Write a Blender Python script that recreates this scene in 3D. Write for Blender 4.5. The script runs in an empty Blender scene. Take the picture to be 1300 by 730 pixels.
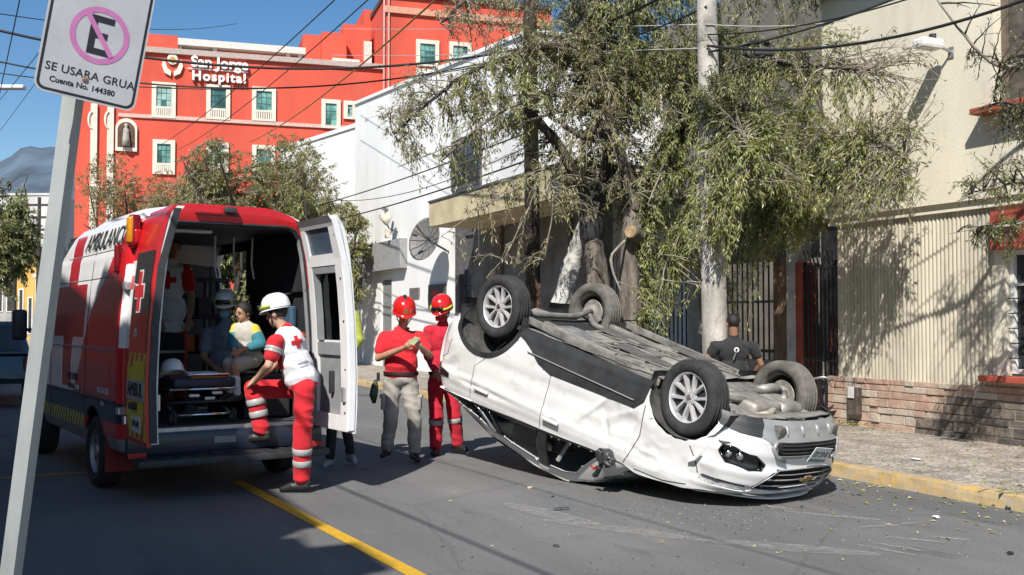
SHADE_ROW = [(-0.6, 0.25, 9.2), (0.25, 1.0, 8.7), (1.0, 2.1, 9.15), (2.1, 3.6, 9.15), (3.6, 4.4, 8.75), (4.4, 5.4, 9.05), (5.4, 12.5, 8.55), (12.5, 30, 8.4)]
import bpy, bmesh, math, random
import numpy as np
from mathutils import Vector, Matrix, noise as mnoise
from mathutils.kdtree import KDTree

R = math.radians
rnd = random.Random(7)
sc = bpy.context.scene
COL = sc.collection

# ------------------------------------------------------------------ camera
FPX, HOR, CAMZ = 1300.0, 408.0, 1.6          # focal length in photo pixels, horizon row, eye height
PITCH = math.atan((HOR - 365.0) / FPX)
cam_d = bpy.data.cameras.new('camera')
cam_d.sensor_width = 36.0
cam_d.lens = 36.0 * FPX / 1300.0
cam_d.clip_start = 0.05
cam_d.clip_end = 12000.0
cam = bpy.data.objects.new('camera', cam_d)
COL.objects.link(cam)
cam.location = (0, 0, CAMZ)
cam.rotation_euler = (math.pi / 2 + PITCH, 0, 0)
sc.camera = cam

# ------------------------------------------------------------------ light
SUN_DIR = Vector((-0.19, -0.68, 0.71)).normalized()      # towards the sun
world = bpy.data.worlds.new('World')
sc.world = world
world.use_nodes = True
wn = world.node_tree
bg = wn.nodes['Background']
sky = wn.nodes.new('ShaderNodeTexSky')
sky.sky_type = 'NISHITA'
sky.sun_disc = False
sky.sun_elevation = math.asin(SUN_DIR.z)
sky.sun_rotation = math.atan2(SUN_DIR.x, SUN_DIR.y)
sky.altitude = 500
sky.air_density = 1.0
sky.dust_density = 0.5
sky.ozone_density = 1.4
hsv = wn.nodes.new('ShaderNodeHueSaturation'); hsv.inputs['Saturation'].default_value = 1.28
wn.links.new(sky.outputs[0], hsv.inputs['Color']); wn.links.new(hsv.outputs[0], bg.inputs[0])
bg.inputs[1].default_value = 0.09
sun_d = bpy.data.lights.new('sun', 'SUN')
sun_d.energy = 5.0
sun_d.angle = R(0.5)
sun_d.color = (1.0, 0.955, 0.88)
sun = bpy.data.objects.new('sun', sun_d)
COL.objects.link(sun)
sun.location = (-10, -20, 40)
sun.rotation_euler = SUN_DIR.to_track_quat('Z', 'Y').to_euler()
sc.view_settings.view_transform = 'Standard'
sc.view_settings.look = 'None'
sc.view_settings.exposure = 0.44
sc.view_settings.gamma = 1.0
sc.view_settings.use_curve_mapping = False
try:
    sc.cycles.use_denoising = True
    sc.cycles.denoiser = 'OPENIMAGEDENOISE'
    sc.cycles.max_bounces = 6
    sc.cycles.transparent_max_bounces = 12
    sc.cycles.caustics_reflective = False
    sc.cycles.caustics_refractive = False
except Exception:
    pass

# ------------------------------------------------------------------ frames
PHI = R(25.4)                                            # street frame: x = n (across), y = s (along)
NV = Vector((math.cos(PHI), math.sin(PHI), 0)); TV = Vector((-math.sin(PHI), math.cos(PHI), 0))
def SW(n, s, z=0.0):
    return NV * n + TV * s + Vector((0, 0, z))
STREET = Matrix.Rotation(PHI, 4, 'Z')
def ray(px, py):
    u = (px - 650) / FPX; v = (365 - py) / FPX
    return Vector((u, math.cos(PITCH) - v * math.sin(PITCH), math.sin(PITCH) + v * math.cos(PITCH)))
def at(px, py, depth):
    """world point seen at that pixel, at a depth along +Y"""
    r = ray(px, py); return Vector((0, 0, CAMZ)) + r * (depth / r.y)
def gnd(px, py, z=0.0):
    r = ray(px, py); return Vector((0, 0, CAMZ)) + r * ((z - CAMZ) / r.z)
def wallpt(px, py, n):
    """(s, z) of a pixel on the plane at n metres across the street"""
    r = ray(px, py); t = n / (r.x * NV.x + r.y * NV.y)
    p = r * t; return p.dot(TV), CAMZ + p.z

# ------------------------------------------------------------------ materials
MATS = {}
def mat(name, col, rough=0.7, metal=0.0, var=0.12, scale=8.0, bump=0.0, bscale=None, spec=0.5, col2=None, detail=5.0, coord='Object', coat=0.0, sheen=0.0, stretch=None, scuff=None):
    if name in MATS: return MATS[name]
    m = bpy.data.materials.new(name); m.use_nodes = True
    nt = m.node_tree; b = nt.nodes['Principled BSDF']
    tc = nt.nodes.new('ShaderNodeTexCoord')
    vec = tc.outputs[coord]
    if stretch:
        mp = nt.nodes.new('ShaderNodeMapping'); mp.inputs['Scale'].default_value = stretch
        nt.links.new(vec, mp.inputs[0]); vec = mp.outputs[0]
    n = nt.nodes.new('ShaderNodeTexNoise'); n.inputs['Scale'].default_value = scale; n.inputs['Detail'].default_value = detail
    n.inputs['Roughness'].default_value = 0.62
    nt.links.new(vec, n.inputs['Vector'])
    rp = nt.nodes.new('ShaderNodeValToRGB')
    c2 = col2 if col2 else tuple(max(0, c * (1 - 2.2 * var)) for c in col)
    c1 = col if col2 else tuple(min(1, c * (1 + var)) for c in col)
    rp.color_ramp.elements[0].position = 0.32; rp.color_ramp.elements[1].position = 0.66
    rp.color_ramp.elements[0].color = (*c2, 1); rp.color_ramp.elements[1].color = (*c1, 1)
    nt.links.new(n.outputs[0], rp.inputs[0])
    outc = rp.outputs[0]
    if scuff:                                  # (colour, amount, scale, stretch) worn-in dirt and rub marks
        mp2 = nt.nodes.new('ShaderNodeMapping'); mp2.inputs['Scale'].default_value = scuff[3]; nt.links.new(tc.outputs[coord], mp2.inputs[0])
        n3 = nt.nodes.new('ShaderNodeTexNoise'); n3.inputs['Scale'].default_value = scuff[2]; n3.inputs['Detail'].default_value = 10; n3.inputs['Roughness'].default_value = .72; nt.links.new(mp2.outputs[0], n3.inputs['Vector'])
        r3_ = nt.nodes.new('ShaderNodeValToRGB'); r3_.color_ramp.elements[0].position = .52; r3_.color_ramp.elements[1].position = .74; r3_.color_ramp.elements[1].color = (scuff[1],) * 3 + (1,); nt.links.new(n3.outputs[0], r3_.inputs[0])
        x3 = nt.nodes.new('ShaderNodeMixRGB'); nt.links.new(r3_.outputs[0], x3.inputs[0]); nt.links.new(outc, x3.inputs[1]); x3.inputs[2].default_value = (*scuff[0], 1); outc = x3.outputs[0]
    nt.links.new(outc, b.inputs['Base Color'])
    b.inputs['Roughness'].default_value = rough; b.inputs['Metallic'].default_value = metal
    b.inputs['Specular IOR Level'].default_value = spec
    b.inputs['Coat Weight'].default_value = coat
    if coat: b.inputs['Coat Roughness'].default_value = 0.08
    if sheen: b.inputs['Sheen Weight'].default_value = sheen
    if bump:
        n2 = nt.nodes.new('ShaderNodeTexNoise'); n2.inputs['Scale'].default_value = bscale or scale * 6; n2.inputs['Detail'].default_value = 4
        nt.links.new(vec, n2.inputs['Vector'])
        bp = nt.nodes.new('ShaderNodeBump'); bp.inputs['Strength'].default_value = bump; bp.inputs['Distance'].default_value = 0.02
        nt.links.new(n2.outputs[0], bp.inputs['Height']); nt.links.new(bp.outputs[0], b.inputs['Normal'])
    MATS[name] = m
    return m
def glass(name, tint=(0.55, 0.62, 0.6), rough=0.03, alpha=0.35):
    """thin tinted pane: part see-through, part glossy"""
    if name in MATS: return MATS[name]
    m = bpy.data.materials.new(name); m.use_nodes = True
    nt = m.node_tree; nt.nodes.remove(nt.nodes['Principled BSDF'])
    out = nt.nodes['Material Output']
    tr = nt.nodes.new('ShaderNodeBsdfTransparent'); tr.inputs[0].default_value = (*tint, 1)
    gl = nt.nodes.new('ShaderNodeBsdfGlossy'); gl.inputs['Roughness'].default_value = rough
    gl.inputs['Color'].default_value = (0.9, 0.93, 0.95, 1)
    fr = nt.nodes.new('ShaderNodeFresnel'); fr.inputs[0].default_value = 1.5
    mx = nt.nodes.new('ShaderNodeMixShader')
    nt.links.new(fr.outputs[0], mx.inputs[0]); nt.links.new(tr.outputs[0], mx.inputs[1]); nt.links.new(gl.outputs[0], mx.inputs[2])
    nt.links.new(mx.outputs[0], out.inputs[0])
    MATS[name] = m
    return m

# ------------------------------------------------------------------ mesh builder
class MB:
    def __init__(s): s.v = []; s.f = []; s.m = []
    def add(s, vs, fs, mi=0, M=None):
        o = len(s.v)
        s.v += [tuple(M @ Vector(v)) if M is not None else tuple(v) for v in vs]
        s.f += [tuple(i + o for i in f) for f in fs]; s.m += [mi] * len(fs); return s
    def box(s, c, d, rot=None, mi=0, taper=1.0):
        x, y, z = d[0] / 2, d[1] / 2, d[2] / 2; t = taper
        vs = [(-x, -y, -z), (x, -y, -z), (x, y, -z), (-x, y, -z), (-x * t, -y * t, z), (x * t, -y * t, z), (x * t, y * t, z), (-x * t, y * t, z)]
        M = Matrix.Translation(c)
        if rot is not None:
            M = M @ (Matrix.Rotation(rot, 4, 'Z') if isinstance(rot, (int, float)) else rot.to_matrix().to_4x4() if hasattr(rot, 'to_matrix') else rot)
        return s.add(vs, [(3, 2, 1, 0), (4, 5, 6, 7), (0, 1, 5, 4), (1, 2, 6, 5), (2, 3, 7, 6), (3, 0, 4, 7)], mi, M)
    def bb(s, a, b, mi=0):
        return s.box(((a[0] + b[0]) / 2, (a[1] + b[1]) / 2, (a[2] + b[2]) / 2), (abs(b[0] - a[0]), abs(b[1] - a[1]), abs(b[2] - a[2])), None, mi)
    def bevbox(s, c, d, bev=0.01, rot=None, mi=0):
        """box with chamfered edges"""
        bm = bmesh.new(); bmesh.ops.create_cube(bm, size=1.0)
        for v in bm.verts: v.co = Vector((v.co.x * d[0], v.co.y * d[1], v.co.z * d[2]))
        bmesh.ops.bevel(bm, geom=bm.edges[:], offset=bev, segments=2, affect='EDGES', profile=0.6)
        M = Matrix.Translation(c)
        if rot is not None: M = M @ (Matrix.Rotation(rot, 4, 'Z') if isinstance(rot, (int, float)) else rot.to_matrix().to_4x4() if hasattr(rot, 'to_matrix') else rot)
        bm.verts.index_update()
        s.add([v.co[:] for v in bm.verts], [[v.index for v in f.verts] for f in bm.faces], mi, M); bm.free(); return s
    def tube(s, pts, rad, n=8, mi=0, cap=True):
        P = [Vector(p) for p in pts]
        if not hasattr(rad, '__len__'): rad = [rad] * len(P)
        o = len(s.v); up = None
        for i, p in enumerate(P):
            t = (P[min(i + 1, len(P) - 1)] - P[max(i - 1, 0)])
            if t.length < 1e-9: t = Vector((0, 0, 1))
            t.normalize()
            if up is None:
                up = Vector((0, 0, 1)) if abs(t.z) < 0.9 else Vector((1, 0, 0))
            u = (up - t * up.dot(t))
            if u.length < 1e-6: u = t.orthogonal()
            u.normalize(); w = t.cross(u); up = u
            for k in range(n):
                a = 2 * math.pi * k / n
                s.v.append(tuple(p + (u * math.cos(a) + w * math.sin(a)) * rad[i]))
        for i in range(len(P) - 1):
            for k in range(n):
                a = o + i * n + k; b = o + i * n + (k + 1) % n
                s.f.append((a, b, b + n, a + n)); s.m.append(mi)
        if cap:
            s.f.append(tuple(o + k for k in reversed(range(n)))); s.m.append(mi)
            e = o + (len(P) - 1) * n
            s.f.append(tuple(e + k for k in range(n))); s.m.append(mi)
        return s
    def lathe(s, prof, n=32, M=None, mi=0, close=False):
        """prof: (r, h) along local z"""
        vs = []; fs = []
        for (r, h) in prof:
            for k in range(n):
                a = 2 * math.pi * k / n; vs.append((r * math.cos(a), r * math.sin(a), h))
        L = len(prof)
        for i in range(L - 1 if not close else L):
            j = (i + 1) % L
            for k in range(n):
                fs.append((i * n + k, i * n + (k + 1) % n, j * n + (k + 1) % n, j * n + k))
        return s.add(vs, fs, mi, M)
    def prism(s, poly, h0, h1, M=None, mi=0):
        """2D polygon in xy, extruded in z"""
        n = len(poly)
        vs = [(p[0], p[1], h0) for p in poly] + [(p[0], p[1], h1) for p in poly]
        fs = [tuple(reversed(range(n))), tuple(range(n, 2 * n))] + [(i, (i + 1) % n, n + (i + 1) % n, n + i) for i in range(n)]
        return s.add(vs, fs, mi, M)
    def sphere(s, c, r, u=12, v=8, mi=0, M=None):
        if not hasattr(r, '__len__'): r = (r, r, r)
        vs = [(c[0], c[1], c[2] + r[2])]; fs = []
        for i in range(1, v):
            t = math.pi * i / v
            for k in range(u):
                a = 2 * math.pi * k / u
                vs.append((c[0] + r[0] * math.sin(t) * math.cos(a), c[1] + r[1] * math.sin(t) * math.sin(a), c[2] + r[2] * math.cos(t)))
        vs.append((c[0], c[1], c[2] - r[2])); e = len(vs) - 1
        for k in range(u): fs.append((0, 1 + k, 1 + (k + 1) % u))
        for i in range(v - 2):
            for k in range(u):
                a = 1 + i * u + k; b = 1 + i * u + (k + 1) % u; fs.append((a, a + u, b + u, b))
        for k in range(u): fs.append((e, e - u + (k + 1) % u, e - u + k))
        return s.add(vs, fs, mi, M)
    def build(s, name, mats, parent=None, smooth=False, M=None, angle=None):
        me = bpy.data.meshes.new(name)
        me.from_pydata(s.v, [], s.f); 
        for m_ in (mats if isinstance(mats, (list, tuple)) else [mats]): me.materials.append(m_)
        if any(s.m): me.polygons.foreach_set('material_index', s.m)
        if smooth: me.polygons.foreach_set('use_smooth', [True] * len(me.polygons))
        me.update()
        if smooth and angle: 
            try: me.set_sharp_from_angle(angle=R(angle))
            except Exception: pass
        return link(name, me, parent, M)
def link(name, me, parent=None, M=None):
    o = bpy.data.objects.new(name, me); COL.objects.link(o)
    if parent is not None: o.parent = parent
    if M is not None: o.matrix_local = M
    return o
def empty(name, M=None, label=None, cat=None, group=None):
    o = bpy.data.objects.new(name, None); o.empty_display_size = 0.2; COL.objects.link(o)
    if M is not None: o.matrix_local = M if isinstance(M, Matrix) else Matrix.Translation(M)
    tag(o, label, cat, group); return o
def tag(o, label=None, cat=None, group=None, kind=None):
    if label: o['label'] = label
    if cat: o['category'] = cat
    if group: o['group'] = group
    if kind: o['kind'] = kind
    return o
def stuff(o): o['kind'] = 'stuff'; return o
def dup(o, M, parent=None):
    c = o.copy(); COL.objects.link(c); c.parent = parent; c.matrix_local = M; return c
def dup_tree(o, M, parent=None):
    c = dup(o, M, parent)
    for ch in list(o.children): dup_tree(ch, ch.matrix_local.copy(), c)
    return c
def bake(o):
    """apply modifiers into the object's mesh"""
    dg = bpy.context.evaluated_depsgraph_get()
    me = bpy.data.meshes.new_from_object(o.evaluated_get(dg)); old = o.data
    o.modifiers.clear(); o.data = me; me.name = old.name
    bpy.data.meshes.remove(old); return o
def text_mesh(txt, size, depth=0.002, bold=0.0, spacing=1.0, align='CENTER', shear=0.0, res=3):
    cu = bpy.data.curves.new('lettering', 'FONT'); cu.body = txt; cu.size = size; cu.extrude = depth; cu.offset = bold
    cu.align_x = align; cu.align_y = 'CENTER'; cu.space_character = spacing; cu.resolution_u = res; cu.shear = shear
    o = bpy.data.objects.new('lettering', cu); COL.objects.link(o)
    dg = bpy.context.evaluated_depsgraph_get()
    me = bpy.data.meshes.new_from_object(o.evaluated_get(dg))
    bpy.data.objects.remove(o); bpy.data.curves.remove(cu); return me
def lettering(txt, size, M, m, parent, depth=0.002, name='lettering', **k):
    me = text_mesh(txt, size, depth, **k); me.name = name; me.materials.clear(); me.materials.append(m)
    return link(name, me, parent, M)
def basis(x, y, z, o):
    """matrix with given axes and origin"""
    x, y, z, o = Vector(x), Vector(y), Vector(z), Vector(o)
    return Matrix(((x.x, y.x, z.x, o.x), (x.y, y.y, z.y, o.y), (x.z, y.z, z.z, o.z), (0, 0, 0, 1)))
def catenary(a, b, sag, n=24):
    a, b = Vector(a), Vector(b)
    return [a.lerp(b, i / n) - Vector((0, 0, sag * 4 * (i / n) * (1 - i / n))) for i in range(n + 1)]

# ================================================================== SETTING
def asphalt():
    m = bpy.data.materials.new('asphalt'); m.use_nodes = True; nt = m.node_tree; b = nt.nodes['Principled BSDF']; L = nt.links.new
    tc = nt.nodes.new('ShaderNodeTexCoord')
    def noise(sc_, det, stretch=None, rough=0.6):
        v = tc.outputs['Object']
        if stretch:
            mp = nt.nodes.new('ShaderNodeMapping'); mp.inputs['Scale'].default_value = stretch; L(v, mp.inputs[0]); v = mp.outputs[0]
        n = nt.nodes.new('ShaderNodeTexNoise'); n.inputs['Scale'].default_value = sc_; n.inputs['Detail'].default_value = det; n.inputs['Roughness'].default_value = rough
        L(v, n.inputs['Vector']); return n.outputs[0]
    def ramp(x, p0, c0, p1, c1):
        r = nt.nodes.new('ShaderNodeValToRGB'); r.color_ramp.elements[0].position = p0; r.color_ramp.elements[1].position = p1
        r.color_ramp.elements[0].color = (*c0, 1); r.color_ramp.elements[1].color = (*c1, 1); L(x, r.inputs[0]); return r.outputs[0]
    def mix(a, b_, mode, f):
        x = nt.nodes.new('ShaderNodeMixRGB'); x.blend_type = mode
        if isinstance(f, float): x.inputs[0].default_value = f
        else: L(f, x.inputs[0])
        for i, s in ((1, a), (2, b_)):
            if isinstance(s, tuple): x.inputs[i].default_value = (*s, 1)
            else: L(s, x.inputs[i])
        return x.outputs[0]
    big = ramp(noise(0.35, 6), 0.35, (0.135, 0.135, 0.137), 0.68, (0.180, 0.179, 0.178))
    lanes = ramp(noise(0.9, 5, (1.0, 0.06, 1.0)), 0.36, (0.78, 0.78, 0.79), 0.68, (1.12, 1.11, 1.09))
    c = mix(big, lanes, 'MULTIPLY', 1.0)
    grain = ramp(noise(160, 2), 0.3, (0.62, 0.62, 0.62), 0.72, (1.35, 1.35, 1.34))
    c = mix(c, grain, 'MULTIPLY', 0.8)
    dust = ramp(noise(1.4, 8, (1.4, 0.35, 1.0)), 0.56, (0, 0, 0), 0.80, (0.5, 0.5, 0.5))
    c = mix(c, (0.24, 0.225, 0.2), 'MIX', dust)
    v = nt.nodes.new('ShaderNodeTexVoronoi'); v.feature = 'DISTANCE_TO_EDGE'; v.inputs['Scale'].default_value = 0.32
    nz = nt.nodes.new('ShaderNodeMixRGB'); nz.inputs[0].default_value = 0.12; L(tc.outputs['Object'], nz.inputs[1])
    nn = nt.nodes.new('ShaderNodeTexNoise'); nn.inputs['Scale'].default_value = 1.7; nn.inputs['Detail'].default_value = 6; L(tc.outputs['Object'], nn.inputs['Vector']); L(nn.outputs['Color'], nz.inputs[2])
    L(nz.outputs[0], v.inputs['Vector'])
    crack = ramp(v.outputs['Distance'], 0.0, (0.7, 0.7, 0.7), 0.006, (1, 1, 1))
    c = mix(c, crack, 'MULTIPLY', 0.55)
    st_ = ramp(noise(2.2, 7, (1, .5, 1)), 0.24, (0.55, 0.55, 0.56), 0.40, (1, 1, 1)); c = mix(c, st_, 'MULTIPLY', 1.0)
    c = mix(c, ramp(noise(38, 4, None, .8), .30, (.72, .72, .72), .66, (1.2, 1.2, 1.19)), 'MULTIPLY', .8)
    L(c, b.inputs['Base Color']); b.inputs['Roughness'].default_value = 0.86; b.inputs['Specular IOR Level'].default_value = 0.3
    bp = nt.nodes.new('ShaderNodeBump'); bp.inputs['Strength'].default_value = 0.5; bp.inputs['Distance'].default_value = 0.006
    L(noise(130, 3), bp.inputs['Height']); L(bp.outputs[0], b.inputs['Normal'])
    return m
M_ASPH = asphalt()
def worn_paint(name, col, p0, p1, scale=9.0, stretch=(1, 1, 1), under=None, rough=0.75, amax=1.0):
    """paint worn through: transparent where it has gone"""
    m = bpy.data.materials.new(name); m.use_nodes = True; nt = m.node_tree; b = nt.nodes['Principled BSDF']; L = nt.links.new
    tc = nt.nodes.new('ShaderNodeTexCoord'); mp = nt.nodes.new('ShaderNodeMapping'); mp.inputs['Scale'].default_value = stretch; L(tc.outputs['Object'], mp.inputs[0])
    n = nt.nodes.new('ShaderNodeTexNoise'); n.inputs['Scale'].default_value = scale; n.inputs['Detail'].default_value = 9; n.inputs['Roughness'].default_value = 0.75; L(mp.outputs[0], n.inputs['Vector'])
    r = nt.nodes.new('ShaderNodeValToRGB'); r.color_ramp.elements[0].position = p0; r.color_ramp.elements[1].position = p1; L(n.outputs[0], r.inputs[0])
    n2 = nt.nodes.new('ShaderNodeTexNoise'); n2.inputs['Scale'].default_value = scale * 2.3; n2.inputs['Detail'].default_value = 5; L(tc.outputs['Object'], n2.inputs['Vector'])
    r2 = nt.nodes.new('ShaderNodeValToRGB'); r2.color_ramp.elements[0].position = 0.3; r2.color_ramp.elements[1].position = 0.7
    r2.color_ramp.elements[0].color = (*[c * 0.72 for c in col], 1); r2.color_ramp.elements[1].color = (*col, 1); L(n2.outputs[0], r2.inputs[0]); L(r2.outputs[0], b.inputs['Base Color'])
    b.inputs['Roughness'].default_value = rough
    if under is None:
        mm = nt.nodes.new('ShaderNodeMath'); mm.operation = 'MULTIPLY'; mm.inputs[1].default_value = amax; L(r.outputs[0], mm.inputs[0]); L(mm.outputs[0], b.inputs['Alpha'])
    else:
        x = nt.nodes.new('ShaderNodeMixRGB'); L(r.outputs[0], x.inputs[0]); x.inputs[1].default_value = (*under, 1); L(r2.outputs[0], x.inputs[2]); L(x.outputs[0], b.inputs['Base Color'])
        bp = nt.nodes.new('ShaderNodeBump'); bp.inputs['Strength'].default_value = 0.5; bp.inputs['Distance'].default_value = 0.01; L(n.outputs[0], bp.inputs['Height']); L(bp.outputs[0], b.inputs['Normal'])
    return m

KERB = 7.57; NW = 10.7
def structure(o): return tag(o, kind='structure')
def sheet(name, n0, n1, s0, s1, z, m, nx=1, ny=1, fn=None):
    mb = MB(); vs = []; fs = []
    for j in range(ny + 1):
        for i in range(nx + 1):
            n = n0 + (n1 - n0) * i / nx; s = s0 + (s1 - s0) * j / ny
            vs.append((n, s, z + (fn(n, s) if fn else 0)))
    for j in range(ny):
        for i in range(nx):
            a = j * (nx + 1) + i; fs.append((a, a + 1, a + nx + 2, a + nx + 1))
    mb.add(vs, fs); return structure(mb.build(name, m, M=STREET))
m_dirt = mat('dry_ground', (0.22, 0.19, 0.15), 0.95, var=0.2, scale=0.15)
g = MB(); g.box((0, 2400, -0.03), (9000, 9000, 0.04)); structure(g.build('ground', m_dirt))
sheet('road', -0.6, KERB + 0.02, -40, 420, 0.0, M_ASPH)

def cobble():
    m = bpy.data.materials.new('cobbled_pavement'); m.use_nodes = True; nt = m.node_tree; b = nt.nodes['Principled BSDF']; L = nt.links.new
    tc = nt.nodes.new('ShaderNodeTexCoord')
    v = nt.nodes.new('ShaderNodeTexVoronoi'); v.inputs['Scale'].default_value = 15; v.feature = 'DISTANCE_TO_EDGE'; L(tc.outputs['Object'], v.inputs['Vector'])
    v2 = nt.nodes.new('ShaderNodeTexVoronoi'); v2.inputs['Scale'].default_value = 15; L(tc.outputs['Object'], v2.inputs['Vector'])
    n = nt.nodes.new('ShaderNodeTexNoise'); n.inputs['Scale'].default_value = 3.2; n.inputs['Detail'].default_value = 9; n.inputs['Roughness'].default_value = 0.7; L(tc.outputs['Object'], n.inputs['Vector'])
    r = nt.nodes.new('ShaderNodeValToRGB'); r.color_ramp.elements[0].position = 0.34; r.color_ramp.elements[1].position = 0.62
    r.color_ramp.elements[0].color = (0.24, 0.215, 0.185, 1); r.color_ramp.elements[1].color = (0.47, 0.43, 0.375, 1); L(n.outputs[0], r.inputs[0])
    hs = nt.nodes.new('ShaderNodeSeparateColor'); L(v2.outputs['Color'], hs.inputs[0])
    r3 = nt.nodes.new('ShaderNodeValToRGB'); r3.color_ramp.elements[0].color = (0.78, 0.76, 0.74, 1); r3.color_ramp.elements[1].color = (1.15, 1.12, 1.08, 1); L(hs.outputs[0], r3.inputs[0])
    x = nt.nodes.new('ShaderNodeMixRGB'); x.blend_type = 'MULTIPLY'; x.inputs[0].default_value = 1; L(r.outputs[0], x.inputs[1]); L(r3.outputs[0], x.inputs[2])
    r2 = nt.nodes.new('ShaderNodeValToRGB'); r2.color_ramp.elements[0].position = 0.0; r2.color_ramp.elements[1].position = 0.12
    r2.color_ramp.elements[0].color = (0.62, 0.6, 0.57, 1); L(v.outputs['Distance'], r2.inputs[0])
    y = nt.nodes.new('ShaderNodeMixRGB'); y.blend_type = 'MULTIPLY'; y.inputs[0].default_value = 0.9; L(x.outputs[0], y.inputs[1]); L(r2.outputs[0], y.inputs[2])
    L(y.outputs[0], b.inputs['Base Color']); b.inputs['Roughness'].default_value = 0.9
    bp = nt.nodes.new('ShaderNodeBump'); bp.inputs['Strength'].default_value = 0.9; bp.inputs['Distance'].default_value = 0.025; L(r2.outputs[0], bp.inputs['Height']); L(bp.outputs[0], b.inputs['Normal'])
    return m
M_COB = cobble()
sheet('pavement', KERB + 0.16, NW + 0.3, -20, 300, 0.12, M_COB, 20, 300, lambda n, s: 0.012 * mnoise.noise((n * 1.2, s * 1.2, 0)) if KERB + 0.3 < n < NW - 0.2 else 0)
sheet('pavement', -14, -0.72, -30, 300, 0.11, mat('pavement_concrete', (0.3, 0.29, 0.27), 0.9, var=0.12, scale=2, bump=0.3))
# kerbs: chipped, painted yellow
M_KERBY = worn_paint('kerb_yellow', (0.56, 0.36, 0.11), 0.34, 0.62, 6.0, (1, 1, 1), under=(0.34, 0.30, 0.24))
M_KERBG = mat('kerb_concrete', (0.33, 0.31, 0.28), 0.9, var=0.2, scale=5, bump=0.4)
def kerb(n0, n1, s0, s1, m, step=0.06, rough=0.012, drop=None):
    mb = MB(); prof = [(n0, -0.01), (n0 + 0.015, 0.07), (n0 + 0.03, 0.118), (n0 + 0.06, 0.128), (n1, 0.126), (n1, -0.01)]
    N = int((s1 - s0) / step); vs = []; fs = []; K = len(prof)
    for j in range(N + 1):
        s = s0 + (s1 - s0) * j / N
        chip = max(0, mnoise.noise((s * 1.9, 3.1, 0)) - 0.25) * 0.09
        for k, (n, z) in enumerate(prof):
            q = 1 if k in (1, 2, 3) else 0
            vs.append((n + q * (rough * mnoise.noise((s * 4, k * 1.7, 9)) + chip * 0.5), s, z + (q * (rough * mnoise.noise((s * 5, k * 2.1, 4)) - chip) if k != 1 else 0)))
    for j in range(N):
        for k in range(K - 1):
            a = j * K + k; fs.append((a, a + 1, a + K + 1, a + K))
    mb.add(vs, fs); return structure(mb.build('kerb', m, M=STREET))
kerb(KERB, KERB + 0.17, 3.55, 60, M_KERBY)
kerb(KERB, KERB + 0.17, -20, 3.53, M_KERBG)
mbk = MB(); mbk.bb((-0.74, -30, -0.01), (-0.58, 200, 0.115)); structure(mbk.build('kerb', M_KERBG, M=STREET))
# yellow centre line following the photo's two points, and the thin cross line by the ambulance
M_YEL = worn_paint('road_yellow', (0.62, 0.36, 0.02), 0.22, 0.40, 8.0, (1, 1, 1))
def strip(name, pts, wid, z, m):
    mb = MB(); P = [Vector(p) for p in pts]; vs = []
    for i, p in enumerate(P):
        t = (P[min(i + 1, len(P) - 1)] - P[max(i - 1, 0)]); t.z = 0; t.normalize(); w = Vector((-t.y, t.x, 0)) * (wid[i] if hasattr(wid, '__len__') else wid) / 2
        vs += [(p.x + w.x, p.y + w.y, z), (p.x - w.x, p.y - w.y, z)]
    mb.add(vs, [(2 * i + 1, 2 * i + 3, 2 * i + 2, 2 * i) for i in range(len(P) - 1)])
    return structure(mb.build(name, m))
A, B = gnd(318, 620), gnd(524, 728)
d = (A - B).normalized()
strip('lane_line', [B - d * 6, B, A.lerp(B, .5) + Vector((-.01, 0, 0)), A, A + d * .5], 0.115, 0.004, M_YEL)
strip('cross_line', [gnd(-60, 611), gnd(110, 600), gnd(210, 594)], 0.07, 0.004, M_YEL)
# scrape marks of the slide, dusty and broken up
M_SCR = worn_paint('scrape_dust', (0.46, 0.44, 0.42), 0.36, 0.80, 5.0, (2, 2, 1), amax=0.75)
M_SCR2 = worn_paint('scrape_chalk', (0.62, 0.61, 0.6), 0.42, 0.72, 9.0, (3, 3, 1), amax=0.8)
def scrape(a, b, w, m, n=6):
    A, B = gnd(*a), gnd(*b)
    P = [A.lerp(B, i / n) + Vector((rnd.uniform(-.01, .01), rnd.uniform(-.015, .015), 0)) for i in range(n + 1)]
    scrape.k += 1
    strip('scrape_mark', P, [w * (0.25 + math.sin(math.pi * (i + 0.4) / (n + 0.8))) for i in range(n + 1)], 0.005 + scrape.k * 0.0004, m)
scrape.k = 0
for a, b, w, m in [((690, 660), (905, 688), 0.16, M_SCR), ((905, 688), (1120, 705), 0.2, M_SCR), ((1000, 650), (1120, 661), 0.05, M_SCR2),
                   ((1080, 672), (1170, 664), 0.05, M_SCR), ((1185, 682), (1232, 687), 0.05, M_SCR2), ((1090, 693), (1165, 706), 0.035, M_SCR2), ((1110, 690), (1180, 702), 0.03, M_SCR2),
                   ((640, 640), (760, 668), 0.2, M_SCR), ((950, 640), (1010, 648), 0.05, M_SCR2), ((1125, 682), (1200, 690), 0.04, M_SCR2)]:
    scrape(a, b, w, m)
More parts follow.
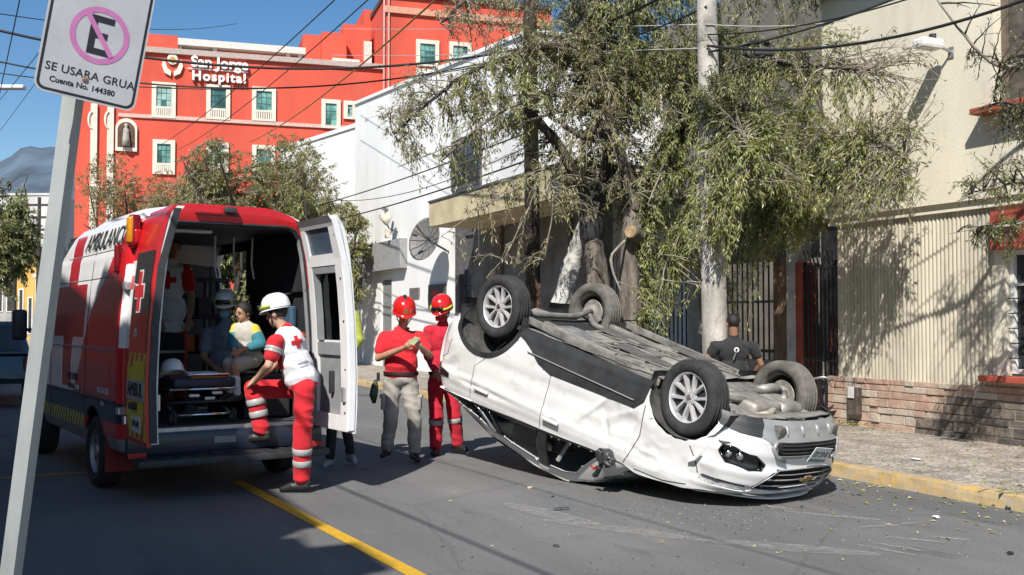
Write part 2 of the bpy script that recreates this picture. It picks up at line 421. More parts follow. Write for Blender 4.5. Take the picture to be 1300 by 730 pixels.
# distant hills, with the blue haze of the air put into their colour
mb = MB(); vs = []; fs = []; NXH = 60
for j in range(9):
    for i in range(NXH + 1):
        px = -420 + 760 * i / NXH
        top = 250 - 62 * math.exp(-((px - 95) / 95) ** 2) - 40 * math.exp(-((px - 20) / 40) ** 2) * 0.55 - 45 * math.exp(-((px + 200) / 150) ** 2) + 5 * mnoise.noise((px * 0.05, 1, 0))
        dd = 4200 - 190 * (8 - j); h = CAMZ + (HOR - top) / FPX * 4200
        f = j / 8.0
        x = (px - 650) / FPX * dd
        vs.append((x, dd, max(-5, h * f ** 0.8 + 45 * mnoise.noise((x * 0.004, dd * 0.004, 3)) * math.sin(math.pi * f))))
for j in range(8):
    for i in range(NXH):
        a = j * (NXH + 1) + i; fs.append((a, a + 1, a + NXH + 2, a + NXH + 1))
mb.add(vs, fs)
structure(mb.build('hills', mat('hill_haze_blue', (0.075, 0.11, 0.15), 1.0, var=0.25, scale=0.004), smooth=True))

# ================================================================== RIGHT HOUSE
M_BEIGE = mat('beige_stucco', (0.70, 0.655, 0.525), 0.9, var=0.07, scale=0.9, bump=0.25, bscale=60, stretch=(1, 1, .35), scuff=((.42, .38, .30), .6, 1.3, (1, 1, .2)))
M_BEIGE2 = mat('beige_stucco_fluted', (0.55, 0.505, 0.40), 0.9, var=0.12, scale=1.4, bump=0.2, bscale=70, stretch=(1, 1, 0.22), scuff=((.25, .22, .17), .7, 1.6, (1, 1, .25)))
M_REDP = mat('red_oxide_paint', (0.36, 0.075, 0.045), 0.7, var=0.14, scale=4, bump=0.1)
M_WHITEF = mat('white_window_paint', (0.72, 0.72, 0.70), 0.5, var=0.06, scale=6)
M_DARKGL = mat('dark_window_glass', (0.035, 0.04, 0.045), 0.08, var=0.3, scale=1.5, spec=0.6)
M_MORT = mat('mortar', (0.36, 0.32, 0.27), 0.95, var=0.2, scale=9, bump=0.3)
def framed(parent, n, s0, s1, z0, z1, t=0.06, dep=0.08, mulls=(), rails=(), mf=None, mg=None, name='window'):
    """a window in the plane n facing -n: outer frame part, panes and bars as sub-parts"""
    mf = mf or M_WHITEF; mg = mg or M_DARKGL
    mb = MB(); a, b = n - dep / 2, n + dep / 2
    mb.bb((a, s0, z0), (b, s1, z0 + t)).bb((a, s0, z1 - t), (b, s1, z1)).bb((a, s0, z0 + t), (b, s0 + t, z1 - t)).bb((a, s1 - t, z0 + t), (b, s1, z1 - t))
    w = mb.build(name, mf, parent)
    S = [s0 + t] + [s0 + t + (s1 - s0 - 2 * t) * q for q in mulls] + [s1 - t]; Z = [z0 + t] + [z0 + t + (z1 - z0 - 2 * t) * q for q in rails] + [z1 - t]
    for i in range(len(S) - 1):
        for j in range(len(Z) - 1):
            MB().bb((n + 0.005, S[i] + 0.004, Z[j] + 0.004), (n + 0.02, S[i + 1] - 0.004, Z[j + 1] - 0.004)).build('pane', mg, w)
    for q in S[1:-1]: MB().bb((a + .012, q - t * .3, z0 + t), (b - .012, q + t * .3, z1 - t)).build('mullion', mf, w)
    for q in Z[1:-1]: MB().bb((a + .018, s0 + t, q - t * .3), (b - .018, s1 - t, q + t * .3)).build('glazing_bar', mf, w)
    return w
house = empty('beige_house', STREET, 'beige two storey house with fluted lower wall, stone plinth and red sills', 'house')
S0, S1 = 8.78, 11.43
# fluted wall between window and gate (sections of vertical ribs)
mb = MB(); prof = []; s = S0
while s < S1:
    for (ds, dn) in ((0, 0.016), (0.006, 0.003), (0.018, -0.003), (0.034, -0.003), (0.046, 0.003), (0.052, 0.016)): prof.append((s + ds, NW + dn))
    s += 0.064
vs = []; fs = []
zl = [0.80, 1.5, 2.2, 3.0]
for z in zl: vs += [(n, s_, z) for (s_, n) in prof]
K = len(prof)
for j in range(len(zl) - 1):
    for k in range(K - 1):
        a = j * K + k; fs.append((a + 1, a, a + K, a + K + 1))
mb.add(vs, fs); mb.bb((NW + 0.02, S0, 0.1), (NW + 0.3, S1, 3.1))
mb.bb((NW - 0.004, S1 - 0.06, 0.81), (NW + 0.018, S1 + 0.02, 3.0))
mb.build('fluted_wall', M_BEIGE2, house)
MB().bb((NW - 0.05, 8.2, 3.0), (NW + 0.31, S1 + 0.15, 3.11)).build('ledge', M_BEIGE, house)
# wall pieces round the lower window
mb = MB(); mb.bb((NW + 0.02, 4.0, 0.1), (NW + 0.3, S0, 0.93)).bb((NW + 0.02, 4.0, 2.47), (NW + 0.3, S0 - .003, 3.0)).bb((NW + 0.0, S0 - 0.16, 0.93), (NW + 0.3, S0 - 0.003, 2.47)).bb((NW + 0.02, 4.0, 0.93), (NW + 0.3, 6.6, 2.47))
mb.build('lower_wall', M_BEIGE, house)
MB().bb((NW - 0.12, 6.6, 2.47), (NW + 0.1, S0 - 0.05, 2.93)).build('window_hood', M_REDP, house)
w = framed(house, NW + 0.12, 6.62, S0 - 0.165, 0.97, 2.46, 0.055, 0.09, (0.34, 0.67), (0.74,))
cur = MB()
for k in range(40):
    s_ = 6.7 + k * 0.046; cur.tube([(NW + 0.26 + 0.012 * (k % 2), s_, 0.99), (NW + 0.26 + 0.012 * (k % 2), s_, 2.05)], 0.026, 6)
stuff(cur.build('curtain', mat('net_curtain', (0.5, 0.55, 0.58), 0.9, var=0.1, scale=8), w))
grl = [MB().bb((NW + 0.035, 6.62, z), (NW + 0.05, S0 - 0.17, z + 0.014)).build('grille_bar', mat('iron_dark', (0.03, 0.03, 0.032), 0.6, var=0.2), w) for z in (1.15, 1.33, 1.51, 1.69, 1.87)]
MB().bevbox((NW - 0.05, 7.72, 0.905), (0.3, 2.3, 0.075), 0.008).build('sill', M_REDP, w)
# stone plinth: each stone a part
stone_m = [mat('stone_pink', (0.44, 0.29, 0.225), 0.9, var=0.16, scale=6, bump=0.5, bscale=30), mat('stone_salmon', (0.47, 0.34, 0.26), 0.9, var=0.14, scale=5, bump=0.5, bscale=34),
           mat('stone_rose_pale', (0.48, 0.40, 0.33), 0.9, var=0.12, scale=5, bump=0.5, bscale=26), mat('stone_grey_brown', (0.17, 0.14, 0.115), 0.92, var=0.22, scale=6, bump=0.6, bscale=30),
           mat('stone_dark', (0.11, 0.095, 0.085), 0.92, var=0.25, scale=7, bump=0.6, bscale=30)]
r2 = random.Random(11); z = 0.10
for ci, h in enumerate((0.10, 0.13, 0.09, 0.12, 0.10, 0.09, 0.08)):
    s = 6.4 - r2.random() * 0.3
    while s < 11.62:
        w_ = r2.uniform(0.14, 0.46); s1_ = min(s + w_, 11.64)
        if s1_ - s > 0.06:
            dark = s < 9.75 - 0.12 * ci + r2.uniform(-0.35, 0.3) and ci < 5
            k = r2.choice((3, 3, 4)) if dark else r2.choice((0, 0, 1, 1, 2))
            t = r2.uniform(0.045, 0.075)
            MB().bevbox((NW + 0.02 - t / 2, (s + s1_) / 2, z + h / 2), (t, s1_ - s - 0.012, h - 0.012), 0.007).build('wall_stone', stone_m[k], house)
        s = s1_
    z += h
MB().bb((NW - 0.022, 6.2, 0.1), (NW + 0.022, 11.65, 0.80)).build('plinth_mortar', M_MORT, house)
# upper storey
NU = NW - 0.10
mb = MB(); mb.bb((NU, 8.66, 3.11), (NU + 0.3, 11.62, 6.6)).bb((NU, 4, 3.11), (NU + 0.3, 8.66, 4.12)).bb((NU + .001, 4, 6.2), (NU + 0.3, 8.66, 6.6)).bb((NU + 0.30, 11.42, 3.11), (NU + 6, 11.62, 6.6))
mb.bb((NW + .3, 11.43, .05), (NW + 6, 11.49, 3.11)); mb.build('upper_wall', M_BEIGE, house)
MB().bevbox((NU - 0.06, 7.67, 4.15), (0.36, 2.3, 0.075), 0.006).build('upper_sill', M_REDP, house)
framed(house, NU + 0.18, 6.6, 8.66, 4.2, 6.2, 0.07, 0.08, (0.36, 0.7), (0.3,), mat('brown_shutter', (0.16, 0.13, 0.1), 0.7, var=0.2), mat('dark_shutter', (0.11, 0.095, 0.08), 0.6, var=0.25))
MB().bb((NU - 0.42, 4, 6.6), (NU + 6, 11.8, 6.78)).build('roof_eave', M_BEIGE, house)
MB().bb((NU - 0.34, 4, 6.5), (NU - 0.3, 11.75, 6.6)).build('drip_edge', M_BEIGE, house)
# wall lamp high on the wall: photocell on an old street-lamp head
lamp = empty('wall_lamp', STREET @ Matrix.Translation((NU, 9.28, 5.02)), 'white street-lamp head on a short arm, high on the beige wall', 'lamp')
M_LAMPW = mat('lamp_white', (0.7, 0.7, 0.68), 0.45, var=0.06)
MB().tube([(0, 0, 0), (-0.1, 0, 0.03), (-0.22, 0.03, 0.07)], 0.018).build('arm', mat('galvanised', (0.42, 0.43, 0.44), 0.45, 0.7, var=0.12), lamp)
MB().bevbox((-0.34, 0.06, 0.085), (0.36, 0.2, 0.13), 0.04).build('lamp_head', M_LAMPW, lamp)
MB().tube([(-0.26, 0.06, 0.15), (-0.26, 0.06, 0.22)], 0.045, 10).build('photocell', mat('black_plastic', (0.03, 0.03, 0.032), 0.5, var=0.2), lamp)
MB().box((-0.005, 0, 0), (0.02, 0.08, 0.14)).build('wall_bracket', mat('galvanised', None), lamp)

# ================================================================== GATE, FENCE AND THE HOUSE BEHIND THEM
M_IRON = mat('iron_black', (0.028, 0.026, 0.026), 0.55, var=0.3, scale=12)
gate = empty('iron_gate', STREET, 'tall black iron bar gate beside the fluted beige wall', 'gate')
mb = MB(); mb.bb((NW, 11.5, 2.38), (NW + .035, 12.16, 2.44)).bb((NW, 11.5, 0.24), (NW + .035, 12.16, 0.3)).bb((NW, 11.5, 1.0), (NW + .03, 12.16, 1.04)).bb((NW + .001, 11.47, 0.14), (NW + .034, 11.51, 2.5)).bb((NW + .001, 12.15, 0.14), (NW + .034, 12.19, 2.5))
mb.build('gate_frame', M_IRON, gate)
bar = None
for k in range(7):
    Mx = Matrix.Translation((NW + 0.018, 11.575 + k * 0.084, 1.35))
    if bar is None: bar = MB().box((0, 0, 0), (0.022, 0.024, 2.2)).build('bar', M_IRON, gate, M=Mx)
    else: dup(bar, Mx, gate)
for k in range(8):
    MB().tube([(NW + .018, 11.52 + k * 0.085, 2.44), (NW + .018, 11.60 + k * 0.085, 2.68)], 0.012, 5).build('spike', M_IRON, gate)
pw = empty('porch_wall', STREET, 'pale pinkish porch wall seen through the bars of the iron gate', 'wall')
MB().bb((NW + 1.3, 11.44, 0), (NW + 1.5, 13.25, 3.1)).build('wall', mat('porch_pink', (.48, .40, .36), .9, var=.3, scale=3), pw)
for k in range(3): MB().bb((NW + .9, 11.75 + k * .35, 0), (NW + 1.1, 11.9 + k * .35, 1.0 + .35 * k)).build('board', mat('porch_red', (.34, .10, .08), .8, var=.2), pw)
pil = empty('gate_pillar', STREET, 'narrow gate pillar painted white with one red side', 'pillar')
MB().bb((NW - 0.04, 12.34, 0.1), (NW + 0.3, 12.52, 3.2)).build('white_face', mat('pillar_white', (0.55, 0.55, 0.54), 0.85, var=0.14, scale=4, bump=0.2), pil)
MB().bb((NW - 0.02, 12.19, 0.1), (NW + 0.3, 12.34, 2.5)).build('red_face', M_REDP, pil)
post = MB(); post.bb((NW - 0.03, 12.53, 0.1), (NW + 0.2, 12.83, 2.6))
tag(post.build('gate_post', mat('post_brown', (0.2, 0.13, 0.08), 0.85, var=0.25, scale=6, bump=0.4, stretch=(1, 1, .2)), M=STREET), 'rough brown timber post beside the white and red pillar', 'post')
fence = empty('iron_fence', STREET, 'dark iron railing on a low grey wall behind the concrete pole', 'fence')
MB().bb((NW, 12.85, 0.1), (NW + 0.18, 18.3, 0.98)).build('low_wall', mat('low_wall_grey', (0.33, 0.32, 0.3), 0.9, var=0.2, scale=3, bump=0.3), fence)
MB().bb((NW + .06, 12.85, 2.86), (NW + .1, 18.3, 2.92)).bb((NW + .06, 12.85, 1.1), (NW + .1, 18.3, 1.15)).bb((NW + .06, 12.85, 1.9), (NW + .1, 18.3, 1.94)).build('rail', M_IRON, fence)
bar = None
for k in range(40):
    Mx = Matrix.Translation((NW + 0.08, 12.95 + k * 0.134, 1.98))
    if bar is None: bar = MB().box((0, 0, 0), (0.022, 0.022, 2.0)).build('bar', M_IRON, fence, M=Mx)
    else: dup(bar, Mx, fence)
for s in (15.0, 16.9):
    MB().bb((NW - 0.03, s - 0.16, 0.1), (NW + 0.22, s + 0.16, 3.1)).build('pillar', mat('low_wall_grey', None), fence)
M_SHADEH = mat('shade_dark_plaster', (0.16, 0.145, 0.125), 0.92, var=0.18, scale=1.5, bump=0.2)  # wall colour itself darkened to carry the shade under the tree
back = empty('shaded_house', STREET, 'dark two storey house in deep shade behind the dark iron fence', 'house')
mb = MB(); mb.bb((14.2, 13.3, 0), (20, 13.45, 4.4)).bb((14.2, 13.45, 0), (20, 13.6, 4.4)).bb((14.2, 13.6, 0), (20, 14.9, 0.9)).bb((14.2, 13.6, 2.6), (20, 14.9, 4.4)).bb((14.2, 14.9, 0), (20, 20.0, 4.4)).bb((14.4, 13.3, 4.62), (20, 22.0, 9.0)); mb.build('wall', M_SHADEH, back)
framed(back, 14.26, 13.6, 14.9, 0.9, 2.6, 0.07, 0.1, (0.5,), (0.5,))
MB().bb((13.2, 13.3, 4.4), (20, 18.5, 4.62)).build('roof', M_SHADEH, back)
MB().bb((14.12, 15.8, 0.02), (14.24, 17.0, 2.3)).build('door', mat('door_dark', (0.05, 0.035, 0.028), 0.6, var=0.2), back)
# ================================================================== GREY SHOP WITH CANOPY, WHITE BUILDINGS
M_WHITEW = mat('white_wall', (0.82, 0.815, 0.80), 0.9, var=0.06, scale=0.55, bump=0.15, bscale=40, stretch=(1, 1, .22), scuff=((.56, .55, .53), .5, .9, (1, 1, .3)))
M_GREYW = mat('grey_shop_wall', (0.22, 0.205, 0.185), 0.85, var=0.2, scale=1.5, bump=0.2)
M_GREYD = mat('grey_dark_trim', (0.10, 0.10, 0.105), 0.7, var=0.15)
shop = empty('shop_front', STREET, 'grey shop front under a deep yellow concrete canopy', 'shop')
MB().bb((NW + .05, 18.45, 0.1), (NW + .4, 25.0, 4.05)).build('wall', M_GREYW, shop)
MB().bb((NW - 0.06, 25.75, 0.1), (NW + 0.3, 26.05, 4.3)).build('pilaster', M_GREYD, shop)
framed(shop, NW + 0.12, 25.0, 25.74, 0.12, 4.0, 0.08, 0.1, (), (0.62,), M_GREYD, mat('shop_glass', (0.12, 0.13, 0.135), 0.1, var=0.3, scale=1))
for s in (19.6, 21.4, 23.2): MB().bb((NW - 0.01, s - .07, 0.12), (NW + 0.06, s + .07, 4.0)).build('wall_strip', mat('shop_brown', (0.17, 0.13, 0.10), 0.8, var=0.25, scale=4), shop)
MB().bb((9.25, 17.0, 4.0), (NW + .3, 24.4, 4.62)).build('canopy', mat('canopy_yellow', (0.58, 0.49, 0.31), 0.85, var=0.12, scale=1.5, bump=0.15), shop)
MB().bb((9.22, 16.98, 4.615), (NW + .3, 24.42, 4.66)).build('canopy_edge', M_GREYD, shop)
white = empty('white_building', STREET, 'tall plain white building with a satellite dish by its small grey door', 'building')
def wp(px, py): return wallpt(px, py, NW)
mb = MB()
sd0, zd0 = wp(497, 445); sd1, zd1 = wp(484, 356)
mb.bb((NW, 21.5, 4.67), (NW + 9, 26.06, 8.3)).bb((NW, 26.06, 0.05), (NW + 9, sd0, 8.3)).bb((NW + .001, sd0, zd1), (NW + 9, sd1, 8.3)).bb((NW, sd1, 0.05), (NW + 9, 35.8, 8.3)).bb((NW + .15, sd0, 0.05), (NW + 1, sd1, zd1))
mb.build('wall', M_WHITEW, white)
MB().bb((NW + .06, sd0 + .02, 0.12), (NW + .12, sd1 - .02, zd1 - .02)).build('door', mat('door_grey', (0.23, 0.235, 0.24), 0.6, var=0.12), white)
a = wp(517, 340); b = wp(473, 325)
MB().bb((NW - .25, a[0], a[1]), (NW - .002, b[0], b[1] + 0.35)).build('door_hood', mat('hood_grey', (0.3, 0.3, 0.3), 0.8, var=0.1), white)
a = wp(533, 377); b = wp(522, 366)
MB().bb((NW - .06, a[0], a[1]), (NW - .002, b[0], b[1])).build('meter_box', mat('meter_grey', (0.16, 0.15, 0.14), 0.6, var=0.3, scale=14), white)
framed(white, NW - 0.03, wp(612, 250)[0], wp(575, 250)[0], 5.2, 6.6, 0.09, 0.06, (0.5,), (0.5,), M_GREYD)
def wedge(n0, n1, s0, s1, zb0, zb1, za, zb, name):
    MB().add([(n0, s0, zb0), (n1, s0, zb0), (n1, s1, zb1), (n0, s1, zb1), (n0, s0, za), (n1, s0, za), (n1, s1, zb), (n0, s1, zb)], [(3, 2, 1, 0), (4, 5, 6, 7), (0, 1, 5, 4), (1, 2, 6, 5), (2, 3, 7, 6), (3, 0, 4, 7)]).build(name, M_WHITEW, white)
wedge(NW, NW + 9, 21.5, 35.8, 8.3, 8.3, 8.42, 9.45, 'upper_wall'); wedge(NW - .06, NW + 9, 21.45, 35.85, 8.42, 9.45, 8.52, 9.56, 'parapet')
def board(name, px0, py0, px1, py1, m, label, cat, t=0.06, off=0.0, marks=None):
    s0, z0 = wallpt(px1, py1, NW - off); s1, z1 = wallpt(px0, py0, NW - off)
    t_ = empty(name, STREET @ Matrix.Translation((NW - off, (s0 + s1) / 2, (z0 + z1) / 2)), label, cat, 'signs on the white wall')
    MB().bevbox((-t / 2 - .003, 0, 0), (t, s1 - s0, z1 - z0), 0.008).build('board', m, t_)
    if marks: marks(t_, s1 - s0, z1 - z0, -t - .006)
    return t_
FACE_L = lambda x, y, z: basis((0, -1, 0), (0, 0, 1), (-1, 0, 0), (x, y, z))       # lettering that faces -n
M_INK = mat('ink_black', (0.03, 0.03, 0.03), 0.6, var=0.1)
M_INKR = mat('ink_red', (0.55, 0.03, 0.03), 0.6, var=0.1)
def marks1(t_, w_, h_, x):
    for k in range(4): MB().bb((x + .003, -w_ * .3, h_ * (0.3 - k * 0.16)), (x, w_ * .3, h_ * (0.36 - k * 0.16))).build('printed_line', M_INK, t_)
board('wall_sign', 457, 305, 468, 350, mat('sign_pale', (0.6, 0.6, 0.6), 0.6, var=0.08), 'tall narrow pale sign board on the white wall', 'sign', marks=marks1)
board('wall_sign', 440, 352, 460, 370, mat('sign_dark', (0.09, 0.085, 0.08), 0.6, var=0.15), 'dark brown blank board low on the white wall', 'sign', 0.1, 0.3)
def marks2(t_, w_, h_, x):
    MB().prism([(-w_ * .32, -.06), (w_ * .3, -.09), (w_ * .34, .02), (-w_ * .05, .12), (-w_ * .3, .05)], 0, 0.006, FACE_L(x, 0, h_ * .12)).build('red_logo', M_INKR, t_)
board('wall_sign', 546, 362, 567, 392, mat('sign_dark', None), 'dark notice board with a red mark beside the grey pilaster', 'sign', 0.06, 0.0, marks2)
# satellite dish
sdish, zdish = wallpt(538, 305, NW - 0.75)
dish = empty('satellite_dish', STREET @ Matrix.Translation((NW, sdish, zdish)), 'round grey mesh satellite dish on the white wall', 'satellite dish')
dz = Vector((-0.80, -0.30, 0.2)).normalized(); Md = Matrix.Translation((-0.62, 0, 0)) @ dz.to_track_quat('Z', 'Y').to_matrix().to_4x4()
prof = [(0.02 + 0.6 * k / 10, 0.16 * (k / 10) ** 2) for k in range(11)]
MB().lathe(prof + [(0.62, 0.155), (0.61, 0.14)] + [(r_, h_ - .012) for r_, h_ in reversed(prof[:-1])], 40, Md).build('reflector', mat('dish_mesh', (0.21, 0.2, 0.19), 0.6, 0.2, var=0.18, scale=20), dish, smooth=True)
for k in range(12):
    a = k * math.pi / 6; MB().tube([Md @ Vector((0.62 * q * math.cos(a), 0.62 * q * math.sin(a), 0.16 * q * q + .012)) for q in (0.04, .35, .7, 1)], 0.007, 5).build('rib', M_GREYD, dish)
MB().tube([Md @ Vector((0.5, 0.0, .14)), Md @ Vector((0.1, 0.0, .55))], 0.014, 6).build('feed_arm', M_GREYD, dish)
MB().tube([Md @ Vector((0.1, 0, .5)), Md @ Vector((0.04, 0, .62))], 0.05, 10).build('feed_horn', M_GREYD, dish)
MB().tube([(0.0, 0, -.3), (-0.3, 0, -.15), Md @ Vector((0, 0, -.01))], 0.03, 8).build('mount', M_GREYD, dish)
s_, z_ = wallpt(490, 282, NW - .4)
fl = empty('flood_lamp', STREET @ Matrix.Translation((NW, s_, z_)), 'old yellowed flood lamp cluster bracketed to the white wall', 'lamp')
MB().tube([(0, 0, -.3), (-.3, 0, -.2), (-.42, 0, .1), (-.42, .05, .5)], 0.025, 7).build('bracket', M_GREYD, fl)
MB().lathe([(0.05, -.18), (0.1, -.15), (.19, .1), (.2, .14), (.0, .16)], 16, Matrix.Translation((-.45, -.05, .12)) @ Matrix.Rotation(R(115), 4, 'Y')).build('lamp_bowl', mat('lamp_yellowed', (0.6, 0.55, 0.42), 0.5, var=0.2), fl, smooth=True)
MB().lathe([(0.03, -.1), (.12, .05), (.12, .09), (0, .1)], 14, Matrix.Translation((-.4, .15, .46)) @ Matrix.Rotation(R(90), 4, 'Y')).build('lamp_bowl', mat('lamp_grey', (0.35, 0.35, 0.34), 0.5, var=0.15), fl, smooth=True)
MB().bevbox((-.36, -.02, -.36), (.14, .12, .3), .02).build('ballast_box', mat('lamp_yellowed', None), fl)
# lower white neighbour
A = at(452, 430, 37.5); B = at(352, 430, 43); dirv = (B - A); dirv.z = 0; L_ = dirv.length; dirv.normalize()
Mx = basis(dirv, (0, 0, 1), Vector((0, 0, 1)).cross(dirv) * -1 if False else dirv.cross(Vector((0, 0, 1))), (A.x, A.y, 0))
annex = empty('white_house', Mx, 'lower white building beyond the tall white one, behind the street trees', 'building')
mb = MB(); mb.bb((0, 0, 0), (L_, 8.75, 6)); mb.build('wall', M_WHITEW, annex)
MB().bb((-.05, 8.75, -.06), (L_ + .05, 8.9, 6)).build('parapet', M_WHITEW, annex)
for k in range(3):
    MB().bb((1.2 + k * 2, 3.2, -.05), (2.1 + k * 2, 4.8, .05)).build('window', M_DARKGL, annex)

# ================================================================== RED HOSPITAL
HX = Vector((math.cos(R(17.4)), math.sin(R(17.4)), 0)); HY = Vector((-HX.y, HX.x, 0)); H0 = at(128, 408, 66); H0.z = 0
M_HRED = mat('hospital_red', (0.64, 0.09, 0.052), 0.85, var=0.10, scale=0.35, stretch=(1, 1, .25), scuff=((.42, .10, .07), .8, .5, (1, 1, .2)))
M_HCRM = mat('hospital_cream', (0.68, 0.63, 0.53), 0.85, var=0.06, scale=2)
M_HGLS = mat('green_glass', (0.16, 0.36, 0.31), 0.12, var=0.35, scale=0.9)
M_HGLS2 = mat('green_glass_blind', (0.30, 0.46, 0.42), 0.25, var=0.2, scale=2); M_HGLS3 = mat('green_glass_dark', (0.06, 0.15, 0.14), 0.1, var=0.3, scale=1)
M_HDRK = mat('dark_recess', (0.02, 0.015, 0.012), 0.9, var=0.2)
hosp = empty('hospital', basis(HX, HY, (0, 0, 1), H0), 'large red hospital with cream framed green windows and a rooftop terrace', 'hospital')
def hp(px, py, y=0.0):
    """(w, z) on the hospital plane set back y metres"""
    r = ray(px, py); o = Vector((0, 0, CAMZ)) - H0
    t = (y - o.dot(HY)) / r.dot(HY); p = o + r * t; return p.dot(HX), p.z
w0 = hp(94, 300)[0]; w1 = hp(500, 300)[0]; zc = 19.35
MB().bb((w0, 0, 0), (w1, 14, zc)).build('main_block', M_HRED, hosp)
MB().bb((w0 - .1, -0.22, zc - .08), (w1 + .1, 14, zc + 0.28)).build('cornice', mat('cornice_grey', (0.45, 0.36, 0.32), 0.85, var=0.1), hosp)
zs = hp(240, 151)[1]
MB().bb((hp(150, 150)[0], -0.12, zs - .12), (w1, 0.0, zs + .12)).build('string_course', mat('string_pink', (0.62, 0.42, 0.36), 0.85, var=0.1), hosp)
def hwin(px0, px1, py0, py1, y=0.0, bal=True, pan=3):
    a, zt = hp(px0, py0, y); b, zb = hp(px1, py1, y)
    if bal is True: zbal = zb + (zt - zb) * 0.26
    else: zbal = zb
    t = 0.28; mb = MB(); d0, d1 = y - 0.16, y + 0.02
    mb.bb((a, d0, zb), (a + t, d1, zt)).bb((b - t, d0, zb), (b, d1, zt)).bb((a + t, d0, zt - t), (b - t, d1, zt)).bb((a + t, d0, zbal), (b - t, d1, zbal + .14))
    if bal is True: mb.bb((a + t, d0, zb), (b - t, d1, zb + .15))
    w = mb.build('window', M_HCRM, hosp)
    gm = rnd.choice((M_HGLS, M_HGLS, M_HGLS2, M_HGLS3)); n = pan; x0, x1, z0, z1 = a + t, b - t, zbal + .14, zt - t
    for i in range(n):
        for j in range(3):
            MB().bb((x0 + (x1 - x0) * i / n + .02, y - .05, z0 + (z1 - z0) * j / 3 + .02), (x0 + (x1 - x0) * (i + 1) / n - .02, y - .02, z0 + (z1 - z0) * (j + 1) / 3 - .02)).build('pane', gm if rnd.random() < .8 else M_HGLS3, w)
    MB().bb((x0, y - .025, z0), (x1, y - .012, z1)).build('sash', mat('sash_dark', (0.05, 0.13, 0.11), 0.6), w)
    if bal is True:
        nb = 7
        for i in range(nb):
            x = x0 + (x1 - x0) * (i + .5) / nb; MB().box((x, y - .1, (zb + .15 + zbal) / 2), (.1, .1, zbal - zb - .15)).build('baluster', M_HCRM, w)
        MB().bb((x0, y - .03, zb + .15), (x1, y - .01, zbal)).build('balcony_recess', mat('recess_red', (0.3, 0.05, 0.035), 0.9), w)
    return w
for q in ((193, 223, 104, 151), (262, 292, 107, 153), (320, 350, 110, 155), (194, 222, 177, 222), (262, 290, 180, 222), (320, 349, 184, 228), (408, 432, 126, 164), (436, 452, 128, 152)):
    hwin(*q, bal=(True if q[0] < 400 else False), pan=3 if q[0] < 400 else 2)
# niche with statue
a, zt = hp(147, 150); b, zb = hp(174, 193); cx = (a + b) / 2; rr = (b - a) / 2
def arch(r, z0, z1, n=14): return [(-r, z0), (r, z0)] + [(r * math.cos(math.pi * k / n), z1 - r + r * math.sin(math.pi * k / n)) for k in range(n + 1)]
Ma = basis((1, 0, 0), (0, 0, 1), (0, -1, 0), (cx, 0, 0))
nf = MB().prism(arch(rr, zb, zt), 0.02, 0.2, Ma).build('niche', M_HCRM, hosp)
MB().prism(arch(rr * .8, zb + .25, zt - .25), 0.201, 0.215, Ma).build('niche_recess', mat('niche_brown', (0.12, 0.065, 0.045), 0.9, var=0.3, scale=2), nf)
MB().lathe([(.02, 0), (.26, .02), (.22, .5), (.19, .9), (.17, 1.1), (.07, 1.22), (.11, 1.34), (.10, 1.44), (.02, 1.5)], 10, Matrix.Translation((cx, -.35, zb + .3))).build('statue', mat('statue_pale', (0.4, 0.38, 0.33), 0.9, var=0.2), nf, smooth=True)
# ornate cream columns at the left
for px in (119, 140):
    x = hp(px, 200)[0]; ztop = hp(px, 132)[1]
    MB().bb((x - .2, -.2, 0), (x + .2, 0.0, ztop)).build('pilaster', M_HCRM, hosp)
    for k in (0, 3):
        sg_ = 1 if k % 2 else -1; zq = ztop - 1.1 - k * 1.5
        MB().tube([(x + sg_ * (.1 + .22 * math.sin(q * .45)), -.23, zq + .55 * math.cos(q * .45)) for q in range(8)], [.06, .08, .08, .08, .07, .06, .05, .03], 6).build('scroll_ornament', M_HCRM, hosp)
# emblem and name
ex, ez = hp(219, 83)
em = MB()
Me = basis((1, 0, 0), (0, 0, 1), (0, -1, 0), (ex, -.02, ez))
for sgn in (-1, 1):
    em.prism([(0.1 * sgn, -.75), (.5 * sgn, -.55), (.68 * sgn, -.05), (.55 * sgn, .4), (.42 * sgn, .1), (.3 * sgn, -.25), (.08 * sgn, -.42)][::sgn], .05, .16, Me)
em.prism([(.34 * math.cos(k * math.pi / 8), .38 + .36 * math.sin(k * math.pi / 8)) for k in range(16)], .05, .13, Me)
eo = em.build('emblem', M_HCRM, hosp)
MB().prism([(.2 * math.cos(k * math.pi / 8), .34 + .22 * math.sin(k * math.pi / 8)) for k in range(16)], .131, .16, Me).build('emblem_gold', mat('gold_paint', (0.55, 0.33, 0.08), 0.5, var=0.1), eo)
M_LET = mat('letter_white', (0.78, 0.77, 0.74), 0.7, var=0.03)
tx, tz = hp(279, 82); lettering('San Jorge', 0.98, basis((1, 0, 0), (0, 0, 1), (0, -1, 0), (tx, -.18, tz)), M_LET, hosp, 0.14, bold=.03, spacing=1.0)
tx, tz = hp(278, 99.5); lettering('Hospital', 0.86, basis((1, 0, 0), (0, 0, 1), (0, -1, 0), (tx, -.18, tz)), M_LET, hosp, 0.14, bold=.03, spacing=1.2)
mb = MB(); a = hp(238, 90)[0]; b = hp(315, 90)[0]; MB().bb((a, -.16, tz + .48), (b, -.1, tz + .54)).build('rule_line', M_LET, hosp)
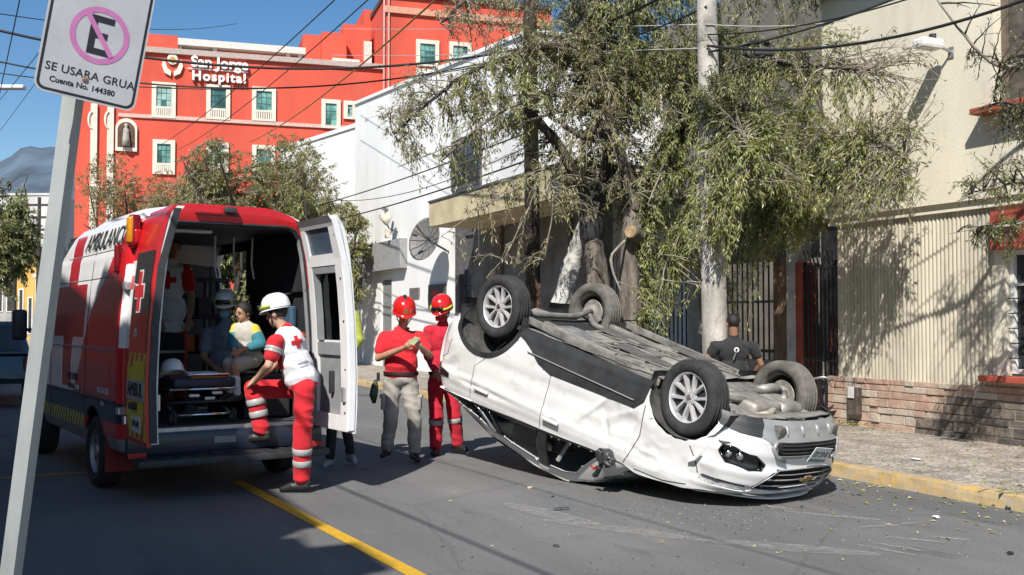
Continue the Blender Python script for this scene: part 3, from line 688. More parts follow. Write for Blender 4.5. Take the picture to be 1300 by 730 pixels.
# roof terrace: red block, dark pergola openings, white beam
def hbox(name, px0, px1, pyt, y0, y1, m, zb=None):
    a, zt = hp(px0, pyt, y0); b = hp(px1, pyt, y0)[0]; return MB().bb((a, y0, zb if zb is not None else zc + .2), (b, y1, zt)).build(name, m, hosp)
hbox('roof_block', 182, 226, 42, 1.2, 9, M_HRED)
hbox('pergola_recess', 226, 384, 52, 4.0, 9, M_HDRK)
hbox('low_parapet', 270, 386, 61, 2.0, 2.3, M_HRED)
a, z1_ = hp(226, 46, 1.2); b = hp(388, 56, 1.2)[0]; MB().bb((a, 1.2, z1_ - .55), (b, 6, z1_ - .1)).build('roof_beam', mat('beam_white', (0.65, 0.6, 0.55), 0.8, var=0.1), hosp)
for px in (228, 273, 366, 381):
    x = hp(px, 60, 1.4)[0]; MB().bb((x - .14, 1.4, zc), (x + .14, 1.7, z1_ - .55)).build('roof_post', mat('beam_white', None), hosp)
hbox('roof_block', 385, 409, 43, 3.0, 9, M_HRED)
hbox('roof_block', 409, 440, 40, 2.0, 9, M_HRED); hbox('roof_block', 436, 470, 30, 3.4, 10, M_HRED); hbox('roof_block', 462, 496, 12, 5, 12, M_HRED)
hbox('stair_door', 462, 472, 52, 3.3, 3.5, mat('beam_white', None))
for px in (428, 440, 450): x = hp(px, 72, 1.5)[0]; MB().bevbox((x, 1.6, zc + .55), (.7, .7, .6), .06).build('roof_unit', mat('beam_white', None), hosp)
# taller right wing
a, zt = hp(490, -6, -1.0); b = hp(700, 20, -1.0)[0]
MB().bb((a, -1.0, 0), (b, 12, zt)).build('right_wing', M_HRED, hosp)
z_ = hp(494, 12, -1.0)[1]; MB().bb((a - .1, -1.2, z_ - .25), (b, -1.0, z_ + .2)).build('cornice_band', mat('cornice_tan', (0.6, 0.3, 0.2), 0.85, var=0.1), hosp)
MB().bb((a - .1, -1.25, zt), (b, 12, zt + .35)).build('roof_edge', mat('roof_dark', (0.08, 0.06, 0.05), 0.9), hosp)
for px in (488, 494): x = hp(px, 40, -1.2)[0]; MB().tube([(x, -1.12, 8), (x, -1.12, zt)], .07, 6).build('downpipe', mat('pipe_pink', (0.6, 0.35, 0.3), 0.7), hosp)
for q in ((528, 557, 50, 86), (570, 598, 53, 87)): hwin(*q, y=-1.0, bal=False, pan=3)
hwin(528, 557, 87, 98, y=-1.0, bal=False, pan=1); hwin(570, 598, 88, 98, y=-1.0, bal=False, pan=1)

# ================================================================== FAR LEFT OF THE STREET
def far_block(name, px0, px1, pyt, depth, dp, m, label, cat='building', wins=()):
    a = at(px0, pyt, depth); b = at(px1, pyt, depth)
    t_ = empty(name, Matrix.Translation((a.x, depth, 0)), label, cat)
    w_ = b.x - a.x; MB().bb((0, 0, 0), (w_, dp, a.z)).build('wall', m, t_)
    MB().bb((-.15, -.12, a.z), (w_ + .15, dp, a.z + .25)).build('parapet', m, t_)
    for (u0, u1, v0, v1) in wins:
        f = MB().bb((w_ * u0, -.06, a.z * v0), (w_ * u1, .0, a.z * v1)).build('window', M_WHITEF, t_)
        MB().bb((w_ * u0 + .08, -.075, a.z * v0 + .08), (w_ * u1 - .08, -.061, a.z * v1 - .08)).build('pane', M_DARKGL, f)
    return t_
far_block('pale_building', -140, 64, 248, 120, 20, mat('pale_wall', (0.56, 0.55, 0.53), 0.9, var=0.1, scale=0.4), 'long pale flat-roofed building far down the street under the hills', wins=[(.05 + .1 * k, .1 + .1 * k, .35 + .3 * j, .5 + .3 * j) for k in range(9) for j in range(2)])
far_block('grey_building', -20, 22, 312, 85, 10, mat('far_grey', (0.36, 0.35, 0.33), 0.9, var=0.2, scale=0.6), 'low grey building behind the far utility pole', wins=[(.1 + .3 * k, .3 + .3 * k, .3, .7) for k in range(3)])
far_block('yellow_house', 22, 48, 330, 78, 9, mat('far_yellow', (0.58, 0.36, 0.10), 0.9, var=0.1, scale=0.6), 'small ochre yellow house far down the street', wins=[(.1, .35, .3, .65), (.55, .8, .1, .55)])
far_block('white_shop', 45, 100, 352, 72, 9, mat('far_white', (0.62, 0.6, 0.57), 0.9, var=0.1, scale=0.6), 'low white house seen past the ambulance front', wins=[(.2, .4, .3, .7), (.6, .8, .3, .7)])
# houses on our own side, left of and behind the camera; their roofline shades the near road
M_OWN = mat('ochre_stucco', (0.5, 0.43, 0.33), 0.9, var=0.12, scale=1.0, bump=0.2)
for k, (s0, s1, h) in enumerate(SHADE_ROW):
    t_ = empty('roadside_house', STREET, 'stucco house on the near side of the street, %s' % ('beside the camera', 'second along', 'third along', 'fourth along', 'fifth along', 'sixth along', 'seventh along', 'last in the row')[k], 'house', 'houses on the near side of the street')
    MB().bb((-12, s0, 0), (-4.0, s1 - .02, h)).build('wall', M_OWN, t_)
    MB().bb((-12.1, s0, h), (-3.9, s1 - .02, h + .12)).build('parapet', M_OWN, t_)
    MB().bb((-4.06, s0 + .3 * (s1 - s0), 1.0), (-3.99, s0 + .7 * (s1 - s0), 2.3)).build('window', M_DARKGL, t_)

# ================================================================== OVERTURNED CAR
CS = 1.033                                                     # car size factor from the fit
CAR_R = Matrix.Rotation(-0.82692986, 4, 'Z') @ Matrix.Rotation(0.31848643, 4, 'Y') @ Matrix.Rotation(3.10563857, 4, 'X')
CAR_T = Vector((0, 0, CAMZ)) + (Vector((0.49729804, 10.97856067, 2.03321063)) - Vector((0, 0, CAMZ))) * CS
CAR_M = Matrix.Translation(CAR_T) @ CAR_R @ Matrix.Scale(CS, 4)
V_Y = Vector((0, 1, 0))
car = empty('overturned_car', CAR_M, 'white compact SUV lying wrecked on its roof with wheels in the air', 'car')
def paint(name, col, rough, coat, var, scale):
    m = mat(name, col, rough, var=var, scale=scale, coat=coat, spec=0.5); return m
M_CARW = mat('car_paint_white', (0.69, 0.69, 0.685), 0.32, var=0.03, scale=2.2, coat=0.6, bump=0.05, bscale=3, scuff=((.34, .325, .30), .62, 2.4, (1.2, 1, 2.2)))
M_CARD = mat('car_white_dusty', (0.60, 0.59, 0.57), 0.5, var=0.06, scale=3.5, coat=0.15, bump=0.12, bscale=9)
M_CLAD = mat('car_black_plastic', (0.032, 0.034, 0.036), 0.5, var=0.2, scale=5, bump=0.08, bscale=120)
M_GLOSSB = mat('car_gloss_black', (0.012, 0.012, 0.013), 0.12, var=0.2, scale=3, coat=0.5)
M_SILV = mat('car_silver_plastic', (0.36, 0.36, 0.36), 0.42, 0.35, var=0.08, scale=4)
M_CHROME = mat('chrome', (0.75, 0.76, 0.77), 0.16, 1.0, var=0.04, scale=6)
M_ALLOY = mat('alloy', (0.78, 0.78, 0.79), 0.3, 0.55, var=0.05, scale=9)
M_TYRE = mat('tyre_rubber', (0.03, 0.03, 0.031), 0.85, var=0.25, scale=10, bump=0.15, bscale=80)
M_TYRED = mat('tyre_dusty', (0.14, 0.13, 0.115), 0.92, var=0.22, scale=7, bump=0.2, bscale=60)
M_UNDER = mat('underbody_dust', (0.235, 0.22, 0.195), 0.9, var=0.22, scale=5, bump=0.4, bscale=30)
M_UNDER2 = mat('underbody_grey', (0.20, 0.19, 0.175), 0.8, var=0.25, scale=6, bump=0.3)
M_STEEL = mat('dusty_steel', (0.33, 0.31, 0.28), 0.6, 0.4, var=0.2, scale=8)
M_LINER = mat('arch_liner', (0.075, 0.072, 0.068), 0.9, var=0.35, scale=6, bump=0.3)
M_INT = mat('cabin_dark', (0.03, 0.03, 0.031), 0.8, var=0.3, scale=4)
M_SEAT = mat('seat_fabric', (0.05, 0.05, 0.053), 0.9, var=0.2, scale=20)
M_CGLASS = glass('car_glass', (0.30, 0.38, 0.36), 0.02)
M_RUST = mat('rust_pink', (0.30, 0.17, 0.13), 0.8, var=0.25, scale=10)
M_GRB = mat('grille_black', (.010, .010, .011), .65, var=.2, scale=8, spec=.2)
def lerpk(x, K):
    if x <= K[0][0]: return K[0][1]
    for (a, b), (c, d) in zip(K, K[1:]):
        if x <= c:
            t = (x - a) / (c - a); t = t * t * (3 - 2 * t) * 0.5 + t * 0.5; return b + (d - b) * t
    return K[-1][1]
BELT = [(-.8, 1.13), (-.5, 1.19), (.08, 1.18), (1.0, 1.14), (1.86, 1.098), (2.1, 1.10), (2.28, 1.135), (2.82, 1.08), (3.1, 1.03), (3.5, .99)]
WPROF = [(.18, .775), (.26, .80), (.36, .835), (.50, .862), (.66, .872), (.80, .866), (.92, .862), (.985, .872), (1.03, .868), (1.12, .845), (1.22, .82)]
XF = [(.2, 3.04), (.30, 3.18), (.40, 3.28), (.52, 3.345), (.64, 3.37), (.76, 3.385), (.88, 3.375), (.96, 3.33), (1.02, 3.24)]
XR = [(.2, -.55), (.35, -.68), (.5, -.78), (.75, -.81), (.95, -.80), (1.05, -.77), (1.2, -.70)]
def arc_table(a, b, p, n=400):
    ph = [math.pi / 2 * i / n for i in range(n + 1)]
    P = [(a * math.sin(f) ** (2 / p), b * math.cos(f) ** (2 / p)) for f in ph]
    L = [0]
    for (x0, y0), (x1, y1) in zip(P, P[1:]): L.append(L[-1] + math.hypot(x1 - x0, y1 - y0))
    return P, L
PF, LF = arc_table(.93, .87, 3.0); PR, LR = arc_table(.50, .87, 3.4)
SF0, SR0 = 2.5, -0.30
SF1 = SF0 + LF[-1]; SR1 = SR0 - LR[-1]
def tab(P, L, l):
    l = max(0, min(L[-1], l)); lo, hi = 0, len(L) - 1
    while hi - lo > 1:
        m_ = (lo + hi) // 2
        if L[m_] <= l: lo = m_
        else: hi = m_
    t = (l - L[lo]) / max(1e-9, L[hi] - L[lo])
    return P[lo][0] + (P[hi][0] - P[lo][0]) * t, P[lo][1] + (P[hi][1] - P[lo][1]) * t
def y2s(y):
    """front-corner parameter for a given |y|"""
    best = min(range(len(PF)), key=lambda i: abs(PF[i][1] - y)); return SF0 + LF[best]
def gauss(d, w): return math.exp(-(d / w) ** 2)
def body_pt(s, z, dent=1.0):
    W = lerpk(z, WPROF)
    if s > SF0:
        X, Y = tab(PF, LF, s - SF0); x = SF0 + X / .93 * (lerpk(z, XF) - SF0); y = Y / .87 * W
        nx, ny = X / .93, Y / .87
    elif s < SR0:
        X, Y = tab(PR, LR, SR0 - s); x = SR0 - X / .5 * (SR0 - lerpk(z, XR)); y = Y / .87 * W
        nx, ny = -X / .5, Y / .87
    else:
        x, y, nx, ny = s, W, 0, 1
    l = math.hypot(nx, ny); nx /= l; ny /= l
    o = 0.0
    # flares over the arches and a pressed crease along the doors
    for cx in (0.0, 2.60): o += 0.018 * gauss(x - cx, .55) * gauss(z - .62, .22)
    if 0 < x < 2.15: o += -0.012 * gauss(z - .70, .07) + 0.006 * gauss(z - .94, .05)
    if x > 2.9: o += 0.012 * gauss(z - (.80 - .0 * (x - 2.9)), .05) - 0.012 * gauss(z - .70, .05)
    if dent:
        q = (x * 3.1, z * 4.3, 1.7)
        # crumpled front door edge and wing, rear quarter, corner of the bumper
        rg = lambda u, v, k: 1 - abs(mnoise.noise((u, v, k))) * 2.2
        o += dent * gauss(x - 2.0, .26) * gauss(z - .74, .20) * (-0.034 + 0.020 * rg(x * 3.2 + z * 2, z * 3.4, 0) + .006 * mnoise.noise((x * 13, z * 13, 5)))
        o += dent * gauss(x - 2.40, .22) * gauss(z - .88, .17) * (-0.026 + 0.030 * rg(x * 2.2 + z * 3.4, z * 3.6 - x, 3) + .007 * mnoise.noise((x * 12, z * 14, 8)))
        o += dent * gauss(x + .36, .20) * gauss(z - .90, .13) * (-0.016 + 0.016 * rg(x * 4.2, z * 4.6 + x * 2, 11) + .004 * mnoise.noise((x * 16, z * 17, 2)))
        o += dent * gauss(x - 2.95, .2) * gauss(z - .60, .10) * (0.016 * mnoise.noise((x * 7, z * 8, 21)) - 0.008)
        o += dent * 0.020 * gauss((x - 1.72) + (z - .66) * .9, .035) * gauss(z - .70, .16)
        o += dent * -0.016 * gauss((x - 1.82) - (z - .8) * .5, .03) * gauss(z - .84, .12)
        o += dent * 0.006 * mnoise.noise(q)
        if -0.3 < x < 1.5: o += dent * -0.02 * gauss(z - (1.01 + .01 * x), .03) * gauss(x - .2, .35)
    return Vector((x + nx * o, y + ny * o, z))
def tilt(p): return Vector((p[0], p[1], p[2] + .075 * (2.3 - p[0])))
# ---- regions in (s, z)
def inside(poly, s, z):
    c = False; n = len(poly); j = n - 1
    for i in range(n):
        (xi, yi), (xj, yj) = poly[i], poly[j]
        if (yi > z) != (yj > z) and s < (xj - xi) * (z - yi) / (yj - yi) + xi: c = not c
        j = i
    return c
def near_edge(poly, s, z):
    best = (9, s, z)
    for (a, b), (c, d) in zip(poly, poly[1:] + poly[:1]):
        t = max(0, min(1, ((s - a) * (c - a) + (z - b) * (d - b)) / ((c - a) ** 2 + (d - b) ** 2 + 1e-12)))
        x, y = a + (c - a) * t, b + (d - b) * t; D = math.hypot(x - s, y - z)
        if D < best[0]: best = (D, x, y)
    return best
def ell(cx, cz, a, b, n=48, wob=0.0):
    return [(cx + a * (1 + wob * mnoise.noise((k * .9, cx, 3))) * math.cos(2 * math.pi * k / n), cz + b * (1 + wob * mnoise.noise((k * .9, cx, 7))) * math.sin(2 * math.pi * k / n)) for k in range(n)]
Y = y2s
LAMP_POLY = [(3.05, .655), (3.07, .605), (3.16, .60), (Y(.62), .645), (Y(.545), .705), (Y(.57), .75), (Y(.66), .762), (3.12, .735)]
REG = [  # (name, polygon) the first that holds a face takes it
    ('HOLE', ell(0.0, .25, .445, .385)), ('HOLE', ell(2.61, .29, .42, .40, wob=.05)),
    ('arch_trim', ell(0.0, .25, .495, .435)),
    ('sill_cladding', [(.44, .1), (.44, .33), (.56, .37), (.70, .44), (.84, .535), (1.02, .59), (2.10, .585), (2.19, .50), (2.21, .1)]),
    ('bumper_corner', [(2.9, .1), (2.93, .395), (3.02, .445), (3.20, .475), (Y(.60), .485), (Y(.50), .1)]),
    ('skid_plate', [(Y(.60), .10), (Y(.60), .485), (Y(.55), .50), (Y(.50), .545), (Y(.40), .64), (SF1 + .01, .64), (SF1 + .01, .1)]),
    ('headlamp', LAMP_POLY),
    ('main_grille', [(Y(.56), .93), (Y(.60), .905), (Y(.47), .77), (Y(.40), .735), (SF1 + .01, .735), (SF1 + .01, .945), (Y(.3), .945)]),
    ('running_lamp', [(2.95, .955), (3.06, .965), (Y(.64), .968), (Y(.585), .955), (Y(.56), .915), (Y(.62), .90), (3.06, .895), (2.95, .90)]),
    ('front_bumper', [(2.75, .67), (2.86, .80), (2.92, .90), (2.93, .96), (Y(.6), .985), (SF1 + .01, .985), (SF1 + .01, .1), (2.7, .1)]),
    ('tail_lamp', [(-.38, 1.035), (-.40, .99), (-.58, .965), (-.66, .93), (-.70, .94), (-.70, 1.09), (-.95, 1.12), (-.95, 1.0), (-.75, 1.12), (-.62, 1.05)]),
    ('front_door', [(1.045, .1), (1.045, 1.3), (2.13, 1.3), (2.17, 1.0), (2.235, .8), (2.215, .1)]),
    ('rear_door', [(1.033, .1), (1.033, 1.3), (-.02, 1.3), (-.02, .8), (.18, .62), (.33, .45), (.40, .1)]),
    ('rear_bumper', [(-.46, .1), (-.46, .45), (-.5, .80), (-.60, .86), (SR1 - .01, .86), (SR1 - .01, .1)]),
]
HOOD_Y = .63
ds = 0.0125
sg = []; s = SR1
while s < SF1 - 1e-6: sg.append(s); s += ds if -.6 < s < 3.55 else 0.03
sg.append(SF1)
# rows: fixed z grid clipped by the belt
zg = [0.22 + 0.0125 * k for k in range(84)]
SNAP = [p for _, p in REG]
BOX = [(min(a for a, _ in p) - .02, max(a for a, _ in p) + .02, min(b for _, b in p) - .02, max(b for _, b in p) + .02) for p in SNAP]
def zbot(s):
    return lerpk(s, [(-1.5, .36), (-.5, .36), (-.45, .27), (.4, .25), (2.2, .30), (2.9, .33), (3.3, .34), (3.9, .35)])
GV = []; GU = []
for s in sg:
    col = []; zt = lerpk(s, BELT) if s < 3.5 else .985; zb_ = zbot(s); zt = max(zt, .985)
    for z in zg:
        s_, z_ = s, min(max(z, zb_), zt)
        b = (9, 0, 0)
        for p, bx in zip(SNAP, BOX):
            if bx[0] < s_ < bx[1] and bx[2] < z_ < bx[3]:
                e = near_edge(p, s_, z_)
                if e[0] < b[0]: b = e
        if b[0] < ds * .72: s_, z_ = b[1], min(max(b[2], zb_), zt)
        col.append((s_, z_))
    GU.append(col)
PARTS = {}
for i in range(len(sg) - 1):
    for j in range(len(zg) - 1):
        q = [GU[i][j], GU[i + 1][j], GU[i + 1][j + 1], GU[i][j + 1]]
        sc_, zc_ = sum(a for a, _ in q) / 4, sum(b for _, b in q) / 4
        if abs(q[0][1] - q[3][1]) + abs(q[1][1] - q[2][1]) < 1e-4: continue
        name = 'tail_panel' if sc_ < -.5 and zc_ < 1.02 else 'rear_quarter' if sc_ < 1.2 else 'front_wing' if sc_ < 2.9 else 'nose_panel'
        for nm, p in REG:
            if inside(p, sc_, zc_): name = nm; break
        if name == 'HOLE': continue
        PARTS.setdefault(name, []).append((i, j))
DEPTH = {'headlamp': -.045, 'main_grille': -.075, 'arch_trim': .010, 'sill_cladding': .006, 'bumper_corner': .004, 'skid_plate': .006, 'running_lamp': -.006, 'tail_lamp': .012}
PMAT = {'arch_trim': M_CLAD, 'sill_cladding': M_CLAD, 'bumper_corner': M_CLAD, 'skid_plate': M_SILV, 'headlamp': M_GLOSSB, 'main_grille': M_GRB, 'running_lamp': mat('lamp_clear', (.62, .63, .64), .12, .3, var=.25, scale=18), 'tail_lamp': M_GLOSSB}
PNAME = {'headlamp': 'headlamp', 'main_grille': 'grille'}
CARP = {}
def body_part(name, faces, side):
    idx = {}; mb = MB(); off = DEPTH.get(name, 0.0)
    for (i, j) in faces:
        f = []
        for (a, b) in ((i, j), (i + 1, j), (i + 1, j + 1), (i, j + 1)):
            if (a, b) not in idx:
                s_, z_ = GU[a][b]; p = body_pt(s_, z_, 1.0 if side > 0 else 0.5)
                if off:
                    p1 = body_pt(s_ + .01, z_, 0); p0 = body_pt(s_ - .01, z_, 0); t_ = p1 - p0; n_ = Vector((-t_.y, t_.x, 0))
                    if n_.length > 1e-9:
                        n_.normalize()
                        if n_.y < -0.01 or (abs(n_.y) <= .01 and n_.x * (1 if s_ > 1 else -1) < 0): n_ = -n_
                        p = p + n_ * off
                p = tilt(p); idx[(a, b)] = len(mb.v); mb.v.append((p.x, p.y * side, p.z))
            f.append(idx[(a, b)])
        f2 = []
        for k in f:
            if not f2 or (mb.v[k] != mb.v[f2[-1]] and mb.v[k] != mb.v[f2[0]]): f2.append(k)
        if len(f2) < 3: continue
        mb.f.append(tuple(f2) if side < 0 else tuple(reversed(f2))); mb.m.append(0)
    o = mb.build(PNAME.get(name, name), PMAT.get(name, M_CARW), car, smooth=True)
    sd = o.modifiers.new('s', 'SOLIDIFY'); sd.thickness = .012; sd.offset = -1
    bake(o); o.data.polygons.foreach_set('use_smooth', [True] * len(o.data.polygons))
    try: o.data.set_sharp_from_angle(angle=R(38))
    except Exception: pass
    return o
SPLIT_DOORS = True
for nm, faces in PARTS.items():
    for side in (1, -1): CARP[(nm, side)] = body_part(nm, faces, side)
CARP[('front_door', 1)]['label'] = 'crumpled front door with a broken window'
CARP[('front_wing', 1)]['label'] = 'buckled front wing torn at the wheel arch'; CARP[('rear_quarter', 1)]['label'] = 'creased rear quarter panel'
# ---- greenhouse: pillars, side windows, roof rail
def gh_pt(x, t):
    zb_ = lerpk(x, BELT); zr = lerpk(x, [(-.52, 1.19), (-.35, 1.275), (-.1, 1.37), (.31, 1.495), (1.07, 1.585), (1.35, 1.575), (1.65, 1.47), (1.95, 1.30), (2.2, 1.14)])
    zr = max(zr, zb_ + .004); yb = .832; yr = lerpk(zr, [(1.1, .80), (1.3, .715), (1.45, .665), (1.6, .625)])
    z = zb_ + (zr - zb_) * t
    return Vector((x, yb + (yr - yb) * (t ** 1.15) + .015 * math.sin(math.pi * t), z))
WR = [(.10, .06), (1.00, .06), (1.00, .80), (.62, .80), (.34, .72)]      # (x, t) rear door glass
WF = [(1.14, .06), (1.84, .06), (1.80, .22), (1.52, .80), (1.14, .80)]   # front door opening
WQ = [(-.46, .06), (.04, .06), (.28, .70), (-.1, .60), (-.40, .40)]      # black rear quarter
BP = [(1.00, .0), (1.14, .0), (1.14, .86), (1.00, .86)]
xg = [-.52 + .02 * k for k in range(137)]; tg = [k / 22 for k in range(23)]
GG = {}
for i, x in enumerate(xg):
    for j, t in enumerate(tg):
        b = (9, 0, 0)
        for p in (WR, WF, WQ, BP):
            e = near_edge([(a, c * .35) for a, c in p], x, t * .35)
            if e[0] < b[0]: b = e
        GG[(i, j)] = (b[1], b[2] / .35) if b[0] < .0115 else (x, t)
gp = {'roof_pillars': [], 'rear_window': [], 'quarter_panel': [], 'door_pillar': [], 'open': []}
for i in range(len(xg) - 1):
    for j in range(len(tg) - 1):
        c = [GG[(i, j)], GG[(i + 1, j)], GG[(i + 1, j + 1)], GG[(i, j + 1)]]; a, b = sum(q[0] for q in c) / 4, sum(q[1] for q in c) / 4
        k = 'rear_window' if inside(WR, a, b) else 'open' if inside(WF, a, b) else 'quarter_panel' if inside(WQ, a, b) else 'door_pillar' if inside(BP, a, b) else 'roof_pillars'
        gp[k].append((i, j))
for side in (1, -1):
    for k, m_, off in (('roof_pillars', M_CARW, 0), ('rear_window', M_CGLASS, -.012), ('quarter_panel', M_GLOSSB, -.004), ('door_pillar', M_GLOSSB, .002)) + ((('open', M_CGLASS, -.012),) if side < 0 else ()):
        mb = MB(); idx = {}
        for (i, j) in gp[k]:
            f = []
            for ab in ((i, j), (i + 1, j), (i + 1, j + 1), (i, j + 1)):
                if ab not in idx:
                    p = tilt(gh_pt(*GG[ab])); idx[ab] = len(mb.v); mb.v.append((p.x, (p.y + off) * side, p.z))
                f.append(idx[ab])
            mb.f.append(tuple(f) if side < 0 else tuple(reversed(f))); mb.m.append(0)
        o = mb.build('front_window' if k == 'open' else k, m_, car, smooth=True)
        if k != 'rear_window':
            sd = o.modifiers.new('s', 'SOLIDIFY'); sd.thickness = .016; sd.offset = -1; bake(o)
    def ghl(pts, r_, name, m_, dy=.004, n=6):
        P = []
        for (a, b) in pts:
            p = tilt(gh_pt(a, b)); P.append((p.x, (p.y + dy) * side, p.z))
        return MB().tube(P, r_, n).build(name, m_, car, smooth=True)
    def along(a, b, n=10): return [(a[0] + (b[0] - a[0]) * k / n, a[1] + (b[1] - a[1]) * k / n) for k in range(n + 1)]
    ghl(along((.36, .73), (.62, .81), 4) + along((.62, .81), (1.0, .81), 6)[1:], .009, 'chrome_strip', M_CHROME)
    ghl(along((1.14, .81), (1.52, .81), 6) + along((1.52, .81), (1.82, .2), 8)[1:], .010, 'chrome_strip', M_CHROME)
    ghl(along((.10, .08), (.35, .72), 6), .008, 'window_seal', M_CHROME)
    ghl(along((.28, .07), (.46, .76), 6), .016, 'window_divider', M_GLOSSB, dy=-.004)
    ghl(along((.02, .03), (1.9, .03), 24), .010, 'belt_seal', M_GLOSSB)
    # roof rail
    P = []
    for k in range(15):
        x = -.25 + 1.45 * k / 14; p = tilt(gh_pt(x, 1.0)); lift = .035 * math.sin(math.pi * min(1, k / 2.0) / 2) if k < 8 else .035 * math.sin(math.pi * min(1, (14 - k) / 2.0) / 2)
        P.append((p.x, (p.y - .05) * side, p.z + lift))
    MB().tube(P, .014, 6).build('roof_rail', M_GLOSSB, car, smooth=True)
# ---- roof, windscreen, tailgate, bonnet (mostly against the road)
def patch(name, rows, m_, thick=.012):
    mb = MB(); K = len(rows[0])
    for r_ in rows: mb.v += [tuple(tilt(p)) for p in r_]
    for a in range(len(rows) - 1):
        for b in range(K - 1):
            q = a * K + b; mb.f.append((q, q + 1, q + K + 1, q + K)); mb.m.append(0)
    o = mb.build(name, m_, car, smooth=True)
    if thick: sd = o.modifiers.new('s', 'SOLIDIFY'); sd.thickness = thick; sd.offset = 0; bake(o)
    return o
rows = []
for k in range(26):
    x = -.36 + 1.76 * k / 25; e = gh_pt(x, 1.0); rows.append([(x, e.y * u, e.z + .035 * (1 - u * u) + .012 * mnoise.noise((x * 4, u * 3, 2))) for u in [q / 8 - 1 for q in range(17)]])
patch('roof', rows, M_CARW)
rows = []
for k in range(9):
    f = k / 8; x = 1.40 + f * .72; e = gh_pt(x, 1.0); rows.append([(x + .12 * (1 - u * u), e.y * u, e.z + .03 * (1 - u * u)) for u in [q / 6 - 1 for q in range(13)]])
patch('windscreen', rows, mat('broken_screen', (0.20, 0.23, 0.23), 0.25, var=0.5, scale=30))
rows = []
for k in range(14):
    f = k / 13; rr_ = []
    for q in range(15):
        u = q / 7 - 1; x0 = 2.12 + .08 * (1 - u * u); 
        x1 = 3.31 - .42 * abs(u) ** 3.0; x = x0 + (x1 - x0) * f; zt = lerpk(min(x, 3.45), BELT)
        rr_.append((x, .80 * u * (1 - .06 * f), max(zt, .985) + .04 * (1 - u * u) * (1 - .5 * f) + .025 * gauss(x - 2.3, .16) * gauss(abs(u) - .75, .4)))
    rows.append(rr_)
patch('bonnet', rows, M_CARD)
rows = []
for k in range(10):
    f = k / 9; z = 1.30 - .88 * f
    rows.append([(lerpk(z, XR) - .015 + .09 * abs(u) ** 3 + (.0 if z < .98 else (z - .98) * .9), lerpk(z, WPROF) * .86 * u, z) for u in [q / 6 - 1 for q in range(13)]])
patch('tailgate', rows, M_CARW)
rows = [[(-.62 + .03 * abs(u), .66 * u, 1.22), ] for u in (0,)]
# ---- details of the near side
def on_body(s, z, off=0.0):
    p = body_pt(s, z, 1.0); a = body_pt(s + .01, z, 0) - body_pt(s - .01, z, 0); n = Vector((-a.y, a.x, 0)).normalized()
    if n.y < 0: n = -n
    p = tilt(p + n * off); a = Vector((a.x, a.y, -.075 * a.x)).normalized(); return p, a, n
def handle(s, z):
    p, a, n = on_body(s, z, .018); up = n.cross(a)
    M_ = basis(a, up, n, p)
    par = CARP[('front_door' if s > 1.04 else 'rear_door', 1)]
    MB().bevbox((0, 0, .012), (.22, .032, .02), .008).build('handle', M_CARW, par, smooth=True, M=M_)
    MB().sphere((0.02, 0, -.014), (.085, .04, .008), 16, 8).build('handle_cup', mat('handle_shadow_gap', (.45, .45, .45), .5), par, smooth=True, M=M_)
handle(1.20, 1.005); handle(.16, 1.02)
def shut(pts, name='door_seam', n=24, r_=.003):
    P = []
    for (a, b), (c, d_) in zip(pts, pts[1:]):
        m_ = max(3, int(math.hypot(c - a, d_ - b) / .03)); P += [on_body(a + (c - a) * k / m_, b + (d_ - b) * k / m_, .0005)[0] for k in range(m_ + 1)]
    MB().tube(P, r_, 5).build(name, M_INT, car)
shut([(1.039, .60), (1.039, 1.13)]); shut([(2.215, .52), (2.235, .8), (2.17, 1.0), (2.13, 1.09)], r_=.0042); shut([(-.02, 1.15), (-.02, .8), (.18, .62), (.33, .45)])
shut([(2.78, .70), (2.86, .80), (2.92, .90)], r_=.005); shut([(2.30, .62), (2.34, .60)]); shut([(-.46, .62), (-.5, .80), (-.60, .86), (-.75, .87)]); shut([(2.26, 1.10), (2.6, 1.085), (2.9, 1.03)], r_=.004)
# rocker line on the cladding
P = [on_body(s, .455 + .06 * (s - .6) / 1.5, .016)[0] for s in [.66 + 1.42 * k / 20 for k in range(21)]]
MB().tube(P, .006, 6).build('sill_strip', M_SILV, CARP[('sill_cladding', 1)])
# grille bars, badge, plate, skid ribs, lower intake
def front_pt(y, z, off=0.0):
    sgn = 1 if y >= 0 else -1; s = Y(abs(y)); p = body_pt(s, z, 0); a = body_pt(s + .012, z, 0) - body_pt(s - .012, z, 0)
    n = Vector((-a.y, a.x, 0)); n = n if n.x > 0 else -n
    if n.length < 1e-6: n = Vector((1, 0, 0))
    n.normalize(); p = p + n * off; return tilt((p.x, p.y * sgn, p.z))
gr_ = CARP[('main_grille', 1)]
for z, yy, r_ in ((.783, .44, .0045), (.832, .49, .007), (.888, .53, .007)):
    MB().tube([front_pt(yy * (q / 8 - 1), z, -.012) for q in range(17)], r_, 6).build('grille_bar', M_CHROME if r_ > .01 else M_SILV, gr_, smooth=True)
MB().tube([front_pt(yy, z, .004) for yy, z in ((.57, .93), (.58, .91), (.48, .80), (.40, .742), (.2, .735), (0, .733), (-.2, .735), (-.40, .742), (-.48, .80), (-.58, .91), (-.57, .93))], .006, 6).build('grille_surround', M_SILV, gr_, smooth=True)
bp_ = front_pt(0, .825, .0); bx = (front_pt(.02, .825) - front_pt(-.02, .825)).normalized(); bz = (front_pt(0, .84) - front_pt(0, .81)).normalized(); bn = bx.cross(bz)
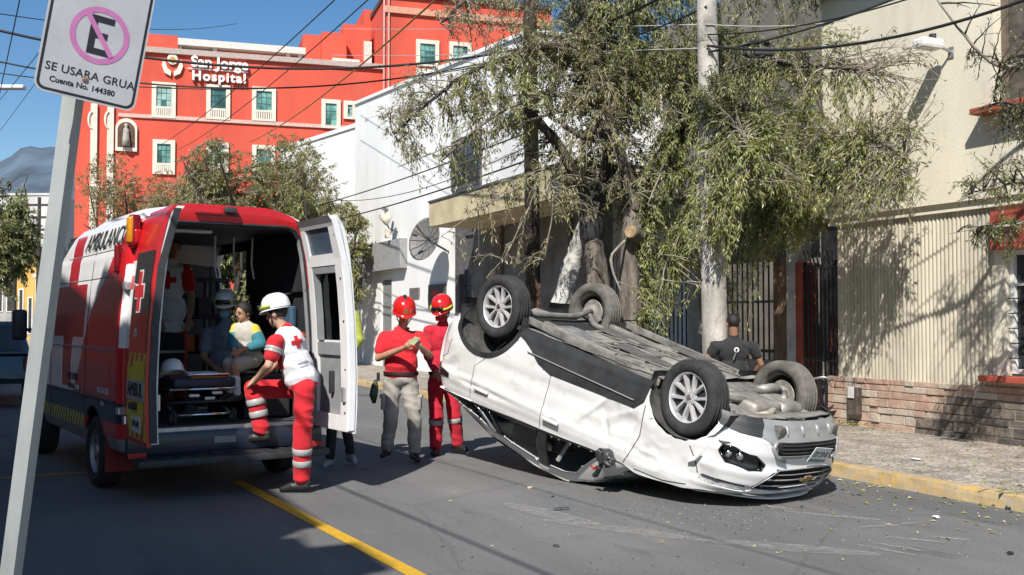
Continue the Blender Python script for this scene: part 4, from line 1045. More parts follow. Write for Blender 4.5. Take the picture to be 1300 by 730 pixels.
# emblem: a slanted cross shape, gold in a bright rim
bow = [(-.105, -.018), (-.04, -.018), (-.048, -.042), (.052, -.042), (.046, -.018), (.112, -.018), (.105, .018), (.04, .018), (.048, .042), (-.052, .042), (-.046, .018), (-.112, .018)]
Mb = basis(bx, bz, bn, bp_ + bn * .0)
MB().prism([(a * .9, b * .9) for a, b in bow], 0, .012, Mb).build('badge_rim', M_CHROME, gr_); MB().prism([(a * .8, b * .76) for a, b in bow], .012, .018, Mb).build('badge', mat('badge_gold', (0.36, 0.25, 0.07), 0.4, 0.4, var=0.08), gr_)
sk = CARP[('skid_plate', 1)]
def slab(y0, y1, z0, z1, off, name, m_, par, n=14, thick=.012):
    mb = MB(); vs = []
    for q in range(n + 1):
        y = y0 + (y1 - y0) * q / n
        vs += [tuple(front_pt(y, z0, off)), tuple(front_pt(y, z1, off))]
    mb.add(vs, [(2 * q, 2 * q + 1, 2 * q + 3, 2 * q + 2) for q in range(n)]); o = mb.build(name, m_, par, smooth=True)
    sd = o.modifiers.new('s', 'SOLIDIFY'); sd.thickness = thick; sd.offset = 0; return bake(o)
slab(-.45, .45, .505, .615, .010, 'lower_intake', M_GRB, sk)
for z in (.53, .56, .59): MB().tube([front_pt(.42 * (q / 6 - 1), z, .018) for q in range(13)], .006, 5).build('intake_bar', M_CLAD, sk)
for z, yy in ((.503, .45), (.617, .45)): MB().tube([front_pt(yy * (q / 6 - 1), z, .010) for q in range(13)], .008, 6).build('intake_lip', M_SILV, sk)
for y in (-.34, -.12, .12, .34):
    MB().tube([front_pt(y, z, .004) for z in (.375, .40, .44, .47)], [.008, .022, .02, .006], 8).build('skid_rib', M_SILV, sk, smooth=True)
for sgn in (1, -1):
    MB().tube([front_pt(sgn * .47, .50, .012), front_pt(sgn * .50, .56, .012), front_pt(sgn * .46, .625, .012), front_pt(sgn * .36, .66, .012)], .018, 7).build('tow_surround', M_SILV, sk, smooth=True)
pc = front_pt(-.10, .615, .03); Mp = basis(bx, bz, bn, pc) @ Matrix.Rotation(R(-6), 4, 'Z')
pl = MB().bevbox((0, 0, 0), (.30, .15, .006), .002).build('number_plate', mat('plate_white', (0.72, 0.74, 0.73), 0.4, var=0.05), car, M=Mp)
MB().bb((-.15, .045, .0032), (.15, .072, .0045)).build('plate_band', mat('plate_green', (.16, .28, .26), .5), pl)
lettering('SNG-02', .082, Matrix.Translation((0, -.012, .0036)), mat('plate_ink', (.03, .06, .07), .6), pl, .001, spacing=.92)
# headlamp lens pieces
hl = CARP[('headlamp', 1)]
for side in (1, -1):
    def P_(s, z, off): p, a, n = on_body(s, z, off); return Vector((p.x, p.y * side, p.z))
    rim = LAMP_POLY + LAMP_POLY[:1]
    MB().tube([P_(a, b, .0) for a, b in rim], .010, 6).build('lamp_rim', M_GLOSSB, CARP[('headlamp', side)], smooth=True)
    for s_, r_ in ((3.13, .042), (3.235, .046)):
        c = P_(s_, .672, -.035); MB().sphere(c, (r_ * .8, r_ * .8, r_), 14, 10).build('projector', M_CHROME if s_ > 3.1 else mat('lamp_grey_lens', (.2, .21, .22), .15, .4), CARP[('headlamp', side)], smooth=True)
    MB().tube([P_(3.03, .575, .004), P_(3.07, .56, .018), P_(3.13, .565, .01)], [.006, .018, .005], 8).build('torn_bracket', M_CARW, CARP[('headlamp', side)], smooth=True)
    MB().tube([P_(2.96, .902, .004), P_(3.1, .905, .004), P_(Y(.64), .912, .004)], .008, 6).build('lamp_line', M_GLOSSB, CARP[('running_lamp', side)])
# crumple flap where the wing has torn from the bumper
fl_ = MB(); fl_.prism([(0, 0), (.16, -.02), (.10, .05), (.02, .06)], 0, .01, basis((0.8, .25, -.5), (0.1, .6, .8), (0.5, -.7, .4), tilt((2.78, .85, .80))))
fl_.build('torn_flap', M_CARD, car)
# ---- broken mirror hanging at the front pillar
p, a, n = on_body(2.0, 1.09, .09)
mir = MB().sphere((0, 0, 0), (.10, .07, .075), 14, 10)
for v in range(len(mir.v)):
    x, y, z = mir.v[v]; q = 1 + .35 * mnoise.noise((x * 22, y * 22, z * 22)); mir.v[v] = (x * q, y * q, z * q)
mo = mir.build('broken_mirror', M_CLAD, car, M=Matrix.Translation(p))
for k in range(5):
    MB().tube([(rnd.uniform(-.08, .08), rnd.uniform(.02, .07), rnd.uniform(-.07, .07)) for _ in range(4)], .009, 5).build('mirror_piece', M_CHROME if k % 2 else M_GLOSSB, mo)
MB().tube([(0, -.02, 0), (-.02, .02, .10), (-.08, -.03, .2), (-.15, -.1, .24)], .025, 7).build('mirror_arm', M_CLAD, mo)
MB().tube([(-.05, .02, .10), (-.1, .0, .15), (-.13, .01, .13)], .010, 6).build('indicator', mat('lamp_red', (.5, .02, .015), .3), mo)
for k in range(0, 16, 3):
    x = 1.16 + .70 * k / 16 + rnd.uniform(-.02, .02); p0 = tilt(gh_pt(x, .05)); p1 = tilt(gh_pt(x + rnd.uniform(.02, .06), .05)); p2 = tilt(gh_pt(x + .02, .05 + rnd.uniform(.08, .22) * (1 if k % 3 else .5)))
    MB().add([p0 - V_Y * .01, p1 - V_Y * .01, p2 - V_Y * .01], [(0, 1, 2)]).build('glass_shard', M_CGLASS, CARP[('front_door', 1)])
# ---- cabin: floor, seats, belt
MB().bb((.0, -.74, .42), (2.1, .74, .46)).build('cabin_floor', M_INT, car)
MB().bb((1.98, -.74, .46), (2.12, .74, 1.12)).build('dashboard', M_INT, car)
for y in (.36, -.36):
    for x0 in (1.05, .22):
        st = MB().bevbox((x0 + .22, y, .72), (.5, .5, .16), .05).build('seat', M_SEAT, car, smooth=True)
        MB().bevbox((x0 - .06, y, 1.08), (.16, .48, .60), .05).build('seat_back', M_SEAT, st, smooth=True)
        MB().bevbox((x0 - .08, y, 1.45), (.10, .26, .17), .04).build('headrest', M_SEAT, st, smooth=True)
MB().tube([tilt(q) for q in ((1.22, .66, 1.42), (1.27, .62, 1.2), (1.25, .58, 1.0))], .022, 5).build('seat_belt', mat('belt_grey', (.3, .3, .3), .7), car)
MB().tube([tilt(q) for q in ((.6, .5, 1.42), (.75, .45, 1.36), (.95, .5, 1.40))], [.03, .06, .03], 7).build('loose_cloth', mat('cloth_pale', (.5, .5, .48), .9, var=.2), car, smooth=True)
# ---- underside
mb = MB(); vs = []; fs = []; nx, ny = 90, 40
for i in range(nx + 1):
    for j in range(ny + 1):
        x = .42 + 1.82 * i / nx; y = -.765 + 1.53 * j / ny
        z = .258 + .010 * abs(math.sin(y * 9)) + .006 * mnoise.noise((x * 3, y * 5, 0)) + (.06 if abs(y) < .12 else 0) + .006 * (1 if int(x * 4.1) % 2 else 0)
        vs.append(tuple(tilt((x, y, z))))
for i in range(nx):
    for j in range(ny): a = i * (ny + 1) + j; fs.append((a, a + ny + 1, a + ny + 2, a + 1))
mb.add(vs, fs); mb.build('floor_pan', M_UNDER, car, smooth=True)
mb = MB(); vs = []; fs = []
for i in range(31):
    for j in range(15):
        x = -.70 + 1.14 * i / 30; y = -.56 + 1.12 * j / 14
        vs.append(tuple(tilt((x, y, .40 + .03 * mnoise.noise((x * 6, y * 6, 2)) + .06 * gauss(x - .0, .25)))))
for i in range(30):
    for j in range(14): a = i * 15 + j; fs.append((a, a + 15, a + 16, a + 1))
mb.add(vs, fs); mb.build('boot_floor', M_UNDER2, car, smooth=True)
def ubox(name, c, d, m_, bev=.015, rot=None): return MB().bevbox(tilt(c), d, bev, rot).build(name, m_, car, smooth=True, angle=40) 
for sgn in (1, -1):
    ubox('chassis_rail', (1.3, .50 * sgn, .272), (1.75, .09, .05), M_UNDER); ubox('sill_flange', (1.33, .745 * sgn, .245), (1.75, .02, .07), M_UNDER2, .005)
    ubox('front_rail', (2.85, .42 * sgn, .40), (.9, .1, .1), M_UNDER2)
    MB().tube([tilt((.55, .40 * sgn, .27)), tilt((.25, .46 * sgn, .24)), (0.0, .58 * sgn, .33)], [.03, .034, .036], 8).build('trailing_arm', M_UNDER2, car, smooth=True)
    MB().tube([tilt((2.50, .30 * sgn, .30)), tilt((2.56, .46 * sgn, .27)), (2.56, .60 * sgn, .28)], [.04, .05, .035], 8).build('control_arm', M_STEEL, car, smooth=True)
    MB().tube([tilt((2.80, .30 * sgn, .30)), (2.62, .60 * sgn, .27)], [.03, .025], 7).build('control_arm', M_STEEL, car, smooth=True)
    for cx, zz in ((.08, .5), (2.56, .5)):
        MB().tube([(cx + .05 * math.cos(k * .6), .50 * sgn + .05 * math.sin(k * .6), .34 + .008 * k) for k in range(44)], .009, 5).build('coil_spring', M_LINER, car)
    # arch liners: half drums over each wheel
    for cx, rr_, cz in ((0.0, .47, .25), (2.61, .435, .29)):
        mb = MB(); vs = []; fs = []
        for k in range(25):
            a = .14 + (math.pi * 1.14 - .36) * (k / 24) if cx > 1 else math.pi * (k / 24) * 1.14 - .22
            for y in (.44, .60, .76, .845): vs.append(tuple(tilt((cx + rr_ * math.cos(a) * (1 + .02 * mnoise.noise((k, y * 5, cx))), y * sgn, cz + rr_ * .9 * math.sin(a) + .012 * mnoise.noise((k * .8, y * 9, 1))))))
        for k in range(24):
            for j in range(3): q = k * 4 + j; fs.append((q, q + 1, q + 5, q + 4))
        mb.add(vs, fs)
        mb.add([tuple(tilt((cx + rr_ * math.cos(math.pi * k / 24), .44 * sgn, max(.43, cz + rr_ * .9 * math.sin(math.pi * k / 24))))) for k in range(25)], [tuple(range(25))])
        mb.build('arch_liner', M_LINER, car, smooth=True, angle=50)
MB().tube([(0.03, -.60, .31), (0.10, -.3, .36), (0.10, .3, .36), (0.03, .60, .31)], .034, 8).build('axle_beam', M_UNDER2, car, smooth=True)
for dx in (-.28, -.20): MB().bevbox(tilt((dx, .0, .34 if dx < -.25 else .36)), (.05, 1.18, .06), .01).build('rear_crossmember', M_CLAD, car)
MB().bevbox(tilt((-.52, .0, .38)), (.22, 1.2, .08), .03).build('rear_valance', M_CLAD, car, smooth=True)
MB().tube([tilt((2.3, -.05, .29)), tilt((1.7, .02, .285)), tilt((1.1, .0, .285)), tilt((.6, -.05, .285)), tilt((.2, -.32, .33))], .026, 8).build('exhaust_pipe', M_STEEL, car, smooth=True)
MB().tube([tilt((-.1, -.3, .36)), tilt((-.25, -.3, .34)), tilt((-.5, -.3, .34)), tilt((-.6, -.3, .36))], [.05, .1, .1, .05], 12).build('silencer', M_STEEL, car, smooth=True)
MB().tube([tilt((1.5, .01, .30)), tilt((1.25, .01, .30))], .05, 10).build('resonator', M_UNDER, car, smooth=True)
MB().bevbox(tilt((.70, .28, .285)), (.5, .5, .08), .04).build('fuel_tank', M_UNDER2, car, smooth=True)
MB().tube([tilt((.62, .55, .26)), tilt((.75, .50, .24)), tilt((.95, .46, .26))], .022, 7).build('rusty_pipe', M_RUST, car, smooth=True)
for y in (.22, -.22, .62, .36, -.45): MB().tube([tilt((2.2, y, .252)), tilt((1.4, y + .02, .25)), tilt((.6, y + .03, .255))], .007, 6).build('brake_line', M_UNDER2, car)
for x in (.95, 1.45, 1.95): MB().bevbox(tilt((x, 0, .272)), (.06, 1.30, .035), .01).build('floor_crossmember', M_UNDER, car)
for k in range(9):
    x, y = rnd.uniform(.6, 2.1), rnd.uniform(-.6, .6); MB().tube([tilt((x, y, .27)), tilt((x, y, .248))], .022, 9).build('drain_plug', M_UNDER2 if k % 2 else M_INT, car)
# engine bay seen from below
MB().bevbox(tilt((2.46, 0, .31)), (.22, .82, .08), .03).build('subframe', M_UNDER2, car, smooth=True)
MB().bevbox(tilt((2.78, .14, .36)), (.34, .42, .16), .04).build('oil_pan', M_STEEL, car, smooth=True)
MB().bevbox(tilt((2.80, -.26, .38)), (.32, .34, .18), .06).build('gearbox', M_STEEL, car, smooth=True)
MB().tube([tilt((2.98, .5, .40)), tilt((3.0, .2, .36)), tilt((2.86, -.1, .345)), tilt((2.9, -.45, .38))], .032, 8).build('hose', mat('hose_pale', (.38, .33, .26), .7, var=.2), car, smooth=True)
for k in range(34):
    x, y = rnd.uniform(2.55, 3.02), rnd.uniform(-.55, .55)
    MB().bevbox(tilt((x, y, .395 + rnd.uniform(-.03, .02))), (rnd.uniform(.05, .16), rnd.uniform(.04, .12), rnd.uniform(.05, .1)), .012, rnd.uniform(0, 3)).build('engine_part', rnd.choice((M_STEEL, M_UNDER, M_UNDER2, M_LINER)), car, smooth=True, angle=40)
rows = []
for k in range(8):
    x = 2.86 + .42 * k / 7; rows.append([(x - .12 - .05 * abs(u) ** 2 * (k / 7), .62 * u, .365 + .02 * mnoise.noise((x * 9, u * 5, 1)) - .015 * k / 7) for u in [q / 6 - 1 for q in range(13)]])
rows = [r_ for r_ in rows if r_[6][0] > 2.98]
patch('splash_tray', rows, M_UNDER)
MB().bb(tilt((2.2, -.72, .42)), tilt((3.1, .72, .44))).build('bay_wall', M_INT, car)
for k in range(26):
    x, y = rnd.uniform(.5, 2.2), rnd.choice((-.55, -.30, -.2, .2, .32, .6)) + rnd.uniform(-.04, .04)
    MB().bevbox(tilt((x, y, .250)), (rnd.uniform(.04, .22), rnd.uniform(.02, .09), rnd.uniform(.01, .03)), .004, rnd.choice((0, 0, .2, -.3))).build('bracket', rnd.choice((M_UNDER2, M_STEEL, M_LINER, M_UNDER, M_RUST)), car)
for (a, b) in (((.5, -.3), (1.2, -.34)), ((1.25, .25), (2.1, .22)), ((1.3, -.6), (2.1, -.58))):
    MB().bevbox(tilt(((a[0] + b[0]) / 2, (a[1] + b[1]) / 2, .246)), (b[0] - a[0], .22, .016), .006).build('under_panel', mat('under_panel_dark', (.11, .105, .10), .8, var=.25, scale=5), car)
MB().bevbox(tilt((.62, .30, .244)), (.34, .40, .012), .004).build('heat_shield', mat('heat_shield', (.42, .42, .43), .5, .6, var=.2, scale=9), car)
# ---- wheels
def wheel(cx, side, steer=0.0, dusty=False):
    t_ = MB()
    hw, Ro = .103, .332
    prof = [(.222, -hw * .82), (.236, -hw * .98), (.27, -hw * 1.06), (.305, -hw * 1.0), (.322, -hw * .82)]
    for gcy in (-.6, -.2, .2, .6):
        prof += [(Ro - abs(gcy) * .006, (gcy - .13) * hw), (Ro - .012, (gcy - .06) * hw), (Ro - .012, (gcy + .06) * hw), (Ro - abs(gcy) * .006, (gcy + .13) * hw)]
    prof += [(.322, hw * .82), (.305, hw), (.27, hw * 1.06), (.236, hw * .98), (.222, hw * .82)]
    M_ = Matrix.Translation((cx, .70 * side, .326)) @ Matrix.Rotation(steer, 4, 'Z') @ Matrix.Rotation(R(-90 * side), 4, 'X')   # local +z points outboard
    w_ = empty('wheel'); w_.parent = car; w_.matrix_local = M_
    td = MB(); td.lathe(prof, 64); ty = td.build('tyre', M_TYRED if dusty else M_TYRE, w_, smooth=True, angle=50)
    rm = MB().lathe([(.224, -.09), (.215, -.07), (.20, -.06), (.20, .04), (.214, .06), (.222, .078), (.216, .086), (.205, .078), (.198, .05), (.195, -.055), (.21, -.085)], 56)
    for k in range(5):
        for d_ in (-1, 1):
            a0 = 2 * math.pi * k / 5 + d_ * .10; a1 = 2 * math.pi * k / 5 + d_ * .33
            A_, B_ = Vector((.045 * math.cos(a0), .045 * math.sin(a0), 0)), Vector((.212 * math.cos(a1), .212 * math.sin(a1), 0))
            t2 = (B_ - A_).normalized(); n2 = Vector((-t2.y, t2.x, 0))
            w0_, w1_ = .017, .022
            vs = []
            for q, (P_, w__, zt_, zb_) in enumerate(((A_, w0_, .062, .03), (A_.lerp(B_, .55), .016, .070, .032), (B_, w1_, .074, .03))):
                vs += [tuple(P_ + n2 * w__ + Vector((0, 0, zb_))), tuple(P_ - n2 * w__ + Vector((0, 0, zb_))), tuple(P_ - n2 * w__ * .55 + Vector((0, 0, zt_))), tuple(P_ + n2 * w__ * .55 + Vector((0, 0, zt_)))]
            fs = []
            for q in (0, 4): fs += [(q + i, q + (i + 1) % 4, q + 4 + (i + 1) % 4, q + 4 + i) for i in range(4)]
            rm.add(vs, fs)
    rm.lathe([(0.0, .066), (.035, .066), (.06, .058), (.066, .03)], 24)
    ro = rm.build('rim', M_ALLOY if not dusty else M_STEEL, w_, smooth=True, angle=35)
    MB().lathe([(0, .071), (.026, .071), (.03, .066)], 20).build('hub_cap', M_CHROME, w_, smooth=True, angle=30)
    for k in range(5): MB().tube([(.045 * math.cos(2 * math.pi * (k + .5) / 5), .045 * math.sin(2 * math.pi * (k + .5) / 5), .055), (.045 * math.cos(2 * math.pi * (k + .5) / 5), .045 * math.sin(2 * math.pi * (k + .5) / 5), .064)], .008, 6).build('wheel_nut', M_STEEL, w_)
    MB().lathe([(0, -.035), (.14, -.035), (.145, -.03), (.145, -.018), (0.0, -.018)], 36).build('brake_disc', M_STEEL, w_, smooth=True, angle=40)
    MB().bevbox((.09, .06, -.04), (.11, .12, .06), .02, .6).build('brake_caliper', M_UNDER2, w_)
    MB().lathe([(.0, -.16), (.05, -.15), (.055, -.06), (.09, -.05), (.09, -.035)], 16).build('knuckle', M_UNDER, w_, smooth=True)
    MB().lathe([(.198, .028), (.15, .024), (.02, .024)], 40).build('rim_back', mat('wheel_dark', (.02, .02, .02), .8), w_)
    return w_
wheel(0.0, 1); wheel(2.56, 1, R(7)); wheel(0.0, -1, dusty=True); wheel(2.56, -1, R(7), dusty=True)

# ================================================================== AMBULANCE
PSI = R(34.5)
AMB_M = Matrix.Translation((-2.692, 9.718, 0)) @ Matrix.Rotation(PSI, 4, 'Z')       # x across, y forward, z up, rear face at y = 0
amb = empty('ambulance', AMB_M, 'red and white ambulance with both rear doors open and a red cross on its side', 'ambulance')
M_AW = mat('ambulance_white', (0.76, 0.76, 0.76), 0.35, var=0.03, scale=2, coat=0.4, scuff=((.45, .43, .40), .35, 1.6, (1, 1, .5)))
M_AR = mat('ambulance_red', (0.56, 0.010, 0.016), 0.35, var=0.06, scale=2, coat=0.4)
M_ARD = mat('ambulance_cross_red', (0.40, 0.006, 0.012), 0.4, var=0.06, scale=2, coat=0.3)
M_ANV = mat('ambulance_navy', (0.012, 0.018, 0.04), 0.4, var=0.1, scale=3, coat=0.3)
M_AYE = mat('ambulance_yellow', (0.70, 0.60, 0.03), 0.5, var=0.06, scale=4)
M_AGR = mat('ambulance_grey', (0.25, 0.26, 0.27), 0.6, var=0.1, scale=4)
M_APL = mat('ambulance_plastic', (0.035, 0.036, 0.04), 0.55, var=0.2, scale=6, bump=0.05)
M_AINT = mat('ambulance_lining_shaded', (0.045, 0.047, 0.05), 0.6, var=0.1, scale=3)  # lining colour lowered to deepen the shade of the cabin
M_AIND = mat('ambulance_lining_deep_shade', (0.025, 0.026, 0.03), 0.6, var=0.15, scale=3)  # darker still, cabin shade put into the colour
M_ASIL = mat('ambulance_sill_silver', (0.5, 0.5, 0.5), 0.35, 0.6, var=0.08)
HWP = [(.42, .95), (.55, .985), (.80, 1.0), (1.15, 1.0), (1.5, .985), (1.9, .955), (2.2, .92), (2.38, .885), (2.50, .85), (2.58, .79), (2.635, .68)]
def hw(z): return lerpk(z, HWP)
def roofz(y): return lerpk(y, [(0, 2.66), (.5, 2.69), (2.0, 2.69), (2.4, 2.62), (2.9, 2.35), (3.5, 1.95), (4.2, 1.28), (4.9, .95)])
def side_x(y, z):
    x = hw(z)
    if y < .10: x -= .065 * (1 - y / .10) ** 2
    if y > 3.2: x -= .16 * ((y - 3.2) / 1.7) ** 2
    x += .006 * gauss(z - 1.345, .02) - .004 * gauss(z - 2.02, .03) - .008 * gauss(z - 2.28, .03)
    return x
def dl(z): return lerpk(z, [(.3, 2.25), (.6, 2.03), (1.35, 1.48), (1.65, 1.26), (2.1, .67), (2.6, -.02), (2.7, -.2)])
DIAG = [(dl(.3 + .05 * k), .3 + .05 * k) for k in range(49)]
AREG = [('hole', ell(.95, .36, .42, .42)), ('hole', ell(4.0, .36, .42, .42)),
        ('corner_white', [(-.1, 1.36), (-.1, 2.12), (.065, 2.12), (.065, 1.36)]),
        ('navy', [(-.2, .68), (5, .68), (5, .86), (-.2, .86)]),
        ('skirt', [(-.2, .3), (5, .3), (5, .54), (-.2, .54)]),
        ('check', [(1.38, .54), (5, .54), (5, .68), (1.38, .68)]),
        ('cross', [(1.96, .92), (2.44, .92), (2.44, 1.44), (2.94, 1.44), (2.94, 1.98), (2.44, 1.98), (2.44, 2.5), (1.96, 2.5), (1.96, 1.98), (1.47, 1.98), (1.47, 1.44), (1.96, 1.44)]),
        ('red', DIAG + [(-.3, 2.7), (-.3, .3)]),
        ('cabglass', [(3.32, 1.3), (3.32, 1.80), (3.62, 1.74), (4.02, 1.34), (4.02, 1.3)])]
AM = {'white': 0, 'red': 1, 'cross': 2, 'navy': 3, 'skirt': 4, 'check': 5, 'corner_white': 0, 'cabglass': 6}
yg = [0, .02, .04, .06, .08, .10] + [.1 + .024 * k for k in range(1, 201)]
zg2 = [.42 + .0235 * k for k in range(96)]
for side in (-1, 1):
    U = {}; ABOX = [(min(a for a, _ in p) - .03, max(a for a, _ in p) + .03, min(b for _, b in p) - .03, max(b for _, b in p) + .03) for _, p in AREG]
    for i, y in enumerate(yg):
        zt = roofz(y) - .025
        for j, z in enumerate(zg2):
            z_ = min(z, zt); b = (9, 0, 0)
            if z < zt:
                for (nm, p), bx in zip(AREG, ABOX):
                    if bx[0] < y < bx[1] and bx[2] < z_ < bx[3]:
                        e = near_edge(p, y, z_)
                        if e[0] < b[0]: b = e
            U[(i, j)] = (min(max(b[1], 0), 4.9), min(b[2], zt)) if b[0] < .0125 else (y, z_)
    mb = MB(); 
    for i in range(len(yg)):
        for j in range(len(zg2)): y, z = U[(i, j)]; mb.v.append((side * side_x(y, z), y, z))
    NZ = len(zg2)
    for i in range(len(yg) - 1):
        for j in range(NZ - 1):
            q = [U[(i, j)], U[(i + 1, j)], U[(i + 1, j + 1)], U[(i, j + 1)]]; a = sum(t[0] for t in q) / 4; b = sum(t[1] for t in q) / 4
            if max(t[1] for t in q) - min(t[1] for t in q) < 1e-5: continue
            if side > 0 and 1.75 < a < 2.95 and .66 < b < 2.42: continue            # open sliding door
            k = 'white'
            for nm, p in AREG:
                if inside(p, a, b): k = nm; break
            if k == 'hole': continue
            m_ = AM[k]
            if k == 'check': m_ = 5 if (int(a / .07) + int((b - .54) / .07)) % 2 else 3
            f = (i * NZ + j, (i + 1) * NZ + j, (i + 1) * NZ + j + 1, i * NZ + j + 1)
            mb.f.append(f if side > 0 else f[::-1]); mb.m.append(m_)
    o = mb.build('side_panel', [M_AW, M_AR, M_ARD, M_ANV, M_AGR, M_AYE, M_GLOSSB], amb, smooth=True)
    sd = o.modifiers.new('s', 'SOLIDIFY'); sd.thickness = .03; sd.offset = -1; bake(o)
SIDEL = [o for o in amb.children if o.name.startswith('side_panel')][0]
# roof skin, nose, rear frame
mb = MB(); ys = [0, .05] + [.15 * k for k in range(1, 34)]; vs = []; fs = []; NR = 21
for y in ys:
    zt = roofz(y)
    for k in range(NR):
        u = 2 * k / (NR - 1) - 1; xx = side_x(y, zt - .025); vs.append((xx * u, y, zt - .025 + .055 * (1 - abs(u) ** 3.2)))
for i in range(len(ys) - 1):
    for k in range(NR - 1): a = i * NR + k; fs.append((a, a + 1, a + NR + 1, a + NR))
mb.add(vs, fs, 0)
for i in range(len(ys) - 1):
    if 2.95 < ys[i] < 3.95 and True:
        for k in range(3, NR - 4): mb.m[i * (NR - 1) + k] = 1
o = mb.build('roof', [M_AW, M_GLOSSB], amb, smooth=True); sd = o.modifiers.new('s', 'SOLIDIFY'); sd.thickness = .03; sd.offset = -1; bake(o)
MB().bevbox((0, 4.9, .70), (1.62, .12, .56), .05).build('front_bumper', M_AGR, amb, smooth=True)
# rear frame: red outer ring, grey inner jamb
def prof_ring(inset, z0, top, n=9):
    L_ = [(-(hw(z) - inset), z) for z in [z0 + (2.42 - z0) * k / 10 for k in range(11)]]
    rr_ = .16; xr = hw(2.42) - inset
    L_ += [(-(xr - rr_ * (1 - math.cos(a))) + .0, 2.42 + (top - 2.42) * math.sin(a)) for a in [math.pi / 2 * k / n for k in range(1, n + 1)]]
    return L_ + [(-x, z) for x, z in reversed(L_)]
outer = [(-(hw(z) - .068), z) for z in [.62 + 1.76 * k / 10 for k in range(11)]] + [(-(hw(2.50) - .072), 2.50), (-(hw(2.57) - .075), 2.575), (-(hw(2.62) - .075), 2.63), (-.40, 2.70)]
outer += [(-x, z) for x, z in reversed(outer)]
inner = prof_ring(.145, .62, 2.53)
def loop(poly, n):
    P = [Vector((a, b, 0)) for a, b in poly]; L_ = [0]
    for a, b in zip(P, P[1:]): L_.append(L_[-1] + (b - a).length)
    out = []
    for k in range(n + 1):
        t = L_[-1] * k / n; i = max(j for j in range(len(L_)) if L_[j] <= t + 1e-9); i = min(i, len(P) - 2)
        out.append(P[i].lerp(P[i + 1], (t - L_[i]) / max(1e-9, L_[i + 1] - L_[i])))
    return out
A_, B_ = loop(outer, 60), loop(inner, 60)
mb = MB(); vs = []; fs = []; ms = []
for a, b in zip(A_, B_): vs += [(a.x, .0, a.y), (a.x + (b.x - a.x) * .45, -.012, a.y + (b.y - a.y) * .45), (b.x, .015, b.y), (b.x * .985, .10, b.y - .01)]
for k in range(60):
    for j in range(3): q = k * 4 + j; fs.append((q, q + 1, q + 5, q + 4)); ms.append(0 if j == 0 or (j == 1 and 14 < k < 45) else 1)
mb.add(vs, fs); mb.m = ms
mb.build('rear_frame', [M_AR, M_AGR], amb, smooth=True, angle=50)
MB().tube([(a.x, .02, a.y) for a in B_], .014, 6).build('door_seal', M_APL, amb)
MB().bevbox((0, -.03, 2.655), (.12, .07, .06), .02).build('rear_camera', M_APL, amb)
MB().bevbox((-.12, -.025, 2.61), (.42, .03, .025), .01).build('brake_light', mat('lamp_dark_red', (.16, .005, .008), .3, var=.1), amb)
# sill, bumper and step
MB().bb((-.86, -.02, .585), (.86, .12, .625)).build('door_sill', M_ASIL, amb)
MB().bevbox((0, -.03, .49), (1.86, .12, .20), .03).build('rear_bumper', M_ANV, amb, smooth=True, angle=40)
st = MB().bevbox((0, -.19, .345), (1.80, .30, .07), .02).build('rear_step', M_APL, amb, smooth=True, angle=40)
for k in range(11): MB().bb((-.85 + k * .16, -.33, .381), (-.75 + k * .16, -.05, .386)).build('tread_plate', M_CLAD, st)
MB().bb((-.15, -.094, .47), (.05, -.088, .53)).build('latch_plate', M_AGR, amb)
for x in (-.85, .85): MB().bevbox((x, -.095, .40), (.16, .02, .05), .006).build('reflector', mat('reflector_red', (.45, .01, .012), .3, var=.1), amb)
MB().bevbox((-.90, -.055, .72), (.13, .09, .085), .015).build('corner_light', M_CHROME, amb)
MB().bevbox((-.965, .06, .79), (.012, .12, .05), .004).build('marker_light', M_ASIL, amb)
# lamps at the upper rear corner
lm = MB().bevbox((-.88, -.035, 2.41), (.10, .10, .30), .03).build('rear_lamp', mat('lamp_dark_red', None), amb, smooth=True)
MB().bevbox((-.915, -.03, 2.42), (.05, .112, .24), .02).build('amber_lens', mat('lamp_amber', (.62, .26, .01), .25, var=.1), lm, smooth=True)
MB().bevbox((-.86, -.05, 2.36), (.07, .09, .14), .02).build('red_lens', mat('lamp_red_lens', (.42, .008, .01), .25, var=.1), lm, smooth=True)
for y, z, d in ((.30, 2.18, (.05, .09, .26)),):
    x = -side_x(y, z) - .02; MB().bevbox((x, y, z), d, .015).build('side_lamp', mat('lamp_dark_red', None), amb, smooth=True)
MB().lathe([(0, .0), (.05, .0), (.05, .012), (0, .014)], 18, basis((0, -1, 0), (0, 0, 1), (-1, 0, 0), (-side_x(.2, 2.36), .2, 2.36)) @ Matrix.Diagonal((1, .6, 1, 1))).build('roundel', M_AR, SIDEL)
def on_side(y, z, size, txt, m_, dep=.002, **k):
    x = -side_x(y, z); x1 = -side_x(y, z + .1); up = Vector((x1 - x, 0, .1)).normalized(); ax = Vector((0, -1, 0))
    lettering(txt, size, basis(ax, up, ax.cross(up), Vector((x, y, z)) + ax.cross(up) * .004), m_, SIDEL, dep, **k)
on_side(.98, 2.40, .27, 'AMBULANCIA', M_INK, spacing=1.0)
on_side(1.9, 1.03, .10, 'CRUZ ROJA', M_ANV); on_side(1.9, .93, .07, 'MEXICANA', M_ANV)
on_side(.55, .95, .08, 'URGENCIAS', mat('letter_pale', (.6, .6, .6), .6)); on_side(.55, .84, .09, '065', mat('letter_pale', None))
MB().bevbox((-side_x(1.62, .93) - .012, 1.62, .93), (.02, .16, .05), .008).build('door_handle', M_ASIL, SIDEL)
for z, y0, y1 in ((1.345, .1, 3.2), (2.02, .3, 3.0), (2.28, .4, 2.6)):
    MB().tube([(-side_x(y0 + (y1 - y0) * k / 12, z) - .001, y0 + (y1 - y0) * k / 12, z) for k in range(13)], .006, 5).build('body_crease', M_AGR, SIDEL)
